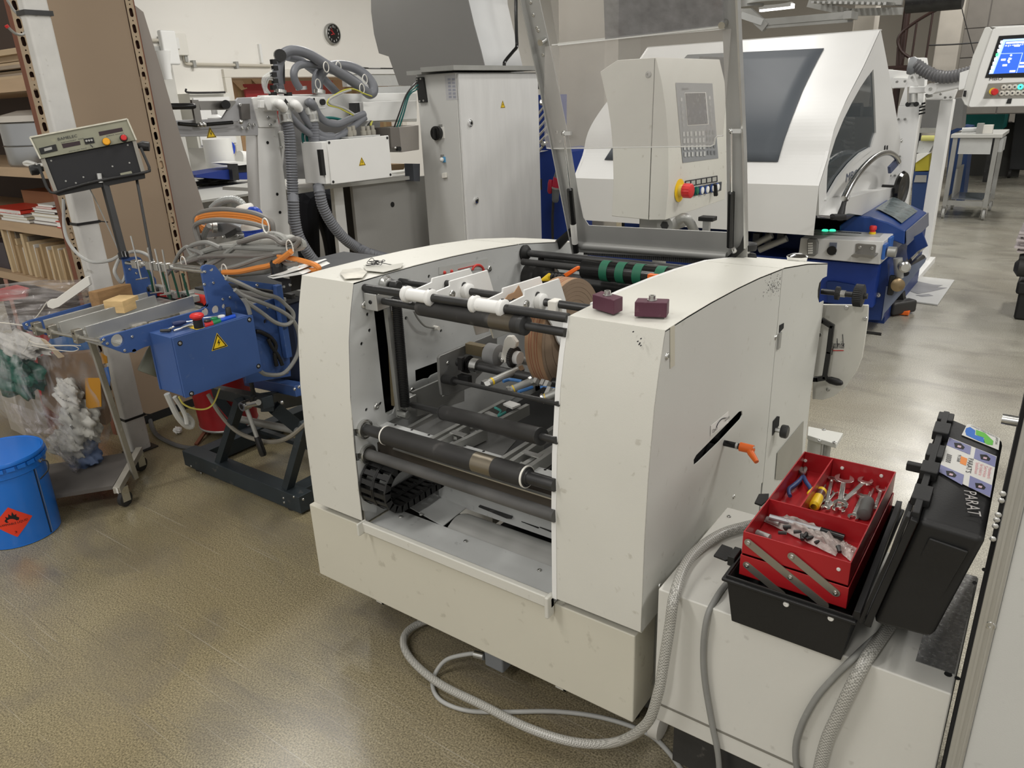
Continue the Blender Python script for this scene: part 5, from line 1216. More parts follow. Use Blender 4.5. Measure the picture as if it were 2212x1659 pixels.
def QN(k,x,y,o,n):
    ox,oy,s=KC[k];return PN(ox+x*s,oy+y*s,o,n)
# ============================================================ BLUE DRUM
dc=V(-3.452,1.018,0);DH=.385
dblue=mat('drum_blue',(.012,.17,.66),.3,var=.05,vs=5,coat=.4)
DR=thing('paint_drum','blue steel drum with lid and red flammable liquid label at the left edge','drum',dc)
MB().lathe(dc,(0,0,1),[(.140,0),(.149,.003),(.149,.012),(.150,.016),(.157,DH-.07),(.162,DH-.066),(.162,DH-.02),(.158,DH-.016),(.158,DH)],56).build('drum_body',dblue,DR)
ld_=MB().lathe(dc+V(0,0,DH-.016),(0,0,1),[(.160,0),(.169,.002),(.170,.010),(.166,.018),(.160,.018),(.157,.010),(.148,.009),(.145,.013),(.118,.013),(.115,.010),(.0,.010)],56).build('lid',dblue,DR)
for k in range(26):
    a=2*math.pi*k/26;MB().obox(dc+V(math.cos(a)*.165-.0,math.sin(a)*.165,DH-.034),V(-math.sin(a),math.cos(a),0)*.030,V(math.cos(a),math.sin(a),0)*.006,(0,0,.016)).build('lid_tab',dblue,ld_)
for k,ch in enumerate('KLEBSTOFF + LEIM  KLEBSTOFF + LEIM'):
    if ch==' ':continue
    a=math.pi*1.5-k*.11;u=V(math.cos(a),math.sin(a),0);txt(ch,dc+u*.122+V(0,0,DH-.0025),V(math.sin(a),-math.cos(a),0),u,.009,plate_white,ld_,'lid_lettering')
va=math.atan2(-dc.y,-dc.x)
def ondrum(ang,z,off=.0006):
    a=va+ang;r=.150+(z/.3)*.0068+off;return V(dc.x+math.cos(a)*r,dc.y+math.sin(a)*r,z)
sa=.70
MB().tube([ondrum(sa,z,.0008) for z in np.linspace(.01,DH-.03,8)],.0022,6,sm=0).build('seam',black,DR);MB().tube([ondrum(sa+.05,z,.0008) for z in np.linspace(.01,DH-.03,8)],.0012,6,sm=0).build('seam',galv,DR)
lc=-.15;lz=.125;lh=.072
def lab(a_,b_,off):return ondrum(lc+a_/.153,lz+b_,off)
mb=MB();n_=13;
def dfn(u,v):
    a_=(u-.5)*2*lh;b_=(v-.5)*2*lh;return lab((a_+b_)*.5,(b_-a_)*.5,.0012)
FLl=MB().grid(dfn,13,13).build('hazard_label',mat('hazard_red',(.75,.05,.02),.45,var=.04),DR)
def drumtext(s,a0,b0,h,w):
    cu=bpy.data.curves.new('t','FONT');cu.body=s;cu.size=1;ob=bpy.data.objects.new('t',cu);me0=bpy.data.meshes.new_from_object(ob)
    co=[v.co.copy() for v in me0.vertices];fs=[tuple(p.vertices) for p in me0.polygons];x0=min(c.x for c in co);x1=max(c.x for c in co)
    mb=MB();mb.add([lab(a0+(c.x-x0)/(x1-x0)*w,b0+c.y*h/.7,.0022) for c in co],fs);bpy.data.objects.remove(ob);bpy.data.curves.remove(cu);bpy.data.meshes.remove(me0)
    return mb.build('lettering',black,FLl,fix=False)
drumtext('FLAMMABLE LIQUID',-.053,-.010,.0095,.106);drumtext('3',-.004,-.052,.010,.008)
MB().add([lab(a,b_,.0022) for a,b_ in ((-.022,.004),(-.026,.014),(-.018,.022),(-.02,.032),(-.010,.026),(-.006,.042),(.002,.03),(.008,.048),(.012,.03),(.020,.034),(.018,.022),(.026,.014),(.022,.004))],[tuple(range(13))]).build('flame_symbol',black,FLl,fix=False)
ea=.95;c=ondrum(ea,DH-.045,.004);u=(c-dc);u.z=0;u.normalize()
er=MB().lathe(c,u,[(.012,0),(.012,.004),(.007,.006),(.007,.014)],14).build('handle_ear',steel,DR)
t_=V(0,0,1).cross(u);MB().tube([c+u*.012,c+u*.03-V(0,0,.01),c+u*.035-V(0,0,.04)-t_*.02,c+u*.02-V(0,0,.06)-t_*.06],.003,8).build('wire_handle',blackp,er)
# ============================================================ WHITE COLUMN
st_=mat('scuffed_white',(.62,.61,.58),.6,var=.1,vs=12,spk=.5,spkc=(.25,.22,.18),spks=22,bump=.2,bs=120)
ct=thing('steel_post','scuffed white painted square post standing in front of the shelf end','post',(-3.86,1.77,0))
MB().box(-3.832,-3.768,1.70,1.805,0,4.85).build('post_body',st_,ct,bevel=.012)
MB().box(-3.85,-3.75,1.68,1.83,0,.006).build('base_plate',darksteel,ct)
for z,w in ((1.205,.006),(.19,.004)):
    MB().box(-3.836,-3.764,1.696,1.809,z,z+.012).build('tie_strap',blackp,ct)
    MB().cyl((-3.766,1.808,z+.006),(-3.74,1.83,z+.0),.003,n=6).build('strap_end',blackp,ct)
MB().box(-3.84,-3.76,1.693,1.812,2.105,2.125).build('tie_strap',darksteel,ct)
# ============================================================ SHELVING
SHX=-4.105;SY0,SY1=1.79,2.395
SHf=thing('shelving_unit','tall shelving unit with red oxide perforated posts and brown side board','shelf',(-4.7,2.05,0))
def slotted(X0,Y0,Y1,z1,m,z0=0):
    holes=[]
    k=0;z=z0+.05
    while z<z1-.05:
        cyy=(Y0+Y1)/2;holes.append([(X0,cyy+.0105*math.cos(t),z+(.011 if math.sin(t)>0 else-.011)+.0105*math.sin(t)) for t in np.linspace(0,6.283,13)[:-1]])
        holes.append([(X0,cyy+.004*math.cos(t),z+.038+.004*math.sin(t)) for t in np.linspace(0,6.283,7)[:-1]]);z += .076
    return MB().plate([(X0,Y0,z0),(X0,Y1,z0),(X0,Y1,z1),(X0,Y0,z1)],holes,(-.003,0,0))
tanp=mat('slotted_tan',(.40,.31,.21),.5,.2,var=.15,vs=8,spk=.3,spkc=(.2,.08,.05),spks=40)
MB().box(SHX-.040,SHX,SY0-.003,SY0,0,2.5).build('post',rust,SHf)
slotted(SHX,SY0,SY0+.044,2.5,tanp).build('slotted_flange',tanp,SHf)
slotted(SHX+.003,SY1-.045,SY1-.004,2.32,tanp).build('slotted_flange',tanp,SHf)
MB().box(SHX-.04,SHX+.004,SY1-.004,SY1,0,2.33).build('post',rust,SHf)
MB().box(SHX-.006,SHX-.003,SY0+.042,SY1-.048,.05,2.28).build('side_board',board,SHf)
MB().box(SHX-.03,SHX-.02,SY0,SY1,0,2.4).build('shade_backing',mat('rust_shadow',(.07,.03,.02),.7),SHf)  # darkened rust sheet, shade behind the slots put into its colour
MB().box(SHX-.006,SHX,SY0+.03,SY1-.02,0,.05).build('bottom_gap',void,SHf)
MB().box(-6.9,-6.86,SY0,SY0+.003,0,2.5).build('post',rust,SHf)
MB().box(-6.9,SHX-.01,SY1+.0,SY1+.01,0,2.5).build('back_panel',mat('shelf_back',(.07,.05,.04),.8),SHf)
shm=mat('shelf_wood',(.50,.36,.23),.65,var=.12,vs=3,stretch=(1,10,10),bump=.1,bs=80)
def shz(y,x=30):return P(x,y,Y=SY0).z
zsh=[(shz(170),shz(198)),(shz(362),shz(382)),(shz(480),shz(500)),(shz(592),shz(607))]
for zt_,zb_ in zsh:MB().box(-6.88,SHX-.006,SY0+.004,SY1,zb_,zt_).build('shelf_board',shm,SHf)
MB().box(SHX-.95,SHX-.9,SY0-.004,SY0,0,zsh[3][1]).build('front_upright',mat('pinkish_wood',(.42,.22,.17),.6),SHf)
# planks on the top shelf
_before=set(o.name for o in bpy.data.objects)
random.seed(5)
def onsh(x,y,Y=SY0+.03):return P(x,y,Y=Y)
zz=zsh[0][0]
pm=[mat('plank_pale',(.55,.42,.27),.7,var=.15,vs=3,stretch=(2,12,12)),mat('plank_grey',(.36,.29,.22),.7,var=.15,vs=3,stretch=(2,12,12))]
z=zz+.001
for k,(w,h,x0,x1,lab_) in enumerate(((.20,.014,-4.70,-4.05,'bottom plank of the stack on the top shelf, pale and short'),(.25,.012,-4.9,-4.03,'second plank from the bottom, grey and thin, on the top shelf'),(.2,.014,-4.72,-4.06,'third plank of the stack on the top shelf, pale, slightly askew'),
        (.25,.016,-4.9,-4.04,'wide grey plank in the middle of the top shelf stack'),(.18,.014,-4.66,-4.1,'short pale plank high in the top shelf stack'),(.25,.026,-5.0,-4.03,'thick pale plank near the top of the stack'),(.25,.026,-5.1,-4.02,'topmost thick pale plank of the stack'))):
    one(MB().box(x0,x1,SY0+.02+.02*(k % 3),SY0+.02+w,z,z+h),'plank',pm[k in (1,3)],lab_,'plank','planks on the top shelf',bevel=.001);z += h+.006 if k in (2,4) else h
# big round metal pan / drum on second shelf
zz=zsh[1][0];c=V(-4.47,SY0+.24,zz)
t=thing('metal_tub','large round galvanised tub standing on the second shelf','tub',c)
MB().lathe(c,(0,0,1),[(.215,.001),(.22,.01),(.22,.10),(.226,.104),(.22,.108),(.22,.215),(.228,.22),(.22,.222),(.21,.215)],48).build('tub_wall',mat('tub_metal',(.42,.43,.44),.3,.9,var=.1),t)
MB().lathe(c+V(0,0,.223),(0,0,1),[(.23,0),(.22,.03),(.12,.055),(.01,.06)],40).build('white_cover',mat('cover_white',(.62,.58,.52),.5,var=.1),t)
one(MB().tube([V(-4.18,SY0+.015,zz+.02),V(-4.25,SY0+.01,zz+.03),V(-4.3,SY0+.012,zz+.02),V(-4.22,SY0+.02,zz+.012),V(-4.08,SY0+.03,zz+.02),V(-4.04,SY0+.02,zz+.014)],.009,8),'white_strap',paper,'white looped strap lying in front of the metal tub','strap')
one(MB().cyl((-4.12,SY0+.03,zz+.033),(-4.03,SY0+.06,zz+.034),.012,n=10),'white_rod',galv,'short metal rod beside the metal tub','rod')
# third shelf: boxes and books
zz=zsh[2][0]
def bx(x0,x1,y0,y1,z0,z1,nm,m,lab_,cat,grp=None,**k):return one(MB().box(x0,x1,y0,y1,z0,z1),nm,m,lab_,cat,grp,**k)
o=bx(-4.9,-4.42,SY0+.2,SY0+.5,zz+.001,zz+.14,'cardboard_box',mat('box_brown',(.27,.13,.06),.8,var=.1),'brown cardboard box at the back of the third shelf','box')
o=bx(-4.62,-4.50,SY0+.25,SY0+.35,zz+.142,zz+.24,'carton',mat('carton_cream',(.5,.46,.32),.6),'small cream and green carton on the brown box','box')
MB().box(-4.619,-4.501,SY0+.249,SY0+.25,zz+.15,zz+.19).build('green_band',mat('carton_green',(.12,.25,.05),.6),o)
red_b=mat('book_red',(.62,.05,.03),.4);bcs=[mat('book_white',(.66,.64,.60),.5),mat('book_cream',(.60,.52,.36),.6),red_b,mat('book_dark',(.12,.09,.09),.5)]
def book(x0,x1,y0,y1,z0,h,m,lab_,grp='books on the third shelf'):
    t=thing('book',lab_,'book',((x0+x1)/2,y0,z0),grp)
    MB().box(x0,x1,y0,y1,z0,z0+h*.14).box(x0,x1,y0,y1,z0+h*.86,z0+h).box(x1-.003,x1,y0,y1,z0,z0+h).build('cover',m,t)
    MB().box(x0+.004,x1-.004,y0+.003,y1-.003,z0+h*.14,z0+h*.86).build('pages',paper,t);return t
z=zz+.001
for k,(x0,x1,h,m,l) in enumerate(((-4.78,-4.42,.016,bcs[0],'lowest pale book of the left stack on the third shelf'),(-4.75,-4.44,.014,bcs[1],'cream book second in the left stack'),(-4.78,-4.47,.012,bcs[0],'thin white book third in the left stack'),(-4.9,-4.50,.024,bcs[2],'red book lettered NUMBERS on the left stack'))):
    b_=book(x0,x1,SY0+.01,SY0+.24,z,h,m,l);z += h
txt('NUMBERS',V(-4.70,SY0+.009,z-.022),(1,0,0),(0,0,1),.018,paper,b_,width=.17)
z=zz+.001
for k,(x0,x1,h,m,l) in enumerate(((-4.40,-4.08,.02,bcs[3],'grey bottom board of the middle stack'),(-4.38,-4.10,.022,bcs[0],'thick white book near the bottom of the middle stack'),(-4.40,-4.07,.018,bcs[1],'cream book in the middle stack'),(-4.36,-4.12,.012,bcs[3],'dark thin book in the middle stack'),(-4.37,-4.08,.013,bcs[0],'white book high in the middle stack'),(-4.33,-4.14,.010,bcs[2],'red book close to the top of the middle stack'),(-4.30,-4.12,.012,bcs[0],'small white book topping the middle stack'))):
    book(x0,x1,SY0+.02,SY0+.26,z,h,m,l);z += h+.0005
book(-4.09,-4.035,SY0+.0,SY0+.2,zz+.001,.035,bcs[2],'small red and white book beside the perforated post')
# fourth shelf: upright wooden mounted blocks
zz=zsh[3][0]
cl=[mat('mount_pale',(.60,.46,.28),.6,var=.15,vs=8),mat('mount_tan',(.45,.32,.18),.6,var=.15,vs=8),mat('mount_dark',(.22,.19,.15),.6,var=.2,vs=8)]
xs_=-4.86;k=0
lbl=['tall pale','tall tan','medium pale','short tan','wide pale','short pale','leaning tan','short dark','tall tan ridged','medium pale split','thin pale','tan printed','pale narrow','dark','last pale']
pos_=['first from the left','second from the left','third from the left','fourth from the left','fifth from the left','sixth from the left','seventh from the left','in the middle','ninth from the left','tenth from the left','fifth from the post','fourth from the post','third from the post','second from the post','next to the post']
for k in range(15):
    w=(.05,.045,.035,.05,.055,.03,.045,.05,.04,.045,.03,.05,.03,.045,.03)[k];h=(.27,.26,.20,.17,.24,.19,.20,.17,.18,.20,.17,.16,.20,.18,.19)[k]
    t=thing('mounting_block',f'{lbl[k]} wooden mounting block on the fourth shelf, {pos_[k]}','wooden block',(xs_,SY0+.02,zz),'wooden blocks on the fourth shelf')
    s=.012*math.sin(k*2.1);d0=.02+.012*(k % 3)
    MB().hexa([(xs_,SY0+d0,zz+.001),(xs_+w*.6,SY0+d0,zz+.001),(xs_+w*.6,SY0+.3,zz+.001),(xs_,SY0+.3,zz+.001),(xs_+s,SY0+d0,zz+h),(xs_+w*.6+s,SY0+d0,zz+h),(xs_+w*.6+s,SY0+.3,zz+h),(xs_+s,SY0+.3,zz+h)]).build('board',cl[k % 2],t,bevel=.001)
    MB().hexa([(xs_+w*.6,SY0+d0+.02,zz+.001),(xs_+w*.95,SY0+d0+.02,zz+.001),(xs_+w*.95,SY0+.28,zz+.001),(xs_+w*.6,SY0+.28,zz+.001),(xs_+w*.6+s,SY0+d0+.02,zz+h*.92),(xs_+w*.95+s,SY0+d0+.02,zz+h*.92),(xs_+w*.95+s,SY0+.28,zz+h*.92),(xs_+w*.6+s,SY0+.28,zz+h*.92)]).build('plate',cl[2] if k % 3 else bcs[0],t,bevel=.001)
    xs_ += w+.006
bx(-5.2,-4.95,SY0+.05,SY0+.3,zz+.001,zz+.16,'carton',mat('carton_black',(.05,.04,.05),.5),'black and white carton at the left end of the fourth shelf','box')
for o in [o for o in bpy.data.objects if o.name not in _before and o.parent is None]:o.location.x -= .107
# below the shelf
bx(-5.2,-4.45,SY0+.05,SY0+.4,.012,.42,'red_crate',mat('red_crate',(.5,.02,.02),.5),'red crate on the floor under the shelves','crate')
bx(-4.42,-4.15,SY0+.1,SY0+.4,.012,.35,'black_case',mat('case_dark',(.04,.035,.03),.6),'dark case on the floor under the shelves beside the post','case')
bx(-4.75,-4.55,1.50,1.62,0,.3,'sheet_case',mat('case_beige',(.40,.36,.30),.5),'beige flat case standing behind the blue drum','case')
# leaning taupe sheet behind the shelf
lp=[P(*p,X=-4.125) for p in ((286,10),(306,26),(338,130),(385,290),(428,420),(452,500),(470,560),(392,560),(330,290))]
one(MB().prism([V(v.x,v.y+.01,v.z) for v in lp]+[],(-.012,0,0)),'leaning_sheet',mat('taupe_sheet',(.30,.265,.235),.35,.3,var=.12,vs=1.5),'tall taupe sheet leaning behind the shelf end, slanting edge','sheet')
# white coat hook wire at the top left
one(MB().tube([Q('c1',62,0,X=-3.98),Q('c1',120,90,X=-3.98),Q('c1',190,160,X=-3.97),Q('c1',222,240,X=-3.96),Q('c1',195,295,X=-3.95),Q('c1',130,285,X=-3.95),Q('c1',60,225,X=-3.95)],.006,8),'wire_hook',galv,'grey plastic coated wire hook with red tip hanging on the shelf post','hook')
c=Q('c1',52,215,X=-3.95);MB().cyl(c,Q('c1',68,235,X=-3.95),.009,n=8).build('red_tip',redk,bpy.data.objects['wire_hook'])
# ============================================================ WASTE TROLLEY and BAG
WT=thing('waste_trolley','low wheeled trolley with grey board and tubular frame under the waste bag','trolley',(-3.6,1.45,0))
tz=.125;fr_=mat('frame_beige',(.38,.36,.31),.5,.3,var=.2,vs=10,spk=.4,spkc=(.6,.58,.52),spks=30)
a=Q('f2',1640,1560,Z=tz-.0);b_=Q('f2',1960,985,Z=tz);MB().bar(a,b_,.03,.03).build('cross_tube',fr_,WT,bevel=.002)
MB().cbox(a+(a-b_).normalized()*.0005,.024,.002,.024).build('tube_end',offwhite,WT)
p0=Q('f2',1590,1490,Z=tz-.005);p1=Q('f2',1880,1010,Z=tz-.005);p3=Q('f2',500,1665,Z=tz-.005);p2=p3+(p1-p0);p3=p0+(p3-p0)*1.6;p2=p1+(p3-p0)
MB().prism([p0,p1,p2,p3],(0,0,-.018)).build('base_board',mat('dirty_board',(.115,.105,.095),.7,var=.35,vs=4,spk=.4,spkc=(.42,.40,.36),spks=6),WT)
g0=Q('f2',1895,1330,Z=tz-.02);g1=Q('f1',1250,930,Y=g0.y-.16)
MB().bar(g0-V(0,0,.02),g1,.022,.022).build('side_tube',fr_,WT,bevel=.002)
for c in (Q('f2',1740,1640,Z=.05),b_-V(.03,0,.0)):
    c=V(c.x,c.y,.036);w=MB().lathe(c-V(.012,0,0),(1,.35,0),[(.012,-.004),(.036,0),(.036,.02),(.012,.024)],24).build('caster_wheel',rubber,WT)
    MB().box(c.x-.02,c.x-.014,c.y-.015,c.y+.02,.03,.10).box(c.x+.014,c.x+.02,c.y-.015,c.y+.02,.03,.10).box(c.x-.022,c.x+.022,c.y-.02,c.y+.02,.098,.105).build('caster_fork',steel,w)
for x,y in ((-4.3,1.35),(-4.35,1.7)):MB().lathe((x-.01,y,.036),(1,0,0),[(.012,0),(.036,.002),(.036,.02),(.012,.024)],20).build('caster_wheel',rubber,WT)
# bag contents
BO=V(-3.62,1.42,.5);BN=V(-.62,.78,0).normalized()
BGn=V(BN.x,BN.y,0)
def BQ(k,x,y,d=0):return QN(k,x,y,BO+BGn*d,BGn)
WBc=thing('waste_bag','large clear plastic waste bag full of packing waste on the trolley','waste bag',V(BO.x,BO.y,tz))
film=mat('bag_clear_film',(.70,.69,.72),.10,var=.5,vs=9,alpha=.2,avar=(.04,.42),stretch=(1.6,1.6,.7),bump=.5,bs=14)
film2=mat('bag_bundled_film',(.62,.58,.60),.15,var=.45,vs=16,alpha=.5,avar=(.18,.65),bump=.8,bs=30)
rnd=random.Random(4)
def wr(u,v,s):return s*(math.sin(u*21+v*9)+math.sin(u*37-v*14+1)+math.sin(v*29+u*5+2))
def profgrid(L,R,depth,nu=34,nv=34,s=.006,k='f2'):
    # L and R: lists of crop points down the two sides; bulges toward the camera
    def fn(u,v):
        def at(Lx):
            t=v*(len(Lx)-1);i=min(int(t),len(Lx)-2);f=t-i;return (Lx[i][0]*(1-f)+Lx[i+1][0]*f,Lx[i][1]*(1-f)+Lx[i+1][1]*f)
        a,b_=at(L),at(R);x=a[0]*(1-u)+b_[0]*u;y=a[1]*(1-u)+b_[1]*u
        d=-depth*math.sin(math.pi*u)*(.35+.65*math.sin(math.pi*min(1,v*.8+.15)))+wr(u,v,s)
        return BQ(k,x,y,d)
    return MB().grid(fn,nu,nv)
profgrid([(-600,-900),(-600,-300),(-420,150),(-60,450),(380,720),(640,1000),(900,1250),(1040,1420)],[(1150,-900),(1420,-400),(1560,60),(1590,520),(1530,860),(1330,1090),(1180,1300),(1120,1430)],.16).build('bag_film',film,WBc)
profgrid([(60,290),(170,560),(330,760),(560,900),(640,1000)],[(1000,620),(1050,700),(1050,800),(1000,930),(900,1010)],.19,20,16,.01).build('bundled_film',film2,WBc)
profgrid([(650,900),(760,1050),(900,1180),(960,1300),(1040,1420)],[(1000,1040),(1060,1100),(1150,1250),(1170,1330),(1120,1430)],.15,12,14,.008).build('bundled_film',film2,WBc)
# contents
def content(pts,k,d,m,nm,lab_,th=.03,crumple=0,cat='waste',grp='waste in the clear bag'):
    w=[BQ(k,*p,d) for p in pts]
    t=MB().prism(w,BGn*th).build(nm,m);tag(t,lab_,cat,grp);return t
content([(525,1260),(700,1235),(1290,1175),(1400,1400),(1420,1659),(1500,2200),(850,2100),(600,1900)],'f1',.0,mat('bag_cardboard',(.27,.18,.115),.8,var=.12,vs=6),'cardboard_sheet','brown cardboard carton standing in the waste bag',.05)
content([(700,990),(900,960),(1180,990),(1290,1160),(1000,1180),(860,1250),(640,1120)],'f1',.06,mat('bag_blue',(.06,.16,.38),.5,var=.2,vs=12),'blue_foil','blue film scrap above the cardboard in the waste bag',.03)
content([(1195,-20),(1410,-20),(1425,380),(1210,415)],'f2',-.06,mat('orange_paper',(.52,.24,.02),.6,var=.1),'orange_envelope','orange paper sheet in the waste bag',.004)
content([(1410,1180),(1500,1240),(1510,1330),(1440,1340)],'f1',.02,MATS['orange_paper'],'orange_scrap','small orange scrap at the right edge of the waste bag',.004)
content([(1460,1400),(1520,1380),(1550,1560),(1540,1660),(1480,1520)],'f1',.02,mat('scrap_blue',(.06,.17,.5),.5),'blue_scrap','bright blue scrap at the right edge of the waste bag',.004)
content([(570,990),(620,1010),(890,1245),(820,1262)],'f1',-.07,mat('stick_wood',(.55,.42,.26),.6),'wood_stick','flat wooden stick poking out of the waste bag',.012)
def lump(c,r,sc,m,nm,lab_,seed,amp=.25,cat='waste',grp='waste in the clear bag'):
    rn=random.Random(seed);mb=MB();mb.ball((0,0,0),1,40,28);ph_=[rn.random()*6 for _ in range(9)]
    for i,v in enumerate(mb.v):
        f=1+amp*(math.sin(v.x*5+ph_[0])*math.sin(v.y*6+ph_[1])+.6*math.sin(v.z*9+v.x*7+ph_[2])+.4*math.sin(v.y*15+v.z*11+ph_[3])+.16*math.sin(v.x*26+v.z*23+ph_[4])+.10*math.sin(v.y*38-v.x*31+ph_[5]))
        mb.v[i]=c+V(v.x*sc[0],v.y*sc[1],v.z*sc[2])*r*f
    return tag(mb.build(nm,m,angle=70),lab_,cat,grp)
wpap=mat('crumpled_white',(.62,.60,.55),.6,var=.2,vs=14,bump=.8,bs=45)
lump(BQ('f2',960,200,-.04),.06,(1.3,.8,1.1),wpap,'paper_wad','white crumpled paper wad in the middle of the waste bag',1,.22)
lump(BQ('f2',1150,560,-.03),.085,(1.3,.8,1.2),mat('crumpled_grey',(.44,.43,.39),.5,var=.25,vs=12,bump=.8,bs=40),'paper_wad','grey crumpled paper wad under the orange sheet',2,.2)
lump(BQ('f2',950,900,-.04),.075,(1.2,.8,1.0),MATS['crumpled_grey'],'paper_wad','lowest grey crumpled wad in the waste bag',3,.2)
lump(BQ('f2',1180,1050,.0),.08,(1.1,.8,1.2),mat('bag_blue2',(.10,.14,.24),.5,var=.3,vs=10),'blue_foil','dull blue film at the bottom of the waste bag',6,.2)
lump(BQ('f2',250,-80,.0),.095,(1.5,.8,1.1),mat('bag_green',(.015,.11,.075),.3,var=.4,vs=16,bump=.5,bs=40),'green_foil','dark green plastic film in the waste bag',4,.2)
lump(BQ('f1',300,1080,.03),.075,(2.4,.8,.7),mat('crumpled_pale',(.50,.48,.44),.6,var=.25,vs=18,bump=.8,bs=50),'paper_wad','heap of pale crumpled paper at the top of the waste bag',5,.22)
for k,pts in enumerate((((380,1000),(520,1060),(760,1080),(1000,1080),(1140,1085)),((400,1070),(700,1130),(980,1165),(1080,1150),(1100,1120),(1000,1085),(700,1090)),((0,760),(150,775),(320,800)),((480,720),(560,620),(660,470)),((330,1180),(400,1060),(420,980)))):
    one(MB().tube([BQ('f1',*p,-.12) for p in pts],.0022,6),'string',mat('string_white',(.66,.62,.54),.7),['white string lying along the bag mouth','looped white string over the cardboard','white string pulled to the left edge','white string rising to the plastic tray','white string hanging over the green film'][k],'string','strings on the waste bag')
for a,b_ in (((960,470),(1180,760)),((990,640),(1130,820))):
    one(MB().bar(BQ('f2',*a,-.13),BQ('f2',*b_,-.05),.008,.008),'grey_stick',galv,'upper grey stick in the waste bag' if a[0]==960 else 'lower grey stick in the waste bag','stick','sticks in the waste bag')
content([(-50,300),(200,240),(380,290),(360,420),(-50,470)],'f1',.16,mat('faded_red',(.55,.12,.12),.6),'red_package','faded red package seen through the top of the film',.02)
upper=MB().grid(lambda u,v:BQ('f1',-300+u*1550,230-u*100+v*(560+120*(1-u))+math.sin(u*9)*14,.10+wr(u,v,.006)),30,16).build('film_flap',mat('film_haze',(.50,.47,.46),.15,var=.5,vs=6,alpha=.42,avar=(.25,.7),stretch=(.6,.6,6)),WBc)
# white plastic channel
pts=[BQ('f1',*p,.05) for p in ((650,480),(700,440),(780,430),(1200,120),(1240,115),(1270,230),(830,540),(740,570),(670,545))]
t=one(MB().prism(pts,BGn*.02),'plastic_channel',offwhite,'off white plastic channel lying slanted behind the blue table','channel',bevel=.002)
# ============================================================ COUNTER BOX on its stand
cb=P(190,340,Y=1.66);va_=math.atan2(cb.y,cb.x);CNn=V(math.cos(va_),math.sin(va_),-.12).normalized()
def CQ(x,y,d=0):return QN('c1',x,y,cb+CNn*d,CNn)
CT=thing('counter_console','old grey and black counter box with orange and red knobs tilted on a black stand','control box',(cb.x,cb.y,0))
olive=mat('olive_grey',(.27,.27,.20),.5,var=.18,vs=8,spk=.4,spkc=(.45,.42,.25),spks=12)
MB().prism([CQ(*p,.0) for p in ((255,1172),(1085,1015),(1160,1195),(345,1355))],CNn*.03).build('front_panel',olive,CT,bevel=.001)
e=mat('edge_cream',(.62,.60,.50),.5,var=.2,vs=30)
for a,b_ in (((255,1172),(1085,1015)),((1085,1015),(1163,1195)),((255,1172),(345,1355))):MB().bar(CQ(*a,-.002),CQ(*b_,-.002),.006,.006,up=CNn).build('panel_edge',e,CT)
MB().prism([CQ(*p,.012) for p in ((385,1350),(1125,1205),(1225,1480),(490,1640))],CNn*.16).build('black_body',mat('black_sheet',(.012,.012,.014),.45,var=.1),CT,bevel=.002)
MB().prism([CQ(*p,.03) for p in ((275,1180),(1075,1030),(1160,1200),(350,1360))],CNn*.14).build('housing',darksteel,CT)
for pp_ in (((345,1358),(383,1350),(490,1630),(460,1640)),((1128,1200),(1160,1195),(1240,1470),(1210,1490))):
    MB().prism([CQ(*p,.006) for p in pp_],CNn*.05).build('side_bracket',mat('bracket_alu',(.34,.32,.28),.5,.5),CT)
MB().prism([CQ(*p,-.003) for p in ((330,1265),(475,1230),(492,1285),(348,1318))],CNn*.004).build('counter_frame',blackp,CT,bevel=.001)
MB().prism([CQ(*p,-.005) for p in ((375,1268),(440,1252),(446,1275),(380,1292))],CNn*.002).build('counter_window',galv,CT)
for q4 in (((840,1125),(1040,1088),(1050,1118),(850,1160)),((525,1228),(680,1202),(688,1235),(540,1265))):
    MB().prism([CQ(*p,-.001) for p in q4],CNn*.001).build('display_window',mat('dark_lens',(.04,.025,.03),.2),CT)
tw=MB().prism([CQ(*p,-.003) for p in ((712,1185),(795,1172),(808,1218),(728,1232))],CNn*.004).build('thumbwheel_frame',blackp,CT)
for k in range(3):
    c=CQ(738+k*22,1202-k*3,-.005);MB().cyl(c,c-CNn*.003,.0045,n=10).build('thumbwheel',galv,tw)
c=CQ(908,1210);kb=MB().lathe(c,-CNn,[(.0165,0),(.0165,.004)],20).build('knob_base',blackp,CT);MB().lathe(c-CNn*.004,-CNn,[(.015,0),(.015,.012),(.012,.015)],20).build('orange_button',mat('amber',(.82,.38,.02),.4,var=0),kb)
c=CQ(1055,1180);kb=MB().lathe(c,-CNn,[(.016,0),(.015,.014)],20).build('knob_base',blackp,CT);MB().lathe(c-CNn*.014,-CNn,[(.012,0),(.012,.02),(.010,.023)],20).build('red_knob',redk,kb)
MB().bar(CQ(770,1235,-.006),CQ(790,1255,-.012),.004,.004,up=CNn).build('toggle',blackp,CT)
o_=CQ(495,1200,-.001);txt('BAMELEC',o_,CQ(600,1180)-CQ(495,1200),CQ(492,1190)-CQ(497,1210),.011,inkd,CT,width=.075)
txt('counter set',CQ(520,1222,-.001),CQ(600,1206)-CQ(520,1222),CQ(517,1210)-CQ(522,1230),.005,inkd,CT,width=.09)
txt('piece count',CQ(910,1165,-.001),CQ(990,1150)-CQ(910,1165),CQ(907,1150)-CQ(912,1170),.005,inkd,CT,width=.07)
txt('pieces per batch',CQ(590,1295,-.001),CQ(690,1275)-CQ(590,1295),CQ(587,1280)-CQ(592,1300),.004,inkd,CT,width=.07)
for p in ((437,1372),(1090,1238),(1105,1390),(960,1420),(712,1512),(562,1546),(648,1562),(548,1638),(1162,1500)):screw(CQ(*p,.012),-CNn,.004,CT,galv)
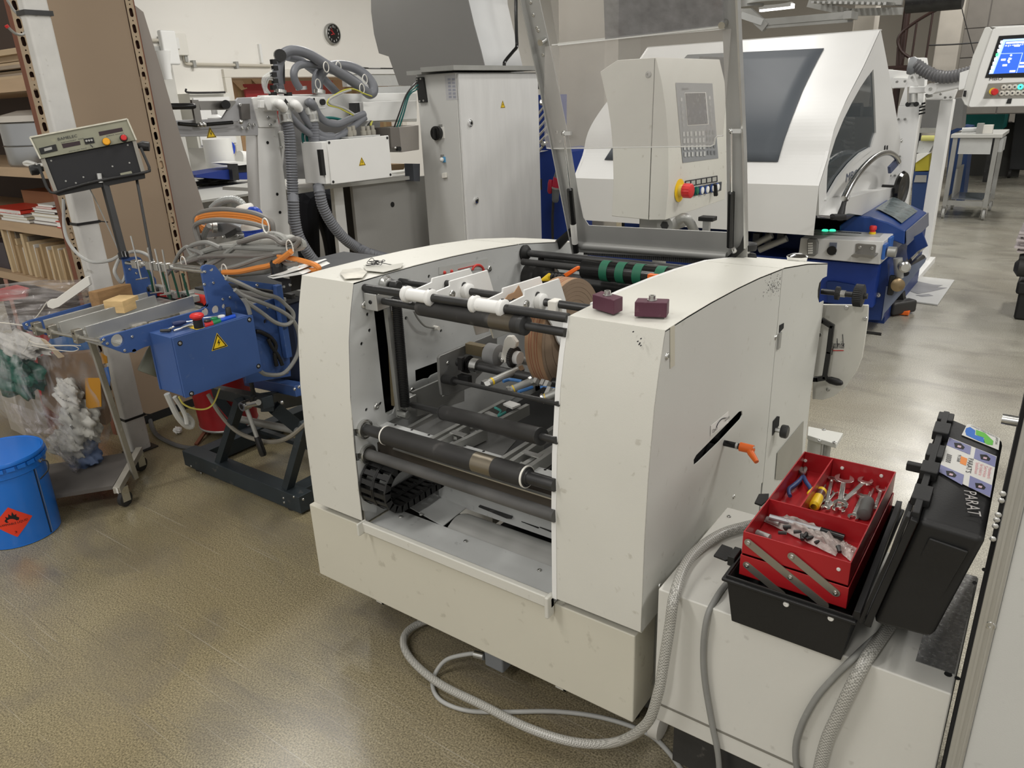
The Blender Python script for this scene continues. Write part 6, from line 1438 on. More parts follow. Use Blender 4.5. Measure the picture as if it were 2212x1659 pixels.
for c0,c1 in (((1160,1240),(1275,1250)),((370,1440),(258,1455))):
    a,b_=CQ(*c0,.03),CQ(*c1,.02);MB().lathe(a,(b_-a),[(.010,0),(.012,.01),(.022,(b_-a).length*.5),(.02,(b_-a).length)],8).build('clamp_grip',blackp,CT)
MB().tube([CQ(*p,-.01) for p in ((330,1400),(355,1480),(430,1640),(560,1615),(820,1545),(1240,1470),(1272,1440),(1262,1400),(1200,1260))],.006,8,sm=3).build('bail_handle',darksteel,CT)
MB().prism([CQ(*p,-.0) for p in ((430,1640),(1235,1475),(1240,1520),(500,1670))],CNn*.03).build('lower_bracket',blackp,CT)
MB().prism([CQ(*p,-.003) for p in ((1025,1478),(1120,1458),(1130,1480),(1030,1500))],CNn*.003).build('type_plate',olive,CT)
s0=CQ(880,1520,.02);s1=P(268,556,X=-3.30)
MB().bar(s0,s1,.026,.026).build('stand_pole',blackp,CT,bevel=.002)
MB().cyl(s1+(s0-s1)*.06,s1-(s0-s1)*.01,.022,n=14).build('pole_socket',blackg,CT)
MB().cyl(CQ(845,1480,.0),CQ(860,1560,.0),.012,n=10).build('clamp_bolt',steel,CT)
s2=CQ(1165,1520,.03);s3=P(328,565,X=-3.2);MB().cyl(s2,s3,.006,n=8).build('thin_rod',blackp,CT)
MB().tube([P(195,410,X=-3.45),P(215,450,X=-3.45),P(258,545,X=-3.35)],.0025,6).build('thin_cable',cableg,CT)
MB().tube([P(137,430,X=-3.72),P(140,500,X=-3.72),P(160,540,X=-3.6),P(195,565,X=-3.5),P(235,563,X=-3.4),P(258,552,X=-3.34)],.0075,8).build('grey_lead',cablel,CT)
MB().tube([P(262,550,X=-3.34),P(250,575,X=-3.36),P(248,590,X=-3.36),P(262,610,X=-3.36),P(272,590,X=-3.35),P(268,555,X=-3.34),P(290,543,X=-3.34),P(320,552,X=-3.3),P(340,580,X=-3.3)],.0075,8).build('grey_lead',cablel,CT)
# ============================================================ BLUE FEEDER TABLE MACHINE
XR_,XF_=-2.72,-3.33
FD=thing('feeder_machine','blue feeder machine with slatted infeed table, control box and dark base frame','machine',(-3.0,1.9,0))
def hx(k,c,r,X,n=16):
    q=Q(k,*c,X=X);return [(X,q.y+r*math.cos(t),q.z+r*math.sin(t)) for t in np.linspace(0,6.283,n+1)[:-1]]
sp_=[Q('c2',*p,X=XR_) for p in ((855,1397),(900,1372),(1725,1140),(1775,1110),(1775,1085),(1718,800),(1735,768),(1765,757),(1830,762),(1850,785),(2090,1100),(2130,1200),(2130,1300),(1290,1445),(1230,1462),(1150,1500),(1060,1513),(905,1455),(862,1430))]
MB().plate(sp_,[hx('c2',(1003,1405),.024,XR_,20),hx('c2',(1755,1165),.018,XR_),hx('c2',(1843,1143),.018,XR_),hx('c2',(1912,1113),.010,XR_)],(-.012,0,0)).build('side_plate',bluem,FD)
for p in ((915,1430),(885,1398),(1128,1372),(1065,1490),(1748,818),(1820,912),(1900,1053),(1962,1037),(1745,925)):screw(Q('c2',*p,X=XR_),(1,0,0),.006,FD)
sp2=[Q('c2',*p,X=XF_) for p in ((197,1262),(240,1240),(1050,1010),(1090,985),(1080,900),(1048,715),(1060,700),(1170,688),(1200,700),(1330,880),(1345,1000),(1300,1200),(500,1378),(420,1365),(215,1312))]
MB().prism(sp2,(-.012,0,0)).build('side_plate',bluem,FD)
for p in ((228,1268),(1107,797),(1162,830),(1140,740)):screw(Q('c2',*p,X=XF_),(1,0,0),.006,FD)
# infeed front rod with clamps
ra,rb=Q('c2',250,1297,X=XF_),Q('c2',860,1412,X=XR_)
rodo=MB().cyl(ra,rb,.008,n=14).build('front_rod',steel,FD)
for x0 in (318,445,665):
    c=along(ra,rb,'c2',x0);bk=MB().box(c.x-.016,c.x+.016,c.y-.014,c.y+.016,c.z-.022,c.z+.030).build('clamp_block',mat('nickel_block',(.40,.38,.33),.35,.9),FD,bevel=.002)
    MB().cyl(c+V(.002,-.0145,.018),c+V(.002,-.0155,.018),.004,n=8).build('hole',void,bk);screw(c+V(.0,-.014,-.012),(0,-1,0),.004,bk)
c1=along(ra,rb,'c2',318);c2_=along(ra,rb,'c2',445);c3_=along(ra,rb,'c2',665)
for c,e,hgt in ((c1,Q('c2',1350,1015,Z=.955),.045),(c2_,Q('c2',1345,1055,Z=.95),.05),(c3_,Q('c2',1562,1068,Z=.95),.05)):
    d=V(c.x+.03,c.y+.02,c.z+.015);f_=V(d.x+ (e.x-d.x),e.y,d.z+(.0))
    f_=V(d.x+.02,e.y,d.z+.02);MB().bar(d,f_,.012,hgt).build('guide_rail',alu,FD,bevel=.001)
bz=.895
MB().box(XF_+.02,XR_-.012,ra.y+.08,2.2,bz-.012,bz).build('table_bed',mat('bed_grey',(.36,.36,.34),.4,.4,var=.15),FD)
MB().box(XF_+.015,XR_-.012,ra.y+.075,ra.y+.095,bz-.035,bz-.002).build('bed_edge',galv,FD)
MB().cyl((XF_,ra.y+.1,bz-.03),(XR_,ra.y+.1,bz-.03),.008,n=12).build('cross_rod',steel,FD)
# upper cross rod with needles
ua,ub=Q('c2',1080,742,X=XF_+.02),Q('c2',1725,812,X=XR_)
MB().cyl(ua,ub,.0085,n=14).build('upper_rod',steel,FD)
ua2,ub2=ua+V(.08,.04,.0),ub+V(0,.04,0);MB().cyl(ua2,ub2,.0085,n=14).build('upper_rod',steel,FD)
for xx,yt,xb,yb_3,cm in ((1165,512,1208,882,1),(1285,612,1330,1000,1),(1345,622,1415,1015,1),(1410,628,1452,1000,1)):
    c=along(ua,ub,'c2',xx);cl_=MB().cbox(c,.04,.03,.035).build('rod_clamp',steel,FD,bevel=.003)
    MB().cbox(c+V(.04,-.002,.006),.03,.018,.02).build('clamp_screw',steel,cl_)
    t_=Q('c2',xx-50 if xx==1165 else xx-25,yt,Y=c.y-.02);b_4=Q('c2',xb,yb_3,Y=c.y-.02);b_4=V(t_.x+(b_4.x-t_.x),t_.y,b_4.z)
    MB().cyl(t_,b_4,.0035,n=8).build('needle',steel,FD)
    MB().cyl(b_4+V(-.045,0,-.006),b_4+V(.05,0,.012),.003,n=8).build('foot_rod',steel,FD)
for pts in (((1255,785),(1290,880),(1310,1000)),((1385,820),(1420,940),(1455,1050)),((1465,810),(1500,930),(1530,1040)),((1555,830),(1590,960),(1620,1060),(1640,1095))):
    MB().tube([Q('c2',*p,Y=ua.y+.06) for p in pts],.005,8).build('green_arm',mat('dark_green_rod',(.01,.06,.035),.4),FD)
for k,p in enumerate(((1290,950),(1480,1010),(1640,1040),(1600,1015),(1370,960))):
    c=Q('c2',*p,Y=ua.y+.10);MB().cbox(c,.07,.03,.028).build('guide_foot',galv,FD,bevel=.002);MB().lathe(c+V(.0,-.016,-.004),(0,-1,0),[(.013,0),(.013,.008),(.005,.009)],12).build('foot_roller',rubber,FD)
c=Q('c2',1380,1030,Y=ua.y+.14);d=Q('c2',1770,1095,Y=ua.y+.14)
n_r=9
MB().bar(c,d,.05,.02).build('belt_base',blackp,FD)
for k in range(n_r):
    p=c+(d-c)*(k+.5)/n_r;MB().cyl(p+V(-.03,0,.016),p+V(.03,0,.016),.024,n=14).build('red_roller',mat('red_roller',(.60,.03,.02),.4,var=.1),FD)
MB().cyl(Q('c2',1560,1090,Y=ua.y+.02),Q('c2',1730,1130,Y=ua.y+.02),.008,n=10).build('lower_rod',steel,FD)
# control box
bxX=XR_+.165;q1,q2,q3,q4_=[P(*p,X=bxX) for p in ((376,735),(543,680),(566,797),(402,861))]
y0_,y1_=(q1.y+q4_.y)/2,(q2.y+q3.y)/2;z1_,z0_=(q1.z+q2.z)/2,(q3.z+q4_.z)/2
bd=P(323,727,Y=y0_).x;
cbx_=thing('control_box','blue electrical box with red stop button on its top, hung on the feeder','control box',(bxX-.1,(y0_+y1_)/2,z0_))
MB().box(bd,bxX-.004,y0_,y1_,z0_,z1_).build('box_body',bluem,cbx_,bevel=.002)
MB().box(bxX-.004,bxX,y0_-.003,y1_+.003,z0_-.003,z1_+.003).box(bxX-.018,bxX-.015,y0_-.002,y1_+.002,z0_-.003,z1_+.003).build('lid_plate',bluem,cbx_,bevel=.001)
MB().box(bd-.004,bd+.004,y0_-.004,y1_,z0_+.0,z1_+.004).build('back_flange',bluem,cbx_)
for p in ((427,585),(1148,340),(1242,822),(547,1108)):
    c=Q('c6',*p,X=bxX);s=MB().cyl(c,c+V(.0008,0,0),.010,n=16).build('screw_washer',black,cbx_);screw(c,(1,0,0),.006,s)
warn_tri(Q('c6',825,560,X=bxX),(0,1,0),(0,0,1),.058,cbx_)
def TQ(x,y,k='c6'):return Q(k,x,y,Z=z1_+.001)
c=TQ(625,425);MB().prism([TQ(*p) for p in ((525,425),(580,400),(690,425),(600,445))],(0,0,.001)).build('yellow_plate',yellow,cbx_)
es=MB().cyl(c,c+V(0,0,.034),.0175,n=20).build('stop_collar',blackp,cbx_);MB().lathe(c+V(0,0,.034),(0,0,1),[(.016,0),(.02,.006),(.026,.010),(.026,.017),(.020,.023),(.01,.025)],24).build('stop_button',redk,es)
for q4,m in ((((680,385),(765,362),(778,392),(690,418)),redk),(((765,362),(850,338),(858,362),(778,392)),mat('btn_green',(.02,.22,.08),.4)),(((850,338),(1000,292),(1010,315),(858,362)),mat('btn_blue',(.01,.08,.55),.4))):
    MB().prism([TQ(*p) for p in q4],(0,0,.006)).build('button_plate',m,cbx_)
for p,m in (((715,375),darksteel),((785,350),MATS['btn_green']),((862,325),paper)):
    c=TQ(*p)+V(0,0,.005);MB().lathe(c,(0,0,1),[(.014,0),(.014,.006),(.011,.008)],18).build('push_button',m,cbx_)
c=TQ(937,290);MB().lathe(c,(0,0,1),[(.013,0),(.010,.03),(.008,.032)],14).build('selector_knob',blackp,cbx_)
zt2=z1_+.003
def tl(p,q,r,m,nm,lab_,cat,h=None,hr=None):
    a,b_=Q('c6',*p,Z=zt2+r),Q('c6',*q,Z=zt2+r);t=thing(nm,lab_,cat,(a+b_)/2,'tools lying on the blue box');MB().cyl(a,b_,r,n=8).build('shaft',m,t)
    if h:a2_,b2_=Q('c6',*h[0],Z=zt2+hr),Q('c6',*h[1],Z=zt2+hr);MB().lathe(a2_,b2_-a2_,[(hr*.7,0),(hr,.01),(hr,(b2_-a2_).length*.6),(hr*.6,(b2_-a2_).length)],10).build('handle',mat('handle_navy',(.02,.03,.1),.4),t)
    return t
tl((480,365),(560,355),.003,steel,'screwdriver','dark blue handled screwdriver lying rear left on the blue box','screwdriver',((350,390),(490,362)),.010)
tl((360,455),(560,395),.004,steel,'hex_key','bright bar tool in front on the blue box','tool');tl((440,425),(640,345),.003,steel,'hex_key','slim bright rod tool in the middle on the blue box','tool')
tl((670,325),(850,300),.003,steel,'hex_key','slim rod tool at the back right of the stop button','tool');tl((225,455),(330,450),.006,darksteel,'pliers','small dark pliers at the front left corner of the blue box','pliers')
tl((300,450),(360,415),.005,steel,'hex_key','short thick steel bit at the left on the blue box','tool')
MB().tube([Q('c6',*p,X=bxX-.06) for p in ((415,1140),(470,1220),(580,1265),(700,1265),(780,1200),(840,1050))],.0035,6).build('yellow_wire',mat('wire_yellow',(.62,.55,.12),.4),cbx_)
MB().tube([Q('c6',*p,X=bxX-.1) for p in ((290,1110),(340,1220),(400,1340),(480,1430),(540,1450),(545,1390),(490,1330))],.012,8).build('grey_lead',cablel,cbx_)
MB().tube([Q('c6',*p,X=bxX-.08) for p in ((370,1140),(430,1230),(480,1330),(500,1420))],.009,8).build('grey_lead',cablel,cbx_)
# body behind
pls=[Q('f4',*p,X=-2.66) for p in ((270,1220),(930,1035),(1010,1040),(1200,1900),(1300,2600),(1330,3100),(150,3300),(100,2500))]
MB().plate(pls,[hx('f4',(1000,1505),.008,-2.66),hx('f4',(1020,1640),.007,-2.66),hx('f4',(660,1650),.010,-2.66)],(-.01,0,0)).build('body_plate',bluem,FD)
for p in ((955,1125),(712,1280),(1150,2060),(1230,3000)):screw(Q('f4',*p,X=-2.66),(1,0,0),.007,FD)
MB().bar(Q('f4',960,680,X=-2.64),Q('f4',1250,2600,X=-2.64),.03,.03,up=(1,0,0)).build('corner_bar',bluem,FD,bevel=.003)
MB().prism([Q('f4',*p,X=-2.65) for p in ((-300,500),(0,560),(530,620),(980,680),(960,810),(880,820),(0,700),(-300,620))],(-.012,0,0)).build('top_rail',bluem,FD)
for p in ((430,688),(955,752)):screw(Q('f4',*p,X=-2.65),(1,0,0),.007,FD)
yb0=2.02
MB().box(-3.25,-2.69,yb0,2.9,.50,.89).build('inner_body',mat('dark_blue_body',(.015,.025,.06),.6,var=.2),FD)
for k in range(3):MB().box(-3.05,-2.67,yb0-.05+k*.05,yb0-.03+k*.05,.905,.92+.006*k).build('feed_bar',darksteel if k % 2 else galv,FD)
MB().box(-3.3,-2.67,1.95,2.9,.89,.905).build('top_deck',mat('deck_dark',(.03,.032,.036),.6),FD)
# corrugated black hoses at its side
def corr(pts,r,m,par,nm='ribbed_hose',n=10,pitch=.012,sm=8):
    P_=smoothpts([Vector(p) for p in pts],sm);L_=sum((P_[i+1]-P_[i]).length for i in range(len(P_)-1));N_=max(8,int(L_/pitch*2));out=[];acc=0;i=0;seg=0
    ds=L_/N_;
    for k in range(N_+1):
        t=k*ds
        while i<len(P_)-2 and seg+(P_[i+1]-P_[i]).length<t:seg += (P_[i+1]-P_[i]).length;i += 1
        l=(P_[i+1]-P_[i]).length;out.append(P_[i]+(P_[i+1]-P_[i])*min(1,max(0,(t-seg)/max(l,1e-6))))
    return MB().tube(out,r,n,sm=0,rfun=lambda i:r*(1 if i % 2 else .86)).build(nm,m,par)
corr([Q('c6',*p,X=-2.64) for p in ((1215,460),(1270,470),(1360,520),(1420,600),(1410,700),(1430,820))],.010,blackp,FD)
corr([Q('c6',*p,X=-2.635) for p in ((1340,540),(1380,620),(1450,720),(1490,810))],.009,blackp,FD)
corr([Q('c6',*p,X=-2.68) for p in ((1165,900),(1165,980),(1185,1080),(1210,1130))],.010,blackp,FD)
for pts in (((560,1040),(700,1095),(950,1210),(1130,1260),(1230,1340),(1310,1430),(1300,1520),(1220,1565),(1100,1530),(950,1420),(820,1330),(760,1270)),((660,1170),(760,1240),(1000,1330),(1180,1410),(1300,1500),(1370,1640),(1380,1800),(1330,1960),(1200,2110),(1020,2120),(940,2080)),((755,1270),(800,1350),(830,1445))):
    MB().tube([Q('c5',*p,X=-2.60) for p in pts],.009,8).build('grey_cable',cableg,FD)
# base frame
dk_=mat('base_charcoal',(.035,.045,.052),.5,.2,var=.25,vs=8,spk=.4,spkc=(.16,.15,.13),spks=25)
F0,F1=P(400,1005,Z=.0),P(668,1104,Z=.0);yF=1.765
MB().box(-3.39,-2.49,1.765,1.84,.012,.095).build('base_beam',dk_,FD,bevel=.003)
MB().box(-3.39,-2.49,2.55,2.62,.012,.095).build('base_beam',dk_,FD,bevel=.003)
for x in (-3.36,-2.62):MB().box(x,x+.08,1.84,2.55,.012,.09).build('base_beam',dk_,FD,bevel=.003)
for x in (-3.3,-2.58):MB().cyl((x,1.80,0),(x,1.80,.02),.03,n=12).cyl((x,2.58,0),(x,2.58,.02),.03,n=12).build('rubber_foot',rubber,FD)
for p in ((1372,828),(1376,856),(1935,998),(1940,1028),(2005,990),(2068,1007),(1305,780)):screw(Q('c3',*p,Y=1.765),(0,-1,0),.006,FD)
def c3y(x,y,Y):return Q('c3',x,y,Y=Y)
for p,q in (((1640,330),(1490,800)),((2090,480),(1965,925))):
    MB().bar(c3y(*q,1.80),c3y(*p,1.80),.045,.035).build('leg_bar',dk_,FD,bevel=.002)
MB().bar(c3y(1480,270,1.95),c3y(1830,345,1.80),.05,.05).build('scissor_beam',dk_,FD,bevel=.002)
MB().bar(c3y(1820,345,1.85),c3y(2090,290,2.3),.06,.085).build('lift_beam',dk_,FD,bevel=.004)
MB().bar(c3y(1700,190,2.1),c3y(2060,260,1.9),.06,.05).build('lift_beam',bluem,FD,bevel=.004)
MB().bar(c3y(1870,380,1.88),c3y(2090,560,2.0),.045,.06).build('scissor_arm',dk_,FD)
MB().bar(c3y(1480,310,2.05),c3y(1760,640,2.2),.03,.05).build('scissor_arm',dk_,FD)
MB().cyl(c3y(1620,455,1.95),c3y(2060,545,1.95),.018,n=14).build('spindle',galv,FD)
MB().tube([c3y(*p,1.78) for p in ((1420,290),(1500,420),(1600,530),(1720,590),(1860,615),(1980,580),(2100,480))],.010,8).build('hanging_cable',mat('dusty_cable',(.24,.22,.18),.6),FD)
screw(c3y(1925,345,1.79),(0,-1,0),.009,FD);screw(c3y(2010,255,1.8),(0,-1,0),.007,FD);screw(c3y(2040,240,1.8),(0,-1,0),.007,FD)
for k in range(3):MB().box(-3.2,-2.6,2.1+k*.15,2.13+k*.15,.1,.12).build('frame_slat',dk_,FD)
# ratchet crank
RT=thing('ratchet_handle','ratchet crank with black grip hanging from the feeder lift spindle','ratchet',c3y(1700,370,1.74))
a,b_=c3y(1675,365,1.74),c3y(1765,345,1.74)
MB().cyl(a+V(0,-.02,0),a+V(0,.02,0),.021,n=20).build('ratchet_head',steel,RT);MB().cyl(a+V(0,-.021,0),a+V(0,-.0205,0),.012,n=16).build('socket_hole',void,RT)
MB().cyl(a,b_,.013,n=14).build('head_sleeve',steel,RT);MB().cyl(a,c3y(1755,585,1.74),.0095,n=12).build('crank_bar',galv,RT)
MB().lathe(c3y(1755,580,1.74),c3y(1800,710,1.74)-c3y(1755,580,1.74),[(.013,0),(.015,.03),(.016,.08),(.012,(c3y(1800,710,1.74)-c3y(1755,580,1.74)).length)],14).build('grip',blackg,RT)
MB().cyl(c3y(1725,300,1.74),c3y(1720,340,1.74),.009,n=10).build('drive_stub',blackp,RT)
# red drum under the feeder
rc=V(-3.60,2.18,.05)
t=thing('red_drum','dented dark red drum standing behind the feeder frame','drum',(rc.x,rc.y,0))
MB().lathe(rc,(0,0,1),[(.15,0),(.158,.003),(.158,.012),(.155,.018),(.172,.32),(.178,.325),(.172,.33)],40).build('drum_body',mat('dirty_red',(.34,.012,.015),.4,var=.35,vs=6,spk=.5,spkc=(.04,.01,.01),spks=7),t)
MB().lathe(rc,(0,0,1),[(.160,-.002),(.162,.004),(.158,.010)],40).build('bottom_rim',galv,t)
for a_ in (0,2.1,4.2):MB().cyl(rc+V(.12*math.cos(a_),.12*math.sin(a_),-.05),rc+V(.12*math.cos(a_),.12*math.sin(a_),0),.012,n=8).build('stand_leg',rust,t)
t=one(MB().bar(Q('c3',1340,640,Z=.0)+V(0,0,.006),Q('c3',1440,560,Z=.0)+V(0,0,.05),.02,.01),'metal_wedge',rust,'rusty sheet wedge on the floor before the red drum','scrap')
c=Q('c3',1215,545,Z=.012);lump(V(c.x,c.y,.022),.022,(1,1,.8),paper,'paper_scrap','small white paper scrap on the floor left of the red drum',9,.2,'scrap',None)
one(MB().tube([Q('c3',*p,Z=.012) for p in ((1020,450),(1050,540),(1120,600),(1250,650),(1420,660),(1500,655),(1650,620))],.012,8),'floor_cable',mat('dark_cable',(.11,.11,.11),.5),'thick dark cable on the floor from the post to the feeder base','cable')
# grey bottle behind the blue box
bt_=thing('grey_bottle','grey green plastic cylinder hanging tilted behind the blue box','cylinder',Q('c6',120,850,X=-3.0))
a,b_=Q('c6',190,700,X=-3.0),Q('c6',100,905,X=-3.0);MB().lathe(a,b_-a,[(.035,-.06),(.045,0),(.047,(b_-a).length*.95),(.044,(b_-a).length)],24).build('body',mat('bottle_green',(.17,.18,.14),.3),bt_)
# wooden blocks and wrapped packs on the table
def wblk(k,top,zt,h,m,lab_):
    q=[Q(k,*p,Z=zt) for p in top];q[3]=q[0]+(q[2]-q[1]) if len(q)==4 else q[0]+(q[2]-q[1])
    t=thing('wood_block',lab_,'wood block',(sum(p.x for p in q)/4,sum(p.y for p in q)/4,zt-h),'wood blocks on the infeed table')
    MB().hexa([p-V(0,0,h) for p in q]+q).build('block_body',m,t,bevel=.003)
ztw=c2_.z+.03
wblk('f1',[(1440,455),(1715,460),(1940,372),(1650,366)],ztw+.045,.052,mat('osb_wood',(.66,.46,.22),.7,var=.3,vs=12,stretch=(1,1,4),bump=.4,bs=90),'light compressed wood block in front on the infeed table')
wblk('f1',[(1232,325),(1360,325),(1840,210),(1690,200)],ztw+.055,.07,mat('osb_dark',(.34,.20,.09),.7,var=.35,vs=12,stretch=(4,1,4),bump=.4,bs=90),'darker brown wood block behind the light one')
sw=mat('shrink_film_books',(.30,.28,.24),.2,var=.5,vs=50,bump=.8,bs=50,spk=.4,spkc=(.6,.58,.5),spks=40)
def pack(k,pts,z,h,lab_):
    q=[Q(k,*p,Z=z) for p in pts];t=thing('wrapped_pack',lab_,'pack',(q[0].x,q[0].y,z-h),'film wrapped packs');MB().hexa([p-V(0,0,h) for p in q]+q).build('film_pack',sw,t,bevel=.006)
pack('f1',[(1610,730),(1900,810),(2080,745),(1780,680)],bz+.032,.030,'crinkled film wrapped pack at the front of the infeed table')
pack('c2',[(1235,1218),(1265,1255),(1535,1165),(1500,1142)],bz+.027,.026,'long film wrapped pack behind the crinkled one')
# ============================================================ GREY TUB with cable coils behind the feeder
YT=2.12
tub=thing('vacuum_unit','grey vacuum blower unit half covered in cables on top of the feeder','blower',P(480,590,Y=YT))
tm=mat('tub_cast',(.40,.40,.37),.5,.3,var=.12,vs=6,spk=.3,spkc=(.2,.2,.18),spks=30)
q=[Q('c5',*p,Y=YT-.1) for p in ((325,690),(700,610),(1120,600),(1140,700),(1060,960),(980,1010),(700,1035),(520,1030),(330,920))]
MB().prism(q,(-.02,.13,0)).build('tub_body',tm,tub,bevel=.02)
q=[Q('c5',*p,Y=YT) for p in ((320,480),(400,420),(560,400),(720,470),(730,580),(700,620),(330,690))]
MB().prism(q,(-.02,.16,0)).build('motor_box',mat('motor_grey',(.25,.26,.27),.45,.4,var=.15),tub,bevel=.012)
q=[Q('c5',*p,Y=YT-.03) for p in ((300,600),(590,560),(740,560),(735,590),(600,645),(330,690))]
MB().prism(q,(-.02,.2,0)).build('motor_flange',galv,tub,bevel=.004)
MB().bar(Q('c5',575,570,Y=YT-.05),Q('c5',700,500,Y=YT-.05),.02,.02).build('toggle_clamp',darksteel,tub)
c=Q('c5',415,460,Y=YT-.03);MB().lathe(c+V(0,.02,0),(-.5,-1,.1),[(.034,0),(.034,.02),(.026,.024),(.026,.04),(.016,.05)],20).build('cable_gland',steel,tub)
for p in ((335,600),(400,660),(520,585),(690,570),(545,660),(420,590)):screw(Q('c5',*p,Y=YT-.035),(0,-1,0),.006,tub)
corr([Q('c5',*p,Y=YT-.02) for p in ((400,262),(470,200),(560,165),(650,160),(720,185),(765,235))],.017,mat('flex_grey',(.33,.34,.33),.35,.3),tub,pitch=.011)
c0,c1_=Q('c5',730,225,Y=YT-.02),Q('c5',850,300,Y=YT-.02)
MB().lathe(Q('c5',760,225,Y=YT-.02),Q('c5',790,310,Y=YT-.02)-Q('c5',760,225,Y=YT-.02),[(.036,0),(.040,.006),(.040,.024),(.034,.03),(.034,.042)],12).build('white_gland',offwhite,tub)
bp2=mat('plug_blue',(.01,.05,.36),.4)
MB().lathe(Q('c5',850,440,Y=YT-.04),Q('c5',880,590,Y=YT-.04)-Q('c5',850,440,Y=YT-.04),[(.040,0),(.048,.008),(.048,.028),(.042,.03),(.044,.085),(.044,.12)],20).build('blue_socket',bp2,tub)
MB().lathe(Q('c5',850,430,Y=YT-.04),Q('c5',880,590,Y=YT-.04)-Q('c5',850,440,Y=YT-.04),[(.044,0),(.050,.01),(.050,.026)],20).build('socket_collar',offwhite,tub)
MB().tube([Q('c5',*p,Y=YT-.02) for p in ((840,285),(900,290),(930,340),(900,380))],.018,10).build('blue_cap',bp2,tub)
def coil(pts,r,m,nm,lab_,Y=YT-.12,sm=8,closed=False,k='c5'):
    w=[Q(k,p[0],p[1],Y=Y+(p[2] if len(p)>2 else 0)) for p in pts]
    return one(MB().tube(w,r,8,sm=sm,closed=closed),nm,m,lab_,'cable','cables heaped on the blower unit')
cg=mat('cable_taupe',(.20,.19,.175),.5,var=.1)
coil(((1090,520),(1060,400),(900,320),(700,285),(500,270),(300,300),(215,370),(230,480),(270,640)),.011,cg,'grey_cable','dark grey cable forming the upper coil above the orange one')
for k,dy in enumerate((0,26,52)):
    coil(((1080,500+dy*.2),(1000,400+dy),(850,340+dy),(600,312+dy),(400,320+dy),(270,350+dy*.9),(235,400+dy*.5),(300,470+dy,.15),(600,520+dy,.25)),.0105,orangec,'orange_cable',('topmost strand of the orange cable coil','middle strand of the orange cable coil','lowest strand of the orange cable coil')[k])
coil(((1020,480),(850,430),(600,395),(420,390),(260,420),(210,470),(230,560),(260,660),(290,860)),.011,cg,'grey_cable','dark grey cable under the orange coil falling at the left',Y=YT-.15)
coil(((370,455),(330,520),(300,620),(300,720)),.013,cableg,'grey_cable','short grey cable from the bright gland down',Y=YT-.1)
hg=mat('armoured_grey',(.30,.30,.28),.5)
for k,pts in enumerate((((60,890),(200,800),(420,710),(650,690),(900,700),(1200,710),(1380,700),(1430,660),(1340,610),(1150,650)),((350,900),(520,800),(700,660),(900,580),(1060,550),(1170,570),(1225,620),(1180,660)),((120,680),(180,790),(300,890)),((-20,880),(40,760),(120,690),(180,720)))):
    w=[Q('c5',*p,Y=YT-.2) for p in pts];t=thing('ribbed_conduit',['thick ribbed grey conduit sweeping across the blower front','thick ribbed grey conduit curling up at the right end','short grey conduit dropping at the left of the heap','thin looped conduit at the far left of the heap'][k],'cable',w[0],'cables heaped on the blower unit');corr(w,.014 if k<2 else .009,hg,t,'conduit',8,.012)
for k,pts in enumerate((((0,960),(150,850),(330,800),(600,790),(900,790),(1100,770),(1260,740)),((-100,1000),(0,900),(300,790),(150,700),(330,640),(500,700)),((700,640),(850,600),(1000,570),(1100,590),(1200,650),(1340,600),(1380,620),(1330,690)),((500,950),(700,900),(950,810),(1150,760),(1320,740)),((1200,850),(1250,880),(1350,880),(1370,850)))):
    coil(pts,.010,cableg if k % 2 else cg,'grey_cable',['long thin grey cable crossing the blower below the ribbed conduit','grey cable crossing at the left part of the heap','grey cable looping over the right part of the heap','grey cable running low over the blower front','short grey cable end beside the black cylinder'][k],Y=YT-.22)
coil(((530,975),(700,970),(900,930),(1060,895),(1200,810),(1290,740)),.0115,orangec,'orange_cable','orange cable running low across the blower front',Y=YT-.24)
coil(((1150,790),(1280,815),(1430,850),(1550,890),(1600,930),(1550,955),(1390,945)),.011,orangec,'orange_cable','orange cable loop reaching towards the big cream machine',Y=YT-.22)
for p in ((85,870),(1275,700),(1005,455),(545,960)):
    c=Q('c5',*p,Y=YT-.23);one(MB().tube([c+V(.02*math.cos(t),0,.03*math.sin(t)) for t in np.linspace(0,6.28,9)[:-1]],.003,6,closed=True,sm=2),'cable_tie',offwhite,{85:'white cable tie at the left of the cable heap',1275:'white cable tie at the right of the cable heap',1005:'white cable tie on the orange coil',545:'white cable tie low on the orange cable'}[p[0]],'cable tie','cable ties')
# black cylinder, papers, gearbox
t=thing('black_actuator','black cylindrical actuator standing beside the cable heap','actuator',Q('f4',1000,400,Y=1.87))
a,b_=Q('f4',985,20,Y=1.90),Q('f4',1040,420,Y=1.90);MB().lathe(b_,a-b_,[(.034,0),(.034,(a-b_).length*.85),(.028,(a-b_).length)],24).build('cylinder',blackg,t);MB().cyl(Q('f4',970,165,Y=1.865),Q('f4',970,165,Y=1.855),.008,n=10).build('port',darksteel,t)
q=[Q('f4',*p,Y=1.87) for p in ((770,480),(1540,380),(1540,430),(1330,470),(1335,860),(1120,910),(1080,620),(790,530))];MB().prism(q,(0,.06,0)).build('mount_body',blackp,t,bevel=.003)
for p in ((1158,728),(1310,680)):screw(Q('f4',*p,Y=1.87),(0,-1,0),.007,t)
MB().box(*[f(Q('f4',x,470,Y=1.868).x for x in (1140,1290)) for f in (min,max)],1.866,1.869,Q('f4',1200,500,Y=1.868).z,Q('f4',1200,450,Y=1.868).z).build('type_label',plate_white,t)
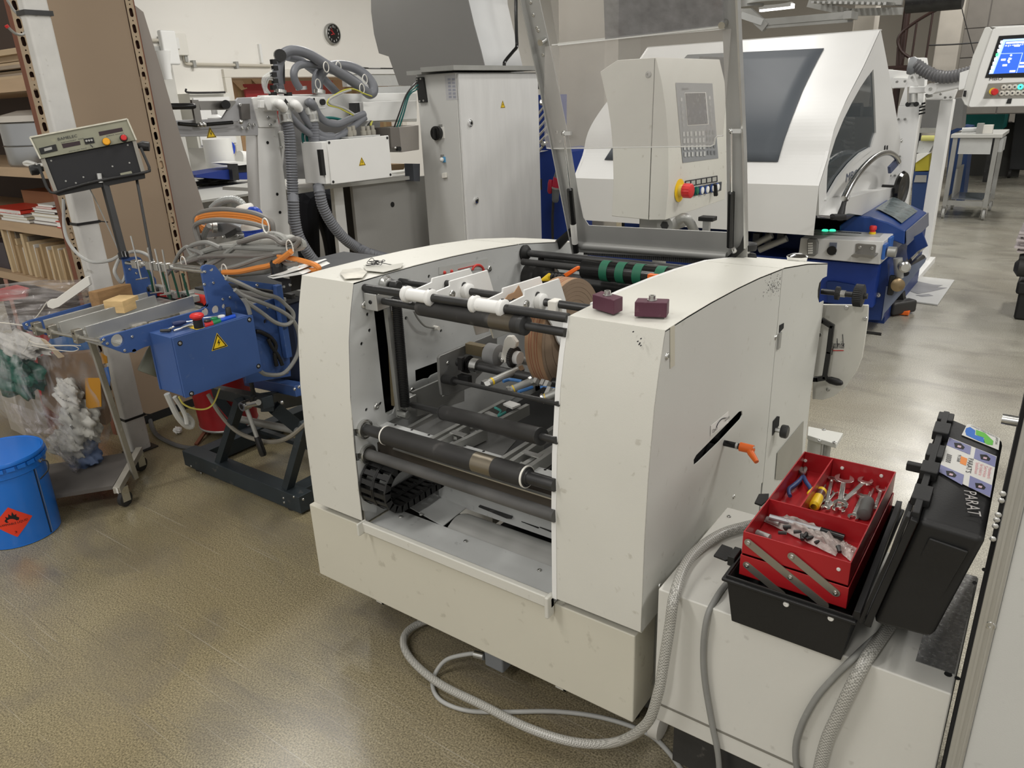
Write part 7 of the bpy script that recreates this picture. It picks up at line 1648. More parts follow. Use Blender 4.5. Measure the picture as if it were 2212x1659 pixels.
for k,pts in enumerate((((700,465),(960,405),(1500,270),(1550,285),(1100,420),(800,455)),((720,470),(860,520),(1640,400),(1540,340),(1100,430),(850,485)))):
    q=[Q('f4',*p,Y=1.84) for p in pts];one(MB().prism(q,(-.02,.16,.01)),'paper_sheet',paper,('upper curled white paper sheet on the black actuator mount','lower folded white paper sheet on the black actuator mount')[k],'paper','papers on the actuator')
t=thing('gearbox_motor','light grey gearbox with dark type plate behind the left cheek','gearbox',Q('f4',1350,1400,Y=2.1))
q=[Q('f4',*p,Y=2.10) for p in ((1110,960),(1600,880),(1640,2600),(1330,2700),(1180,1500))];MB().prism(q,(-.02,.2,0)).build('gear_housing',mat('gear_grey',(.50,.52,.53),.5,.2,var=.1),t,bevel=.01)
q=[Q('f4',*p,Y=2.095) for p in ((1140,990),(1520,1010),(1590,1640),(1240,1640))];pl2=MB().prism(q,(0,.004,0)).build('type_plate',mat('plate_dark',(.10,.11,.12),.4,var=.3,vs=60),t)
a=Q('f4',1175,1075,Y=2.09);txt('CMTI.I',a,Q('f4',1500,1110,Y=2.09)-a,(0,0,1),.016,plate_white,pl2,width=.07)
for k in range(5):a=Q('f4',1230+k*8,1210+k*75,Y=2.09);txt('TYPE  NO 1042  KW 0.37',a,Q('f4',1560,1230+k*75,Y=2.09)-a,(0,0,1),.006,galv,pl2,width=.07)
q=[Q('f4',*p,Y=2.12) for p in ((1335,530),(1590,580),(1590,760),(1340,840))];MB().prism(q,(-.02,.06,0)).build('terminal_box',mat('term_lilac',(.34,.37,.45),.5),t)
c=Q('f4',1550,770,Y=2.1);MB().cyl(c-V(0,0,.012),c+V(0,0,.014),.014,n=6).build('plug_nut',darksteel,t)
MB().box(-2.62,-1.9,2.3,2.8,.8,.955).build('rear_deck_block',mat('deck_block',(.03,.03,.032),.6,0,var=.3,vs=12),t)
mb=MB();
for k in range(70):
    x=-2.5+.6*(k % 14)/14;y=2.32+.45*(k//14)/5;mb.box(x,x+.015,y,y+.05,.955,.97+.006*((k*7) % 3))
mb.build('deck_teeth',darksteel,t,kind='stuff')
# ============================================================ BACKGROUND: white gantry, hoses, cabinet
XG=-4.6
gw=mat('gantry_white',(.84,.84,.82),.45,var=.03);gg=mat('gantry_grey',(.42,.42,.43),.45,var=.04)
GT=thing('gantry_frame','white gantry frame with side arm, manifold and hose bundle behind the feeder','machine frame',(XG,4.0,0))
def g4(x,y,d=0,k='c4'):return Q(k,x,y,X=XG+d)
def gpl(pts,d,th,m,nm,par=None,bev=0,k='c4'):return MB().prism([g4(*p,d,k) for p in pts],(-th,0,0)).build(nm,m,par or GT,bevel=bev)
gpl([(100,790),(550,778),(600,700),(690,596),(810,592),(862,600),(862,920),(100,932)],.02,.02,gg,'side_arm',bev=.004)
gpl([(806,600),(830,590),(1000,590),(1045,850),(870,850)],.03,.1,gw,'leg_head',bev=.004)
gpl([(855,850),(1000,850),(1030,900),(1090,1300),(1130,1700),(1175,2400),(960,2400),(885,1600),(865,1200)],.02,.14,gw,'front_leg',bev=.006)
gpl([(1000,850),(1052,850),(1015,930),(1000,925)],.03,.02,gw,'gusset')
a=g4(1040,1900);MB().box(XG-.12,XG+.01,a.y-.06,a.y+.1,0,.35).build('leg_foot',gw,GT)
gpl([(1000,570),(2215,555),(2215,800),(1400,800),(1380,700),(1000,690)],-.06,.2,gw,'main_beam',bev=.005)
gpl([(945,585),(985,576),(1435,590),(1437,692),(960,712)],.10,.1,gw,'manifold',bev=.006)
gpl([(916,582),(965,582),(985,690),(985,710),(945,708),(916,640)],.11,.05,gw,'manifold_end',bev=.008)
gpl([(875,618),(915,618),(915,685),(878,685)],.12,.03,gw,'bracket',bev=.004)
gpl([(1755,632),(2212,622),(2215,778),(1768,800)],.14,.16,gw,'cover_box',bev=.004);gpl([(1695,640),(1757,640),(1765,780),(1700,780)],.10,.08,darksteel,'cover_end')
gpl([(1050,690),(1900,690),(1900,1290),(1070,1290)],-.30,.02,gg,'back_panel')
gpl([(1040,900),(1100,880),(1060,1290),(1060,1000)],.0,.1,gw,'second_leg')
gpl([(1850,505),(2160,495),(2165,560),(1850,560)],-.4,.05,palegrey,'rear_rail')
for p in ((902,652),(945,768),(1000,797),(965,832),(785,827),(822,829),(772,857),(725,856),(1060,1020),(705,657)):screw(g4(*p,.04),(1,0,0),.011,GT)
for p in ((940,980),(1022,1420),(1046,1575)):c=g4(*p,.021);MB().cyl(c,c+V(.002,0,0),.011,n=10).build('hole',void,GT)
warn_tri(g4(455,895,.022),(0,1,0),(0,0,1),.060,GT)
gpl([(708,650),(788,648),(795,780),(722,780)],.045,.02,mat('dark_nickel',(.16,.15,.14),.4,.6),'clamp_plate')
hm=mat('bracket_nickel',(.30,.29,.27),.35,.85)
gpl([(350,625),(668,622),(668,640),(610,700),(370,702)],.03,.03,hm,'guide_bar');gpl([(293,615),(350,615),(388,840),(335,845)],.06,.02,hm,'lever_plate')
MB().lathe(g4(320,668,.07),g4(192,670,.07)-g4(320,668,.07),[(.014,0),(.019,.02),(.019,.20),(.012,.22)],16).build('lever_grip',blackg,GT)
MB().cyl(g4(585,655,.04),g4(585,655,.10),.028,n=20).build('star_knob',blackp,GT)
for p,q in (((180,818),(335,832)),((420,825),(640,808))):MB().cyl(g4(*p,.07),g4(*q,.07),.012,n=12).build('gas_strut',blackg,GT)
for p,q in (((640,808),(715,802)),((335,832),(420,826))):MB().cyl(g4(*p,.07),g4(*q,.07),.005,n=10).build('strut_rod',chrome,GT)
for p in ((712,803),(400,826),(370,828)):MB().ball(g4(*p,.07),.016,12,8).build('ball_joint',steel,GT)
c=g4(490,740,-.1);MB().lathe(c-V(0,0,.12),(0,0,1),[(.055,0),(.06,.03),(.05,.10),(.02,.12),(.02,.2)],16).build('white_cap',gw,GT)
for p,t in (((1097,645),'↑'),((1340,637),'↓')):
    o=gpl([(p[0]-18,p[1]-16),(p[0]+16,p[1]-18),(p[0]+18,p[1]+14),(p[0]-16,p[1]+17)],.104,.003,plate_white,'arrow_label');c=g4(*p,.106)
    s=1 if t=='↑' else-1
    MB().add([c+V(.001,a_*.025,b_*.03*s) for a_,b_ in ((-.3,-1),(.3,-1),(.3,.1),(.9,.1),(0,1.1),(-.9,.1),(-.3,.1))],[tuple(range(7))]).build('arrow',black,o,fix=False)
c=g4(1402,634,.101);MB().cyl(c,c+V(.02,0,0),.021,n=20).build('round_connector',blackp,GT)
for x in (985,1115):c=g4(x,570,.05);MB().cbox(c,.04,.04,.03).build('black_cap',blackp,GT)
# hoses as parts of the hose bundle
HB=thing('hose_bundle','bundle of looping grey hoses on top of the white gantry','hoses',(XG+.1,4.1,1.6))
def ghose(pts,r,m=hoseg,nm='hose',par=HB,k='c4',rib=False,d0=.1):
    w=[g4(p[0],p[1],(p[2] if len(p)>2 else d0),k) for p in pts]
    return corr(w,r,m,par,nm,14,.02) if rib else MB().tube(w,r,12,sm=7).build(nm,m,par)
ghose([(1048,550,0),(1032,470,0),(1025,380,0),(1050,260,.0),(1110,205,.02),(1190,195,.05),(1290,225,.08),(1400,290,.1),(1520,365,.12),(1660,455,.12),(1760,530,.12),(1810,568,.12),(1845,540,.12),(1830,470,.1),(1760,390,.05),(1660,335,0),(1550,318,-.05),(1460,335,-.05),(1400,390,0),(1375,460,0),(1370,560,0)],0.0354)
ghose([(1215,520,.1),(1175,450,.1),(1165,380,.1),(1200,325,.08),(1290,310,.05),(1400,330,.0),(1500,370,-.05),(1600,390,-.1),(1720,470,-.1),(1800,540,0)],0.0260)
ghose([(1110,245,-.1),(1200,270,-.12),(1290,330,-.14),(1380,400,-.14),(1450,470,-.12),(1530,555,-.1)],0.0302)
ghose([(1355,560,-.05),(1350,470,-.05),(1365,400,-.05),(1440,330,-.05)],0.0302)
ghose([(1040,480,.02),(1035,560,.02)],0.0343,rib=True)
for p in (((1230,530),(1225,500)),((1385,560),(1385,530)),((1050,555),(1050,530))):MB().cyl(g4(*p[0],.08),g4(*p[1],.08),.04,n=16).build('hose_collar',steel,HB)
for p in ((1440,335,.14),(1545,330,0),(1745,520,.16),(1770,440,.1),(1370,480,.06)):
    c=g4(*p);MB().tube([c+V(.03*math.sin(t)*0,.024*math.cos(t),.034*math.sin(t)) for t in np.linspace(0,6.28,9)[:-1]],.004,6,closed=True,sm=2).build('cable_tie',offwhite,HB)
for k,pts in enumerate((((1085,690),(1150,770),(1240,860),(1340,925),(1450,950),(1560,920),(1660,850),(1770,765)),((1215,690),(1270,790),(1340,870),(1420,920),(1500,925)),((1345,685),(1390,760),(1450,805),(1540,820),(1640,780),(1765,735)))):
    ghose(pts,.025,d0=.2)
for x,y in ((1040,660),(1170,662),(1300,648)):
    ghose([(x-10,y-8,.1),(x,y-12,.2),(x+15,y-5,.24),(x+40,y+30,.22)],0.0291,gw if x<1250 else hoseg,'elbow')
ty=mat('wire_yellow_green',(.50,.48,.06),.4)
ghose([(1830,585),(1760,560),(1680,525),(1600,530),(1520,570),(1455,620),(1460,660),(1540,680),(1600,710),(1670,745)],0.0052,ty,'earth_wire',d0=.22);ghose([(1650,530),(1560,560),(1470,610),(1480,650),(1600,690),(1680,740)],0.0083,cablel,'wire',d0=.22)
for k in range(4):ghose([(920+k*14,560),(895+k*12,480+k*10),(905+k*14,420+k*8),(960+k*8,380+k*22),(1000,350+k*40)],.006,glassy if k<2 else cablel,'air_tube',d0=.05)
for k in range(5):c=g4(990+(k % 2)*12,290+k*55,.05);MB().cbox(c,.03,.035,.03).build('valve',blackp,HB)
gpl([(1062,200),(1085,190),(1090,480),(1070,480)],-.05,.04,darksteel,'mast',HB);MB().cyl(g4(1040,235,-.05),g4(1050,235,.06),.04,n=16).build('mast_head',darksteel,HB)
for pts,r in (((( 1095,770),(1125,900),(1140,1100),(1155,1400),(1165,1659)),.082),):
    w=[g4(*p,.2) for p in pts]+[Q('c5',*p,X=XG+.25) for p in ((1312,150),(1325,350),(1365,550),(1440,700),(1530,830),(1600,900))]
    corr(w,.041,hoseg,HB,'ribbed_hose',16,.018)
w=[g4(1322,770,.2),g4(1335,900,.2),g4(1350,1150,.2),g4(1375,1350,.22)]+[Q('c5',*p,X=XG+.3) for p in ((1605,60),(1650,250),(1760,450),(1900,610),(2050,710))]+[P(*p,X=XG+.4) for p in ((800,548),(850,562),(900,575))]
corr(w,.041,hoseg,HB,'ribbed_hose',16,.018)
for x in (1095,1322):
    MB().cyl(g4(x-8,735,.2),g4(x+4,800,.2),.046,n=18).build('hose_clamp',steel,HB);MB().lathe(g4(x-15,690,.18),g4(x+2,780,.2)-g4(x-15,690,.18),[(.036,0),(.044,.03),(.044,.10)],18).build('spigot',galv,HB)
for pts in (((1270,830),(1240,920),(1260,1010),(1310,1060)),((1285,840),(1275,940),(1300,1010)),((1430,770),(1500,770),(1590,790))):ghose(pts,.010,darkgreen,'thin_tube',d0=.15)
# junction box under the beam
JB=thing('junction_box','white screwed junction box with yellow warning triangle under the gantry beam','electrical box',g4(1700,1300,.3))
jq=[(1450,962),(1972,918),(2005,1273),(1488,1336)]
gpl(jq,.36,.012,gw,'cover_plate',JB,.003);gpl([(1400,975),(1960,930),(1990,1270),(1440,1335)],.348,.22,gw,'box_body',JB,.004)
for p in ((1464,980),(1960,940),(1988,1253),(1500,1315)):screw(g4(*p,.36),(1,0,0),.010,JB,darksteel)
warn_tri(g4(1745,1140,.361),(0,1,0),(0,0,1),.055,JB)
gpl([(1385,1040),(1415,1038),(1440,1258),(1412,1262)],.362,.03,blackp,'vent_strip',JB)
for x,h in ((1645,880),(1675,870),(1760,875),(1800,870),(1840,865)):
    MB().lathe(g4(x,h+50,.22),(0,0,1),[(.02,0),(.024,.01),(.024,.035),(.017,.04),(.017,.07)],12).build('cable_gland',mat('gland_beige',(.36,.34,.29),.5),JB)
for k,m in enumerate((cableg,blackp,ty)):ghose([(1760+k*40,870,.22),(1780+k*20,830,.2),(1815+k*8,800,.15)],.009,m,'wire',JB)
gpl([(1620,935),(1740,925),(1900,912),(1900,922),(1640,940)],.3,.1,palegrey,'top_rail',JB)
SB=thing('stainless_box','small stainless steel box hanging left of the grey cabinet','box',g4(2100,1060,.2))
gpl([(2062,848),(2230,830),(2235,1040),(2085,1062)],.30,.22,mat('stainless',(.42,.39,.36),.35,.8,var=.1),'box_body',SB,.004);gpl([(1985,852),(2062,848),(2085,1062),(1998,1030)],.299,.20,mat('stainless_dark',(.26,.24,.22),.4,.8),'box_side',SB)
c=g4(2045,1033,.30);MB().cyl(c,c+V(.03,0,0),.018,n=12).build('plug',blackg,SB)
for p in ((2030,1025),(2060,1045)):MB().ball(g4(*p,.32),.010,8,6).build('nut',chrome,SB)
for k,m in enumerate((blackp,darkgreen,darkgreen)):MB().tube([g4(2020+k*22,850,.26),g4(2060+k*20,740,.3),g4(2120+k*14,580,.32),g4(2185+k*10,490+k*20,.34),Q('d1',485,695+k*30,X=-4.32)],.006,6).build('cable',m,SB)
# lower cabinets, bench and table behind
LW=thing('grey_enclosure','grey low enclosure panels under the gantry right of the thick hoses','enclosure',(XG,4.8,0))
gpl([(1660,1330),(2420,1250),(2440,2300),(1760,2300)],-.05,.03,mat('enclosure_grey',(.36,.355,.34),.5,var=.03),'panel',LW)
gpl([(1500,1350),(1580,1345),(1640,1900),(1660,2300),(1590,2300)],-.06,.04,gw,'white_post',LW);gpl([(1580,1345),(1665,1338),(1760,2300),(1660,2300)],-.35,.02,mat('gap_dark',(.08,.075,.07),.6),'dark_gap',LW)
c=g4(2005,1508,-.049);MB().cyl(c,c+V(.004,0,0),.022,n=12).build('grommet',blackp,LW)
gpl([(1180,1388),(1440,1348),(2240,1255),(2240,1285),(1440,1378),(1180,1420)],.0,.9,mat('bench_top',(.55,.55,.52),.4,var=.04),'bench_top',LW)
gpl([(2180,1160),(2240,1160),(2240,1310),(2190,1310)],.05,.1,mat('slate_box',(.10,.11,.13),.5),'slate_box',LW)
gpl([(1900,1170),(2125,1160),(2100,1210),(1900,1225)],-.5,.3,mat('brown_stack',(.25,.17,.09),.7),'wooden_tray',LW)
BN_=thing('work_bench','long pale work bench behind the gantry with cloth and papers on it','bench',(-7.5,5.6,0))
XB=-7.6
def b4(x,y,d=0):return Q('c4',x,y,X=XB+d)
tp=[Q('c4',*p,Z=.88) for p in ((330,1378),(860,1392),(1250,1385),(1250,1300),(860,1285),(600,1290),(330,1290))]
a=Q('c4',330,1378,Z=.88);b_=Q('c4',860,1392,Z=.88)
bx0_,bx1_,by0_,by1_=min(p.x for p in tp),b_.x,min(p.y for p in tp)-.1,max(p.y for p in tp)
MB().box(-8.9,-6.75,4.2,7.2,.85,.88).build('bench_top',MATS['bench_top'],BN_,bevel=.005)
for x,y in ((-6.8,4.6),(-6.8,6.9),(-8.8,4.6),(-8.8,6.9)):MB().box(x-.04,x+.04,y-.04,y+.04,0,.85).build('leg',galv,BN_)
MB().box(-8.6,-6.95,5.0,5.9,.02,.80).build('drawer_unit',mat('drawer_grey',(.52,.52,.52),.5),BN_);MB().box(-6.96,-6.94,5.75,5.9,.35,.7).build('dark_shelf_gap',void,BN_)
t=lump(Q('c4',480,1310,Z=.92),.13,(.9,1.7,.25),mat('dark_cloth',(.10,.10,.085),.9,var=.4,vs=8,bump=.5,bs=20),'dark_cloth','crumpled dark green cloth lying on the far bench',12,.3,'cloth',None)
t=thing('blue_bin','dark blue open crate on the far bench behind the gantry leg','crate',b4(600,1250));q=[b4(*p) for p in ((330,1255),(600,1210),(840,1180),(840,1295),(600,1295),(330,1275))]
MB().prism(q,(-.4,0,0)).build('crate_side',mat('crate_blue',(.01,.03,.20),.5,var=.1),t);MB().prism([b4(*p,.003) for p in ((660,1175),(800,1165),(790,1230),(665,1235))],(.002,0,0)).build('inner_shadow_panel',void,t)
MB().bar(b4(640,1160,.02),b4(655,1300,.02),.08,.08).build('corner_post',darksteel,t)
t=thing('paper_roll','white paper roll and sheets on the blue crate','paper',b4(740,1120));MB().cyl(b4(700,1110,-.1),b4(850,1125,-.1),.08,n=16).build('roll',paper,t);MB().prism([b4(*p,.03) for p in ((590,1155),(700,1140),(830,1150),(830,1160),(700,1175))],(-.3,0,0)).build('sheets',paper,t)
t=one(MB().cyl(V(b4(755,1100,-.5).x,b4(755,1100).y,.881),V(b4(755,1100,-.5).x,b4(755,1100).y,b4(745,930,-.5).z),.16,n=20),'white_roll',paper,'tall white roll standing behind the gantry leg','roll')
# ============================================================ PERSON behind the gantry (bending forward, dark trousers)
XP=-5.75
def pq(x,y,d=0):return Q('c5',x,y,X=XP+d)
fl,fr=pq(1500,880),pq(1790,880);
PR=thing('person','person in black trousers bending behind the white gantry, seen from the hips down','person',V(XP,(fl.y+fr.y)/2,0))
hipz=.95;yl,yr=fl.y,fr.y;ym=(yl+yr)/2
me=bpy.data.meshes.new('body');
jv=[((XP,ym,hipz),.16),((XP-.02,yl+.03,.86),.15),((XP+.02,yl,.50),.115),((XP,yl-.01,.12),.10),((XP+.13,yl,.04),.045),
      ((XP-.02,yr-.03,.86),.15),((XP+.02,yr,.50),.115),((XP,yr+.01,.12),.10),((XP+.13,yr,.04),.045),
      ((XP-.16,ym,1.08),.15),((XP-.42,ym+.02,1.18),.16),((XP-.55,ym+.02,1.16),.07),((XP-.64,ym+.02,1.12),.09),((XP-.72,ym+.02,1.05),.08),
      ((XP-.42,ym-.2,1.12),.06),((XP-.5,ym-.24,.98),.045),((XP-.66,ym-.2,.93),.03),((XP-.42,ym+.24,1.12),.06),((XP-.5,ym+.28,.98),.045),((XP-.66,ym+.22,.93),.03)]
ed=[(0,1),(1,2),(2,3),(3,4),(0,5),(5,6),(6,7),(7,8),(0,9),(9,10),(10,11),(11,12),(12,13),(10,14),(14,15),(15,16),(10,17),(17,18),(18,19)]
me.from_pydata([Vector(p)-PR.location for p,r in jv],ed,[]);bd_=bpy.data.objects.new('body',me);COL.objects.link(bd_);bd_.parent=PR
md=bd_.modifiers.new('skin','SKIN');
for i,(p,r) in enumerate(jv):me.skin_vertices[0].data[i].radius=(r,r)
me.skin_vertices[0].data[0].use_root=True
sb=bd_.modifiers.new('sub','SUBSURF');sb.levels=2;sb.render_levels=2;me.materials.append(mat('black_clothes',(.012,.013,.018),.85,var=.2))
for y in (yl,yr):MB().box(XP-.09,XP+.17,y-.045,y+.045,0,.035).build('shoe',blackp,PR,bevel=.012)
# ============================================================ ELECTRICAL CABINET
XC=-4.0;ca,cb_=P(988,157,X=XC),P(1163,155,X=XC)
EC=thing('electrical_cabinet','tall grey electrical cabinet with black rotary switch on its side','cabinet',(XC-.3,(ca.y+cb_.y)/2,0))
cg_=mat('cabinet_light',(.72,.72,.71),.38,.1,var=.08,vs=5,stretch=(1,3,.5));cs_=mat('cabinet_side',(.56,.56,.54),.45,var=.02)
yC0,yC1,zC=ca.y,cb_.y,1.885
MB().box(XC-.43,XC-.022,yC0,yC1,.1,zC).build('body',cs_,EC,bevel=.004);MB().box(XC-.02,XC,yC0+.012,yC1-.008,.12,zC-.01).build('door',cg_,EC,bevel=.004)
MB().box(XC-.43,XC-.05,yC0+.02,yC1-.02,0,.1).build('plinth',darksteel,EC)
MB().box(XC-.46,XC-.3,yC0-.08,yC1,zC+.0,zC+.03).build('lid_sheet',galv,EC);MB().box(XC-.3,XC+.04,yC0-.09,yC1+.02,zC+.015,zC+.05).build('lid_sheet',galv,EC)
for p in ((1015,266),(1028,433)):c=P(*p,X=XC);l_=MB().lathe(c,(1,0,0),[(.028,0),(.028,.012),(.02,.016)],20).build('lock',chrome,EC);MB().cyl(c+V(.016,0,0),c+V(.018,0,0),.012,n=12).build('keyhole',void,l_)
warn_tri(P(1086,225,X=XC+.001),(0,1,0),(0,0,1),.055,EC)
for y in (180,400):c=P(1158,y,X=XC-.01);MB().box(XC-.03,XC+.004,yC1-.01,yC1+.012,c.z-.05,c.z+.05).build('hinge',blackp,EC)
def sd(x,y,d=0):return Q('d1',x,y,Y=yC0-d)
def spl(pts,d,th,m,nm,par=None,bev=0):return MB().prism([sd(*p,d) for p in pts],(0,th,0)).build(nm,m,par or EC,bevel=bev)
o=spl([(465,662),(525,658),(555,873),(488,876)],.025,.025,blackp,'cable_entry',bev=.004)
for p in ((478,675),(508,672),(500,862),(532,858)):screw(sd(*p,.025),(0,-1,0),.008,o)
o=spl([(712,645),(805,635),(820,850),(728,855)],.001,.0005,mat('sheet_grey',(.47,.47,.48),.4),'symbol_sheet')
for r in range(6):
    for c_ in range(2):x,y=738+c_*36+r*2,668+r*30;spl([(x,y),(x+24,y-1),(x+25,y+18),(x+1,y+19)],.002,.0005,mat('symbol_ink',(.30,.31,.36),.5),'symbol',o)
o=spl([(630,1095),(705,1080),(712,1180),(640,1185)],.004,.004,plate_white,'switch_plate');c=sd(655,1135,.005)
MB().lathe(c,(0,-1,0),[(.055,0),(.055,.03),(.045,.035)],24).build('rotary_knob',blackg,o);MB().cbox(c+V(0,-.05,0),.022,.03,.085).build('knob_bar',blackp,o,bevel=.004)
spl([(660,1062),(692,1060),(694,1082),(662,1084)],.003,.003,galv,'switch_label');spl([(676,1320),(707,1318),(709,1338),(678,1340)],.003,.003,galv,'switch_label')
spl([(695,1340),(712,1338),(715,1385),(698,1388)],.012,.012,mat('light_blue',(.1,.35,.62),.4),'key_switch');c=sd(688,1362,.03);MB().ball(c,.018,12,8).build('key_cap',white,EC)
spl([(685,1478),(722,1474),(724,1518),(688,1522)],.02,.02,offwhite,'socket',bev=.004)
# grey machine cover behind the cabinet
YH=6.15
HC=thing('grey_hood','big dark grey curved hood with pale side rising behind the electrical cabinet','machine hood',Q('d1',600,700,Y=YH))
hp=[Q('d1',*p,Y=YH) for p in ((95,-400),(84,0),(86,100),(110,290),(152,455),(235,482),(322,728),(700,760),(1070,640),(1020,430),(960,210),(925,60),(910,0),(890,-400))]
LY_=P(780+1320*.25316,30,X=Q('d1',1000,300,Y=YH).x).y-YH
MB().prism(hp,(0,.012,0)).build('front_panel',mat('hood_grey',(.215,.212,.205),.5,var=.02),HC)
mb=MB();h2=[p+V(0,.012,0) for p in hp[8:]];mb.add(h2+[p+V(0,LY_,0) for p in h2],[(i,i+1,len(h2)+i+1,len(h2)+i) for i in range(len(h2)-1)]);mb.build('side_panel',mat('hood_pale',(.72,.73,.73),.6,0,var=.04,vs=5),HC,solid=.004,angle=60)
MB().prism([p+V(0,.02,0) for p in hp[:8]]+[hp[8]+V(-.02,.02,0),hp[-2]+V(-.02,.02,0),hp[-1]+V(-.02,.02,0)],(0,LY_-.04,0)).build('hood_core',MATS['hood_grey'],HC)
MB().box(hp[7].x-.3,hp[7].x,YH+.05,YH+LY_-.05,0,hp[7].z+.05).build('base',gg,HC)
one(MB().tube([Q('d1',*p,X=hp[8].x+.25) for p in ((1322,-60),(1322,100),(1326,300),(1328,395),(1300,435),(1230,520),(1222,560),(1228,590))],.016,8,sm=3),'black_pipe',blackg,'thin black pipe running down behind the cabinet top','pipe')
# blue machine slice right of the cabinet with red plug
BS=thing('blue_folding_unit','blue folding unit with steel bars right of the grey cabinet','machine',(-3.6,7.0,0))
q=[P(*p,Y=6.6) for p in ((1160,330),(1200,322),(1222,330),(1230,700),(1160,700))];q=q[:3]+[V(q[3].x,q[3].y,.0),V(q[4].x,q[4].y,.0)];MB().prism(q,(0,.5,0)).build('side_body',mat('bright_blue',(.012,.045,.27),.45,var=.08),BS)
q=[P(*p,Y=6.7) for p in ((1160,205),(1190,205),(1190,325),(1160,325))];MB().prism(q,(0,.3,0)).build('bar_housing',MATS['bright_blue'],BS)
for k in range(6):a=P(1160,250+k*16,Y=6.55);b_=P(1182,222+k*17,Y=6.55);MB().cyl(a,b_,.014,n=10).build('steel_bar',chrome,BS)
for p in ((1172,222),(1175,312)):MB().lathe(P(*p,Y=6.5),(.3,-1,.3),[(.028,0),(.028,.03),(.016,.04)],14).build('bar_end',steel,BS)
RP=thing('red_plug','red and grey industrial plug hanging on its cable in front of the blue unit','plug',P(1195,430,Y=6.3))
MB().lathe(Q('d3',345,215,Y=6.3),Q('d3',300,540,Y=6.3)-Q('d3',345,215,Y=6.3),[(.014,0),(.032,.12),(.038,.22),(.038,.25)],16).build('grey_top',mat('plug_dark',(.13,.14,.14),.5),RP)
MB().cyl(Q('d3',335,330,Y=6.3),Q('d3',318,415,Y=6.3),.042,n=18).build('red_body',mat('plug_red',(.42,.02,.05),.4),RP);MB().lathe(Q('d3',275,350,Y=6.28),(-.1,0,-1),[(.018,0),(.026,.03),(.026,.11),(.014,.13)],14).build('red_cap',MATS['plug_red'],RP)
MB().cyl(Q('d3',320,410,Y=6.3),Q('d3',317,425,Y=6.3),.044,n=18).build('ring',galv,RP);MB().lathe(Q('d3',317,425,Y=6.3),(-.05,0,-1),[(.04,0),(.034,.08),(.034,.11),(.022,.13)],16).build('grey_bottom',MATS['plug_dark'],RP)
MB().tube([Q('d3',297,530,Y=6.3),Q('d3',290,700,Y=6.3),Q('d3',293,860,Y=6.3),V(Q('d3',293,860,Y=6.3).x,6.3,.02)],.013,8).build('plug_cable',rubber,RP)
# ============================================================ WHITE ACOUSTIC HOOD
YW=5.0;lo_=P(1769,401,Y=YW);XWR=lo_.x;XWL=P(1239,388,Y=YW).x
prof=[P(*p,X=XWR) for p in ((1769,401),(1787,343),(1802,279),(1828,216),(1866,142),(1901,65))]
bk_=[P(*p,X=XWR) for p in ((1903,66),(1914,122),(1930,210),(1946,305),(1942,330),(1924,376),(1912,421))]
zlow=P(1769,460,Y=YW).z;skz=P(1500,488,Y=YW).z
WH=thing('acoustic_hood','large white acoustic hood with grey tinted front window and side window','machine hood',((XWL+XWR)/2,6,zlow))
hw=mat('hood_white',(.70,.70,.685),.35,var=.02)
prof_s=smoothpts(prof,8)
def yz(z):
    return float(np.interp(z,[p.z for p in prof_s],[p.y for p in prof_s]))
def hs(px,py,off=0):
    Y=YW+.3
    for _ in range(14):q=P(px,py,Y=Y);Y=Y*.4+.6*(yz(min(max(q.z,prof[0].z),prof[-1].z))-off)
    return V(q.x,Y,q.z)
fr=[V(XWL,YW+.03,zlow-.02),V(XWL,YW,prof[0].z)]
def sk2(x0,x1,pts,m,nm,th=.03):
    a=[V(x0,p.y,p.z) for p in pts];b_=[V(x1,p.y,p.z) for p in pts];n=len(pts);return MB().add(a+b_,[(i,i+1,n+i+1,n+i) for i in range(n-1)]).build(nm,m,WH,solid=.006,angle=0)
front=[V(0,YW+.10,zlow-.12),V(0,YW,zlow+.02)]+prof
sk2(XWL,XWR,smoothpts(prof,8),hw,'front_shell');sk2(XWL,XWR,[V(0,YW+.0,skz-.01),prof[0]],mat('hood_white_lower',(.66,.66,.64),.4,var=.02),'front_skirt')
topb=V(0,prof[-1].y+.9,prof[-1].z-.02);sk2(XWL,XWR,[prof[-1],V(0,prof[-1].y+.06,prof[-1].z)],hw,'top_edge')
b0_=P(1250,470,Y=YW)
side_o=prof+bk_+[P(*p,X=XWR) for p in ((1905,426),(1832,463),(1800,459),(1769,466))]
sw_=[Q('d4',*p,X=XWR) for p in ((932,588),(880,655),(820,745),(745,880),(680,1010),(610,1180),(560,1340),(543,1420),(535,1560),(531,1700),(565,1640),(640,1510),(740,1385),(830,1300),(916,1252),(935,1180),(955,1130),(945,850))]
MB().plate(side_o,[sw_],(-.02,0,0)).build('side_shell',hw,WH)
MB().prism([p+V(-.012,0,0) for p in sw_],(-.006,0,0)).build('side_window',mat('side_glass',(.05,.07,.085),.06,var=.0,alpha=.6),WH)
MB().prism([V(XWL,p.y,p.z) for p in side_o],(.02,0,0)).build('side_shell',hw,WH)
ar=[Q('d4',*p,X=XWR+.012) for p in ((531,1700),(565,1640),(640,1510),(740,1385),(830,1300),(916,1252),(930,1270),(850,1330),(760,1410),(670,1520),(600,1640))]
MB().prism(ar,(-.02,0,0)).build('window_arch',hw,WH)
rows=12
lft=[(120*0+1530,117),(1480,150),(1400,215),(1345,275),(1306,344)]
lx=lambda y:float(np.interp(y,[102,150,215,275,349],[1500,1455,1400,1350,1303]));rx=lambda y:float(np.interp(y,[104,137,191,254,310,349],[1780,1762,1736,1711,1691,1680]))
mb=MB();vs=[];N_=10
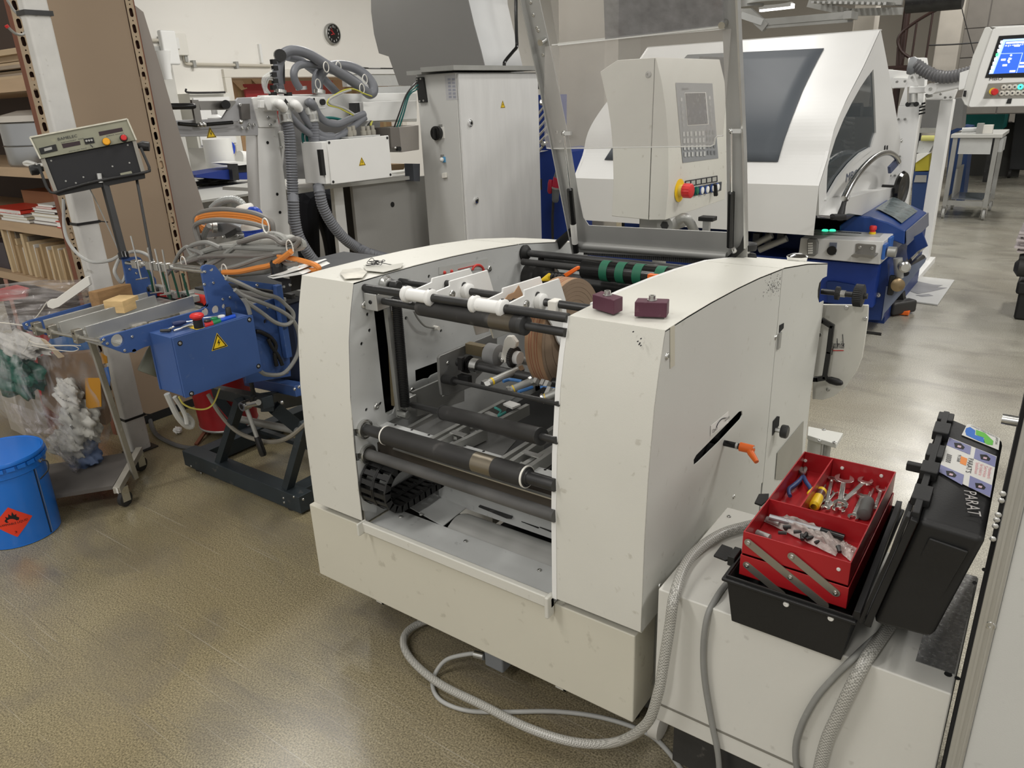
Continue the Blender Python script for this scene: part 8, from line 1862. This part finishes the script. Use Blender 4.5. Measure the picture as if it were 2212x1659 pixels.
for j in range(rows):
    for i in range(N_):
        v_=j/(rows-1);u_=i/(N_-1);yt=104+(1-u_)*14;yb=349-(1-u_)*4;y=yt+(yb-yt)*v_;x=lx(y)+(rx(y)-lx(y))*u_;vs.append(hs(x,y,.012))
mb.add(vs,[(j*N_+i,j*N_+i+1,(j+1)*N_+i+1,(j+1)*N_+i) for j in range(rows-1) for i in range(N_-1)]);mb.build('front_window',mat('tinted_window',(.085,.095,.108),.5,var=.06,vs=1,ior=1.25),WH,solid=.004)
MB().box(XWL+.05,XWR-.05,YW+.2,7.0,zlow-.02,zlow+.02).build('inner_floor',void,WH)
for k in range(3):MB().cyl((XWL+.1,YW+.9+.25*k,1.2+.15*k),(XWR-.1,YW+.9+.25*k,1.2+.15*k),.05,n=16).build('inner_roller',darksteel,WH)
for k in range(7):
    c=Q('d4',700,1000+k*42,X=XWR-.2);MB().tube([c+V(0,-.12,.03),c,c+V(0,.25,-.02)],.012,6).build('wire_guide',steel,WH)
MB().box(XWR-.7,XWR-.3,5.6,6.4,.9,1.6).build('inner_unit',mat('inner_unit_grey',(.10,.11,.12),.5),WH)
MB().box(XWR-.95,XWR-.93,YW+.3,7.1,.8,1.9).box(XWR-.95,XWR-.05,7.15,7.17,.8,1.5).build('inner_backdrop',mat('hood_inside_shade',(.04,.045,.05),.6),WH)  # dark backdrop added for the shade inside the hood
MB().box(XWR-.9,XWR-.45,6.5,7.1,1.35,1.6).build('inner_cover',mat('inner_cover_grey',(.4,.42,.42),.5),WH)
txt('MBO',Q('d4',695,1550,X=XWR+.001),(0,1,0),(0,0,1),.06,mat('logo_blue_grey',(.08,.10,.16),.5),WH,width=.35)
for x in (1025,1045):MB().prism([Q('d4',*p,X=XWR+.001) for p in ((x-4,1285),(x,1240),(x+8,1235),(x+6,1280))],(.003,0,0)).build('vent_slot',void,WH)
for p in ((1168,1198),):screw(Q('d4',*p,X=XWR),(1,0,0),.018,WH)
tr=[Q('d5',*p,X=XWR+.0) for p in ((470,260),(590,232),(705,250),(1005,85),(1035,10),(760,60),(560,110))]
MB().prism(tr,(.10,0,0)).build('lower_tray',hw,WH)
ch=thing('curved_grab_tube','bent chrome grab tube with black cone at the right side of the white hood','handle',Q('d5',680,110,X=XWR+.12))
MB().tube([Q('d4',*p,X=XWR+.12) for p in ((680,1690),(735,1580),(800,1480),(890,1380),(980,1315),(1060,1298),(1120,1330),(1145,1375))],.0205,14).build('tube',mat('brushed_chrome',(.6,.6,.58),.22,1,var=.3,vs=12),ch)
MB().lathe(Q('d5',690,120,X=XWR+.12),Q('d5',655,250,X=XWR+.12)-Q('d5',690,120,X=XWR+.12),[(.012,-.01),(.014,.0),(.016,.05),(.020,.08),(.026,.14)],14).build('cone',blackp,ch);MB().lathe(Q('d5',690,120,X=XWR+.12),Q('d5',655,250,X=XWR+.12)-Q('d5',690,120,X=XWR+.12),[(.023,-.03),(.026,-.015),(.022,.005)],14).build('ferrule',chrome,ch)
MB().cyl(Q('d5',580,270,X=XWR+.1),Q('d5',680,270,X=XWR+.14),.019,n=14).build('black_joint',blackp,ch);MB().cyl(Q('d5',465,265,X=XWR+.06),Q('d5',590,272,X=XWR+.1),.009,n=10).build('joint_rod',chrome,ch)
MB().prism([Q('d4',*p,X=XWR+.12) for p in ((1075,1420),(1140,1350),(1148,1400),(1080,1475))],(-.02,0,0)).build('mount_bracket',mat('bracket_slate',(.06,.08,.16),.5),ch)
hwl=thing('handwheel','glossy black handwheel right of the white hood','handwheel',P(1943,408,Y=7.0));c=P(1941,408,Y=7.0)
MB().lathe(c,(1,-.15,0),[(.03,-.16),(.03,0),(.07,.015),(.13,.0),(.145,.02),(.13,.04),(.08,.025),(.03,.035)],40).build('wheel',blackg,hwl)
# ============================================================ BLUE MACHINE with control box
YB=5.72
BM=thing('blue_machine','dark blue machine base under the white hood with sloping blue cover','machine',(-1.5,6.3,0))
bb_=mat('machine_deep_blue',(.010,.035,.16),.42,var=.12,vs=5,spk=.15,spkc=(.06,.08,.18),spks=20)
def y5(x,y,Y=YB,k='d5'):return Q(k,x,y,Y=Y)
def bpl(pts,Y,th,m,nm,bev=0,par=None):return MB().prism([y5(*p,Y) for p in pts],(0,th,0)).build(nm,m,par or BM,bevel=bev)
bpl([(300,620),(1050,640),(1062,860),(1040,870),(1000,1152),(880,1145),(870,1040),(830,930),(770,850),(540,820),(300,800)],YB,.25,bb_,'front_frame',.004)
for p in ((920,880),(973,932)):screw(y5(*p),(0,-1,0),.02,BM)
for p in ((640,760),(740,740),(845,795),(705,680),(830,800),(910,720)):c=y5(*p);MB().cyl(c-V(0,.001,0),c,.012,n=8).build('hole',void,BM)
XBR=y5(1040,860).x
MB().box(XBR-2.2,XBR-.02,YB+.26,7.4,.0,.62).build('rear_body',bb_,BM)
bpl([(1000,1152),(1020,1095),(1185,905),(1200,862),(1040,860)],YB-.01,.02,mat('pale_blue_panel',(.20,.23,.30),.4,var=.05),'side_kick_panel')
cov=[y5(*p,YB+.1) for p in ((640,345),(760,262),(900,268),(1060,318),(1205,388),(1195,510),(1090,470),(1090,560),(1050,640),(640,640))]
LYc=P(1650+1010*.25407,400+112*.25407,Z=cov[1].z).y-(YB+.1)
MB().prism(cov,(0,.9,0)).build('sloping_cover',mat('cover_blue',(.018,.055,.22),.3,var=.06),BM,bevel=.01)
MB().prism([V(cov[4].x+.002,YB+.1,cov[4].z),V(cov[5].x+.012,YB+.1,cov[5].z),V(cov[5].x+.012,YB+1.0,cov[5].z),V(cov[4].x+.002,YB+1.0,cov[4].z)],(.008,0,0)).build('cover_side',mat('cover_grey_blue',(.15,.16,.20),.5,var=.05),BM)
wq=[Q('d5',*p,Z=(cov[3].z+cov[4].z)/2+.02) for p in ((940,258),(1090,155),(1310,205),(1175,308))]
q0=[V(p.x,p.y,float(np.interp(p.x,[cov[1].x,cov[2].x,cov[3].x,cov[4].x],[cov[1].z,cov[2].z,cov[3].z,cov[4].z]))+.006) for p in wq]
def cvz(x):return float(np.interp(x,[cov[1].x,cov[2].x,cov[3].x,cov[4].x],[cov[1].z,cov[2].z,cov[3].z,cov[4].z]))+.012
def cwf(u,v):
    p=(wq[0]*(1-u)+wq[3]*u)*(1-v)+(wq[1]*(1-u)+wq[2]*u)*v;return V(p.x,p.y,cvz(p.x))
MB().grid(cwf,12,4).build('cover_window',mat('scuffed_glass',(.16,.20,.21),.2,var=.5,vs=14),BM)
for k,(p,q) in enumerate((((1235,640),(1300,570)),((1310,560),(1365,510)))):MB().cyl(y5(*p,YB+.4),y5(*q,YB+.8),.02,n=14).build('chrome_roller',chrome,BM)
MB().cyl(y5(1200,740,YB+.3),y5(1340,620,YB+1.0),.03,n=14).build('ribbed_roller',darksteel,BM)
bpl([(1190,720),(1380,620),(1365,660),(1205,860),(1060,870),(1070,640)],YB+.3,.03,MATS['pale_blue_panel'],'lower_side')
bpl([(1225,470),(1345,400),(1390,520),(1310,560),(1225,640),(1215,560)],YB+.35,.03,bb_,'inner_frame')
for c_,r in (((1180,680),.038),((1120,830),.046)):c=y5(*c_,YB-.02);MB().lathe(c,(.4,-1,0),[(r*.7,0),(r,.02),(r,.07),(r*.7,.08)],20).build('valve_wheel',steel if r<.04 else mat('bronze',(.32,.24,.14),.35,.9),BM)
c=y5(1085,850,YB-.06);MB().cbox(c,.04,.04,.14).build('valve_lever',blackp,BM,bevel=.01);MB().cyl(y5(1140,620,YB-.0),y5(1150,790,YB-.0),.03,n=12).build('valve_body',galv,BM)
bpl([(530,820),(600,820),(770,850),(800,950),(760,1040),(540,1000)],YB-.15,.2,bb_,'front_step',.004)
bpl([(1100,930),(1180,920),(1190,990),(1120,1000)],YB+.6,.1,blackp,'support_foot')
# dark mechanisms visible under the hood to the left
mb=MB();
for k in range(16):a=P(1290+k*26,512,Y=5.9);mb.box(a.x,a.x+.05,5.88,5.95,a.z-.02-.05*(k % 3),a.z+.03)
mb.build('gripper_row',mat('mech_grey',(.14,.14,.14),.5,.4),BM,kind='stuff')
a=P(1260,500,Y=5.6);b_=P(1740,560,Y=5.6);MB().box(a.x,XBR-.05,5.6,5.9,b_.z-.3,b_.z).build('front_blue_beam',MATS['bright_blue'],BM);MB().box(a.x,XBR-.05,6.3,6.35,b_.z,a.z+.1).build('dark_backing',void,BM)
for p,q in (((1625,530),(1668,508)),((1640,540),(1700,515))):MB().cyl(P(*p,Y=5.55),P(*q,Y=5.55),.024,n=14).build('grey_roller',galv,BM)
# control box of the blue machine
YK=5.5
KB=thing('white_control_box','white control box with green lamps, red stop button and hook plate on the blue machine','control box',y5(650,670,YK))
fr_b=[y5(*p,YK) for p in ((290,612),(312,448),(1020,478),(988,676))];dpb=.34
tb_=Q('d5',1095,402,Z=fr_b[2].z).y-YK
MB().prism(fr_b,(0,tb_,0)).build('box_body',hw,KB,bevel=.006)
def kt(x,y):return Q('d5',x,y,Z=(fr_b[1].z+fr_b[2].z)/2+.004)
tp_=[kt(*p) for p in ((385,405),(440,378),(1018,412),(985,446))]
MB().prism(tp_,(0,0,.003)).build('panel_foil',mat('foil_grey',(.42,.43,.41),.4),KB)
for x in (520,583):c=kt(x,392);MB().lathe(c,(0,0,1),[(.022,0),(.022,.010),(.016,.014)],18).build('lit_button',mat('green_lamp',(.05,.85,.45),.4,var=0,emit=1.2),KB)
for k in range(9):c=kt(640+k*22,402+k*1.5);MB().cyl(c,c+V(0,0,.006),.010,n=10).build('key',darksteel,KB)
c=kt(922,418);e_=MB().cyl(c,c+V(0,0,.018),.022,n=18).build('stop_collar',yellow,KB);MB().lathe(c+V(0,0,.018),(0,0,1),[(.018,0),(.018,.012),(.024,.016),(.024,.036),(.019,.042)],20).build('stop_button',redk,e_)
def kf(pts,d,th,m,nm,par=None,bev=0):return MB().prism([y5(*p,YK-d) for p in pts],(0,th,0)).build(nm,m,par or KB,bevel=bev)
cn=kf([(368,470),(380,455),(440,462),(455,500),(445,590),(425,605),(368,600)],.05,.05,mat('connector_grey',(.19,.19,.18),.5),'connector',bev=.006)
for r in range(5):kf([(375,490+r*20),(415,488+r*20),(415,502+r*20),(375,504+r*20)],.055,.004,plate_white,'pin_label',cn)
ns=kf([(560,488),(622,490),(610,590),(550,586)],.006,.006,mat('socket_slate',(.16,.18,.24),.5),'socket_plate');c=y5(580,555,YK-.007);MB().cyl(c,c-V(0,.012,0),.032,n=18).build('round_socket',blackg,ns)
hk=kf([(780,500),(800,495),(945,505),(955,515),(945,600),(775,585)],.006,.006,mat('hook_steel',(.36,.35,.33),.35,.9),'hook_plate',bev=.002);kf([(740,600),(775,585),(945,598),(940,615),(915,628),(880,618),(820,612),(790,620),(750,612)],.10,.10,MATS['hook_steel'],'hook_lip',hk)
for p in ((815,530),(918,538)):screw(y5(*p,YK-.006),(0,-1,0),.013,hk)
rc_=fr_b[2].x
for p in ((1030,560),(1075,500)):c=Q('d5',*p,X=rc_+.01);MB().cbox(c,.02,.1,.1).build('side_socket',mat('socket_blue',(.03,.12,.42),.4),KB,bevel=.004)
c=Q('d5',1055,565,X=rc_+.03);MB().cyl(c,c+V(.05,0,0),.035,n=14).build('side_knob',galv,KB)
# mat, hammer on the floor
q=[Q('d5',*p,Z=.012) for p in ((1215,850),(1300,772),(1622,805),(1478,1014),(1190,975))]
one(MB().prism(q,(0,0,-.010)),'floor_sheet',mat('worn_white_board',(.58,.58,.56),.5,var=.12,vs=3,spk=.9,spkc=(.26,.26,.27),spks=2.4),'white worn board lying on the floor beside the blue machine','board')
fs_=bpy.data.objects['floor_sheet']
for pts in (((1232,815),(1262,800),(1330,822),(1440,845),(1520,850),(1470,868),(1560,872),(1420,905),(1310,925),(1250,905),(1205,870)),((1290,935),(1400,925),(1440,940),(1350,948))):MB().prism([Q('d5',*p,Z=.0135) for p in pts],(0,0,.0008)).build('worn_patch',mat('worn_grey',(.27,.27,.285),.5,var=.3,vs=6),fs_)
hm_=thing('sledge_hammer','black hammer head lying on the floor beside the blue machine','hammer',Q('d5',1165,1050,Z=.0))
a,b_=Q('d5',1065,1050,Z=.06),Q('d5',1265,1015,Z=.06);MB().bar(a,b_,.09,.10).build('hammer_head',mat('hammer_black',(.04,.038,.036),.5,var=.3),hm_,bevel=.02);c=Q('d5',1165,1078,Z=.02);MB().cbox(c,.12,.06,.03).build('orange_handle_end',orange,hm_,bevel=.006)
# ============================================================ WHITE PORTAL right
YP=8.2
WP=thing('white_portal','white two post portal frame carrying the swivel arm and touch screen','frame',P(1985,560,Y=YP))
def w4(pts,Y,th,nm,m=gw,bev=.004,par=None):return MB().prism([Q('d4',*p,Y=Y) for p in pts],(0,th,0)).build(nm,m,par or WP,bevel=bev)
c1t=P(1960,210,Y=YP);c1b=P(1925,600,Y=YP);
def vcol(xt,xt2,yt,Y,nm,dd=.16):
    a,b_=Q('d4',xt,yt,Y=Y),Q('d4',xt2,yt,Y=Y);return MB().box(a.x,b_.x,Y,Y+dd,0,a.z).build(nm,gw,WP,bevel=.006)
vcol(1145,1335,900,YP-.1,'front_post');w4([(1228,492),(1368,490),(1378,560),(1355,900),(1150,900),(1240,610)],YP-.1,.14,'post_head')
vcol(1500,1612,850,YP,'rear_post')
w4([(1370,800),(1425,770),(1640,760),(1608,845),(1375,845)],YP-.02,.1,'cross_beam');w4([(1050,590),(1240,610),(1225,750),(1090,752),(1060,640)],YP+.1,.1,'left_beam');w4([(1100,660),(1220,662),(1218,745),(1105,748)],YP+.05,.05,'beam_plate')
w4([(1320,880),(1372,870),(1372,885),(1322,895)],YP-.12,.02,'vent_bar',darksteel,0)
for k in range(4):w4([(1322-k*2,880+k*28),(1372,868+k*28),(1372,880+k*28),(1322-k*2,894+k*28)],YP-.125,.01,'vent_slot',void,0)
for p in ((1260,658),(1325,656),(1145,1013),(1200,1013),(1155,1330),(1148,1382),(1075,1492),(1115,1492),(1132,695),(1200,690),(1503,800),(1542,828),(1588,826)):screw(Q('d4',*p,Y=YP-.11),(0,-1,0),.012,WP,galv)
a=Q('d5',1395,665,Z=.03);MB().box(a.x-.28,a.x+.03,YP-2.0,YP+.2,0,.05).build('base_rail',gw,WP)
# swivel arm and ribbed hose
SA=thing('swivel_arm','white swivel arm holding the touch screen','arm',Q('d4',1260,850,Y=YP-.3))
YA=YP-.35
MB().cyl(Q('d4',1265,735,Y=YA),Q('d4',1262,870,Y=YA),.042,n=20).build('pivot_barrel',alu,SA);w4([(1235,735),(1390,735),(1395,790),(1230,798)],YA-.05,.1,'arm_root',gw,.01,SA)
w4([(1210,870),(1310,870),(1312,905),(1215,912)],YA,.2,'pivot_foot',palegrey,.02,SA)
for p in ((1228,887),(1298,886)):c=Q('d4',*p,Y=YA-.01);MB().cyl(c,c-V(0,.02,0),.021,n=16).build('cap',darksteel,SA)
MB().cyl(Q('d4',1418,755,Y=YA-.1),Q('d4',1418,755,Y=YA+.06),.046,n=28).build('joint_disc',gw,SA)
for c_,r in (((1418,757),.014),):c=Q('d4',*c_,Y=YA-.1);MB().cyl(c,c-V(0,.01,0),r,n=12).build('joint_bolt',steel,SA)
w4([(1400,720),(1700,650),(1740,660),(1740,735),(1440,800),(1395,790)],YA-.08,.14,'arm_beam',gw,.02,SA)
w4([(1365,800),(1420,795),(1425,825),(1380,835)],YA,.1,'lower_joint',galv,.01,SA)
w=[Q('d4',*p,Y=YA-.12) for p in ((1285,545),(1320,570),(1380,610),(1460,645),(1560,655),(1680,635),(1800,600),(1880,570))]
corr(w,.054,mat('dark_ribbed_hose',(.13,.13,.135),.45),SA,'ribbed_hose',16,.026)
MB().lathe(Q('d4',1265,560,Y=YA-.1),(1,0,-.1),[(.068,-.03),(.074,0),(.06,.03)],24).build('hose_flange',mat('flange_grey',(.25,.26,.27),.4),SA);w4([(1225,495),(1285,492),(1300,600),(1220,612)],YA,.3,'hose_box',gw,.01,SA)
# touch screen
YM=6.2
TS=thing('touch_screen','white framed operator touch screen with blue display and lit green button','monitor',Q('d4',2000,900,Y=YM))
def m4(pts,off,th,m,nm,bev=0,par=None):return MB().prism([Q('d4',*p,Y=YM-off) for p in pts],(0,th,0)).build(nm,m,par or TS,bevel=bev)
m4([(1950,245),(1985,235),(2350,215),(2380,900),(1755,912),(1740,900),(1840,560)],0,.12,white,'front_frame',.004)
m4([(1880,232),(1920,228),(1940,250),(1975,240),(1850,560),(1745,915),(1705,890),(1680,835),(1775,480)],-.012,.2,mat('monitor_side',(.68,.68,.65),.45),'side_frame',.006)
m4([(1925,226),(2350,205),(2350,225),(1985,240)],-.01,.2,white,'top_frame')
m4([(2000,306),(2350,285),(2350,655),(1880,662)],.004,.006,blackg,'bezel')
scr=m4([(2035,335),(2350,318),(2350,612),(1912,630)],.006,.003,mat('screen_blue',(.03,.12,.62),.3,var=0,emit=.75),'screen')
lt_=mat('screen_light',(.42,.58,.92),.3,var=0,emit=.8);wt_=mat('screen_white',(.78,.82,.95),.3,var=0,emit=.9)
m4([(2030,340),(2062,338),(1950,627),(1913,629)],.0075,.001,lt_,'side_bar',par=scr);m4([(2035,335),(2350,318),(2350,338),(2048,352)],.0075,.001,lt_,'title_bar',par=scr);m4([(2060,356),(2350,342),(2350,358),(2056,374)],.008,.001,wt_,'header',par=scr)
m4([(2008,455),(2200,448),(2200,453),(2006,460)],.008,.001,lt_,'divider',par=scr);m4([(2198,448),(2204,448),(2150,620),(2145,620)],.008,.001,lt_,'divider',par=scr)
for k in range(8):x,y=2022-k*13,356+k*36;m4([(x-9,y-11),(x+13,y-12),(x+9,y+13),(x-14,y+13)],.009,.001,mat('screen_green',(.1,.7,.35),.3,var=0,emit=.8) if k==3 else wt_,'icon',par=scr)
for x,y,w_ in ((2130,388,50),(2018,508,40),(2030,555,40),(2090,606,50),(2180,536,60),(2170,566,60)):m4([(x,y-8),(x+w_,y-10),(x+w_-4,y+8),(x-3,y+9)],.009,.001,wt_,'value_field',par=scr)
for x,y in ((2102,470),(2088,498),(2098,500),(2080,515),(2084,528)):c=Q('d4',x,y,Y=YM-.01);MB().cyl(c,c-V(0,.001,0),.0065,n=10).build('roller_symbol',wt_,scr)
txt('speed',Q('d4',2048,395,Y=YM-.009),(1,0,.02),(0,0,1),.012,wt_,scr,width=.1)
txt('MBO',Q('d4',1915,685,Y=YM-.001),(1,0,.0),(0,0,1),.018,inkd,TS,width=.075)
kp2=m4([(1910,710),(2350,690),(2350,830),(1865,838)],.004,.004,mat('keypad_taupe',(.26,.25,.22),.5),'keypad')
bt2=mat('key_cream',(.60,.58,.52),.5)
for r,(y0k,xs_k) in enumerate(((742,(2040,2088,2134,2182,2230)),(793,(2022,2068,2114,2160,2208)))):
    for x in xs_k:
        c=Q('d4',x,y0k-(x-2040)*.03,Y=YM-.004);lit=(r==0 and x==2182)
        b__=MB().lathe(c,(0,-1,0),[(.0165,0),(.0165,.004),(.013,.006)],20).build('round_key',mat('key_lit_green',(.05,.9,.6),.3,var=0,emit=1.5) if lit else bt2,kp2);MB().cyl(c-V(0,.006,0),c-V(0,.0066,0),.006,n=6).build('key_symbol',inkd,b__)
c=Q('d4',1948,775,Y=YM-.004);e_=MB().cyl(c,c-V(0,.02,0),.021,n=20).build('stop_collar',yellow,kp2);MB().lathe(c-V(-.006,.02,0),(.3,-1,-.15),[(.013,0),(.014,.018),(.021,.021),(.021,.036),(.016,.041)],20).build('stop_button',redk,e_)
m4([(2075,840),(2110,838),(2100,880),(2060,880)],.006,.006,blackp,'usb_flap');m4([(1702,770),(1722,770),(1715,825),(1692,820)],.02,.02,blackp,'side_latch')
MB().bar(Q('d4',1720,690,Y=YM+.5),Q('d4',2000,600,Y=YM+.2),.10,.12).build('rear_mount',gw,TS)
# ============================================================ TROLLEY, crate, table, bins at the far right
YTt=11.2
def tq(k,x,y,Z=None,Y=None):return Q(k,x,y,Z=Z) if Z is not None else Q(k,x,y,Y=Y)
TR=thing('tool_trolley','grey steel trolley table on casters in the aisle','trolley',(-1.0,11.5,0))
gx0,gx1,gy0,gy1,gz=P(2035,472,Z=0).x,P(2125,472,Z=0).x,11.25,12.1,1.04
MB().box(gx0-.05,gx1+.05,gy0-.05,gy1+.1,gz-.045,gz).build('table_top',mat('trolley_top',(.55,.55,.52),.5),TR,bevel=.005)
for x in (gx0,gx1):
    for y in (gy0,gy1):
        MB().box(x-.025,x+.025,y-.025,y+.025,.16,gz-.045).build('leg',galv,TR)
        w_=MB().lathe((x-.02,y+.02,.065),(1,0,0),[(.02,0),(.065,.004),(.065,.034),(.02,.038)],20).build('caster_wheel',cablel,TR);MB().box(x-.03,x-.024,y-.02,y+.06,.06,.16).box(x+.024,x+.03,y-.02,y+.06,.06,.16).build('caster_fork',steel,w_)
for z in (.20,):MB().box(gx0,gx1,gy0-.015,gy0+.015,z-.03,z+.03).box(gx0,gx1,gy1-.015,gy1+.015,z-.03,z+.03).box(gx0-.015,gx0+.015,gy0,gy1,z-.03,z+.03).box(gx1-.015,gx1+.015,gy0,gy1,z-.03,z+.03).build('lower_frame',galv,TR)
MB().box(gx0+.05,gx1-.05,gy0,gy0+.02,gz-.24,gz-.05).build('drawer_front',palegrey,TR);MB().box(gx0+.04,gx0+.06,gy0+.2,gy1,.24,.6).build('side_plate',galv,TR);MB().box(gx0+.05,gx1-.05,gy0+.1,gy1-.1,.23,.245).build('lower_tray',mat('glassy_tray',(.25,.27,.30),.15,.3),TR)
MB().box(gx1+.01,gx1+.06,gy0+.1,gy0+.5,gz-.22,gz-.06).build('side_box',palegrey,TR)
t=thing('chuck_tool','small grey machine part lying on the trolley','tool',Q('d4',1830,1110,Z=gz));c=Q('d4',1840,1100,Z=gz+.05);MB().box(c.x,c.x+.13,c.y,c.y+.12,gz+.001,gz+.10).build('block',offwhite,t);MB().cyl((c.x-.2,c.y+.05,gz+.04),(c.x,c.y+.05,gz+.045),.03,n=12).build('shaft',palegrey,t);MB().box(c.x-.04,c.x+.03,c.y-.02,c.y+.1,gz+.001,gz+.12).build('clamp',galv,t)
cr=thing('blue_crate','light blue plastic crates stacked beyond the trolley','crate',P(2103,375,Z=0));a=P(2083,378,Z=0);b_=P(2115,378,Z=0)
lb_=mat('crate_light_blue',(.05,.26,.62),.5,var=.05)
for k in range(2):
    z0c=k*.32;mb=MB();mb.box(a.x,b_.x,a.y,a.y+.6,z0c,z0c+.03)
    for j in range(5):x=a.x+(b_.x-a.x)*j/4;mb.box(x-.012,x+.012,a.y,a.y+.02,z0c,z0c+.3)
    for j in range(4):y=a.y+.6*j/3;mb.box(b_.x-.02,b_.x,y-.012,y+.012,z0c,z0c+.3)
    for zz_ in (.08,.16,.26):mb.box(a.x,b_.x,a.y,a.y+.015,z0c+zz_,z0c+zz_+.035).box(b_.x-.015,b_.x,a.y,a.y+.6,z0c+zz_,z0c+zz_+.035)
    mb.box(a.x+.02,b_.x-.02,a.y+.02,a.y+.58,z0c+.03,z0c+.05).build('crate',lb_,cr)
t=thing('green_table','dark green steel machine beyond the trolley under the screen','machine',P(2120,300,Y=15.5));a,b_=Q('d4',1710,915,Y=15.4),Q('d4',2065,905,Y=15.4)
MB().box(a.x,b_.x,15.4,16.4,a.z-.35,a.z).build('green_body',darkgreen,t)
for x in (a.x+.1,b_.x-.1):MB().box(x-.06,x+.06,15.5,15.6,0,a.z-.35).build('leg',darksteel,t)
MB().box(a.x,b_.x+.3,16.5,16.6,0,a.z-.3).build('dark_panel',mat('far_dark',(.05,.05,.045),.7),t)
def wbin(x0,label_,Y=14.2):
    a=P(x0,385,Z=0);t=thing('wheeled_bin',label_,'bin',(a.x+.35,a.y,0));z=1.15
    MB().hexa([(a.x+.06,a.y+.05,.14),(a.x+.62,a.y+.05,.14),(a.x+.62,a.y+.6,.14),(a.x+.06,a.y+.6,.14),(a.x,a.y,z),(a.x+.7,a.y,z),(a.x+.7,a.y+.7,z),(a.x,a.y+.7,z)]).build('bin_body',mat('bin_black',(.03,.032,.035),.5,var=.1),t,bevel=.02)
    MB().box(a.x-.03,a.x+.73,a.y-.03,a.y+.73,z,z+.06).build('lid',MATS['bin_black'],t,bevel=.02)
    for x in (a.x+.08,a.x+.62):MB().lathe((x-.02,a.y+.1,.08),(1,0,0),[(.03,0),(.08,.005),(.08,.045),(.03,.05)],20).build('wheel',rubber,t)
wbin(2166,'black wheeled bin at the far right beyond the trolley');
t=thing('second_bin','dark bin half hidden behind the trolley table','bin',P(2140,370,Z=0));a=P(2128,372,Z=0);a.y -= 1.2;MB().box(a.x,a.x+.28,a.y+.8,a.y+1.4,.1,.9).build('bin_body',MATS['bin_black'],t,bevel=.02);MB().cyl((a.x+.1,a.y+.8,.07),(a.x+.15,a.y+.8,.07),.07,n=16).build('wheel',rubber,t)
# machine seen between the portal posts
FM=thing('far_folder','grey and blue folding machine seen between the two portal posts','machine',P(2010,420,Y=11.5));YF_=11.5
def f4p(pts,Y,th,m,nm):return MB().prism([Q('d4',*p,Y=Y) for p in pts],(0,th,0)).build(nm,m,FM)
f4p([(1340,850),(1500,850),(1700,830),(1680,1090),(1335,1085)],YF_,.4,mat('far_grey',(.16,.16,.155),.5),'grey_cover');f4p([(1330,1090),(1480,1090),(1470,1130),(1325,1130)],YF_-.1,.1,galv,'rail')
for k in range(3):
    c=Q('d4',1385+k*60,1175,Y=YF_-.15);MB().cyl(c-V(.06,0,0),c+V(.06,0,0),.035,n=14).build('yellow_roller',mat('roller_yellow',(.62,.60,.20),.5),FM)
f4p([(1320,1200),(1460,1200),(1400,1300),(1300,1300)],YF_-.1,.2,palegrey,'chute');f4p([(1290,1380),(1405,1310),(1400,1450),(1285,1455)],YF_-.2,.2,mat('far_yellow',(.42,.36,.03),.6),'yellow_bin');f4p([(1300,1310),(1405,1305),(1290,1385)],YF_-.25,.2,paper,'paper_pile')
f4p([(1270,1460),(1400,1460),(1380,2100),(1230,2100)],YF_-.2,.5,mat('far_blue',(.02,.05,.15),.5),'blue_base');f4p([(1590,1110),(1690,1070),(1760,1080),(1650,2050),(1500,2050)],YF_+1.3,.5,MATS['far_blue'],'blue_base');f4p([(1290,1490),(1385,1490),(1380,1550),(1275,1550)],YF_-.22,.01,galv,'grey_plate')
f4p([(1330,850),(1355,850),(1310,1200),(1270,1460),(1240,1460)],YF_+.4,.2,darksteel,'frame_side')
# stack of sheets on a black stand at the right edge
ST=thing('sheet_stand','black plastic stand at the right picture edge','stand',P(2200,690,Z=0));s0=P(2188,690,Z=.0)
z_s=P(2190,546,Y=s0.y).z
MB().box(s0.x,s0.x+.6,s0.y,s0.y+.6,.0,z_s-.2).build('black_box',blackp,ST,bevel=.02);MB().box(s0.x-.02,s0.x+.6,s0.y-.02,s0.y+.6,z_s-.30,z_s-.2).build('box_rim',blackp,ST,bevel=.02)
c=V(s0.x+.0,s0.y,z_s-.1);MB().lathe(c,(1,0,0),[(.03,-.06),(.07,-.03),(.07,.5)],16).build('grip_roll',rubber,ST);MB().lathe(c+V(0,0,.065),(1,0,0),[(.03,-.04),(.04,-.0),(.04,.5)],16).build('grip_roll',rubber,ST)
pm_=mat('printed_sheets',(.52,.47,.47),.7,var=.15,vs=6)
for k in range(14):
    zz_=z_s+.012+k*.0165;d=.02*math.sin(k*2.3)+(.03 if k>8 else 0);one(MB().box(s0.x-.06+d,s0.x+.5,s0.y-.05+d,s0.y+.4,zz_,zz_+.0125),'folded_section',pm_,'thin folded printed section in the paper stack at the right picture edge','paper','folded sections on the stand')
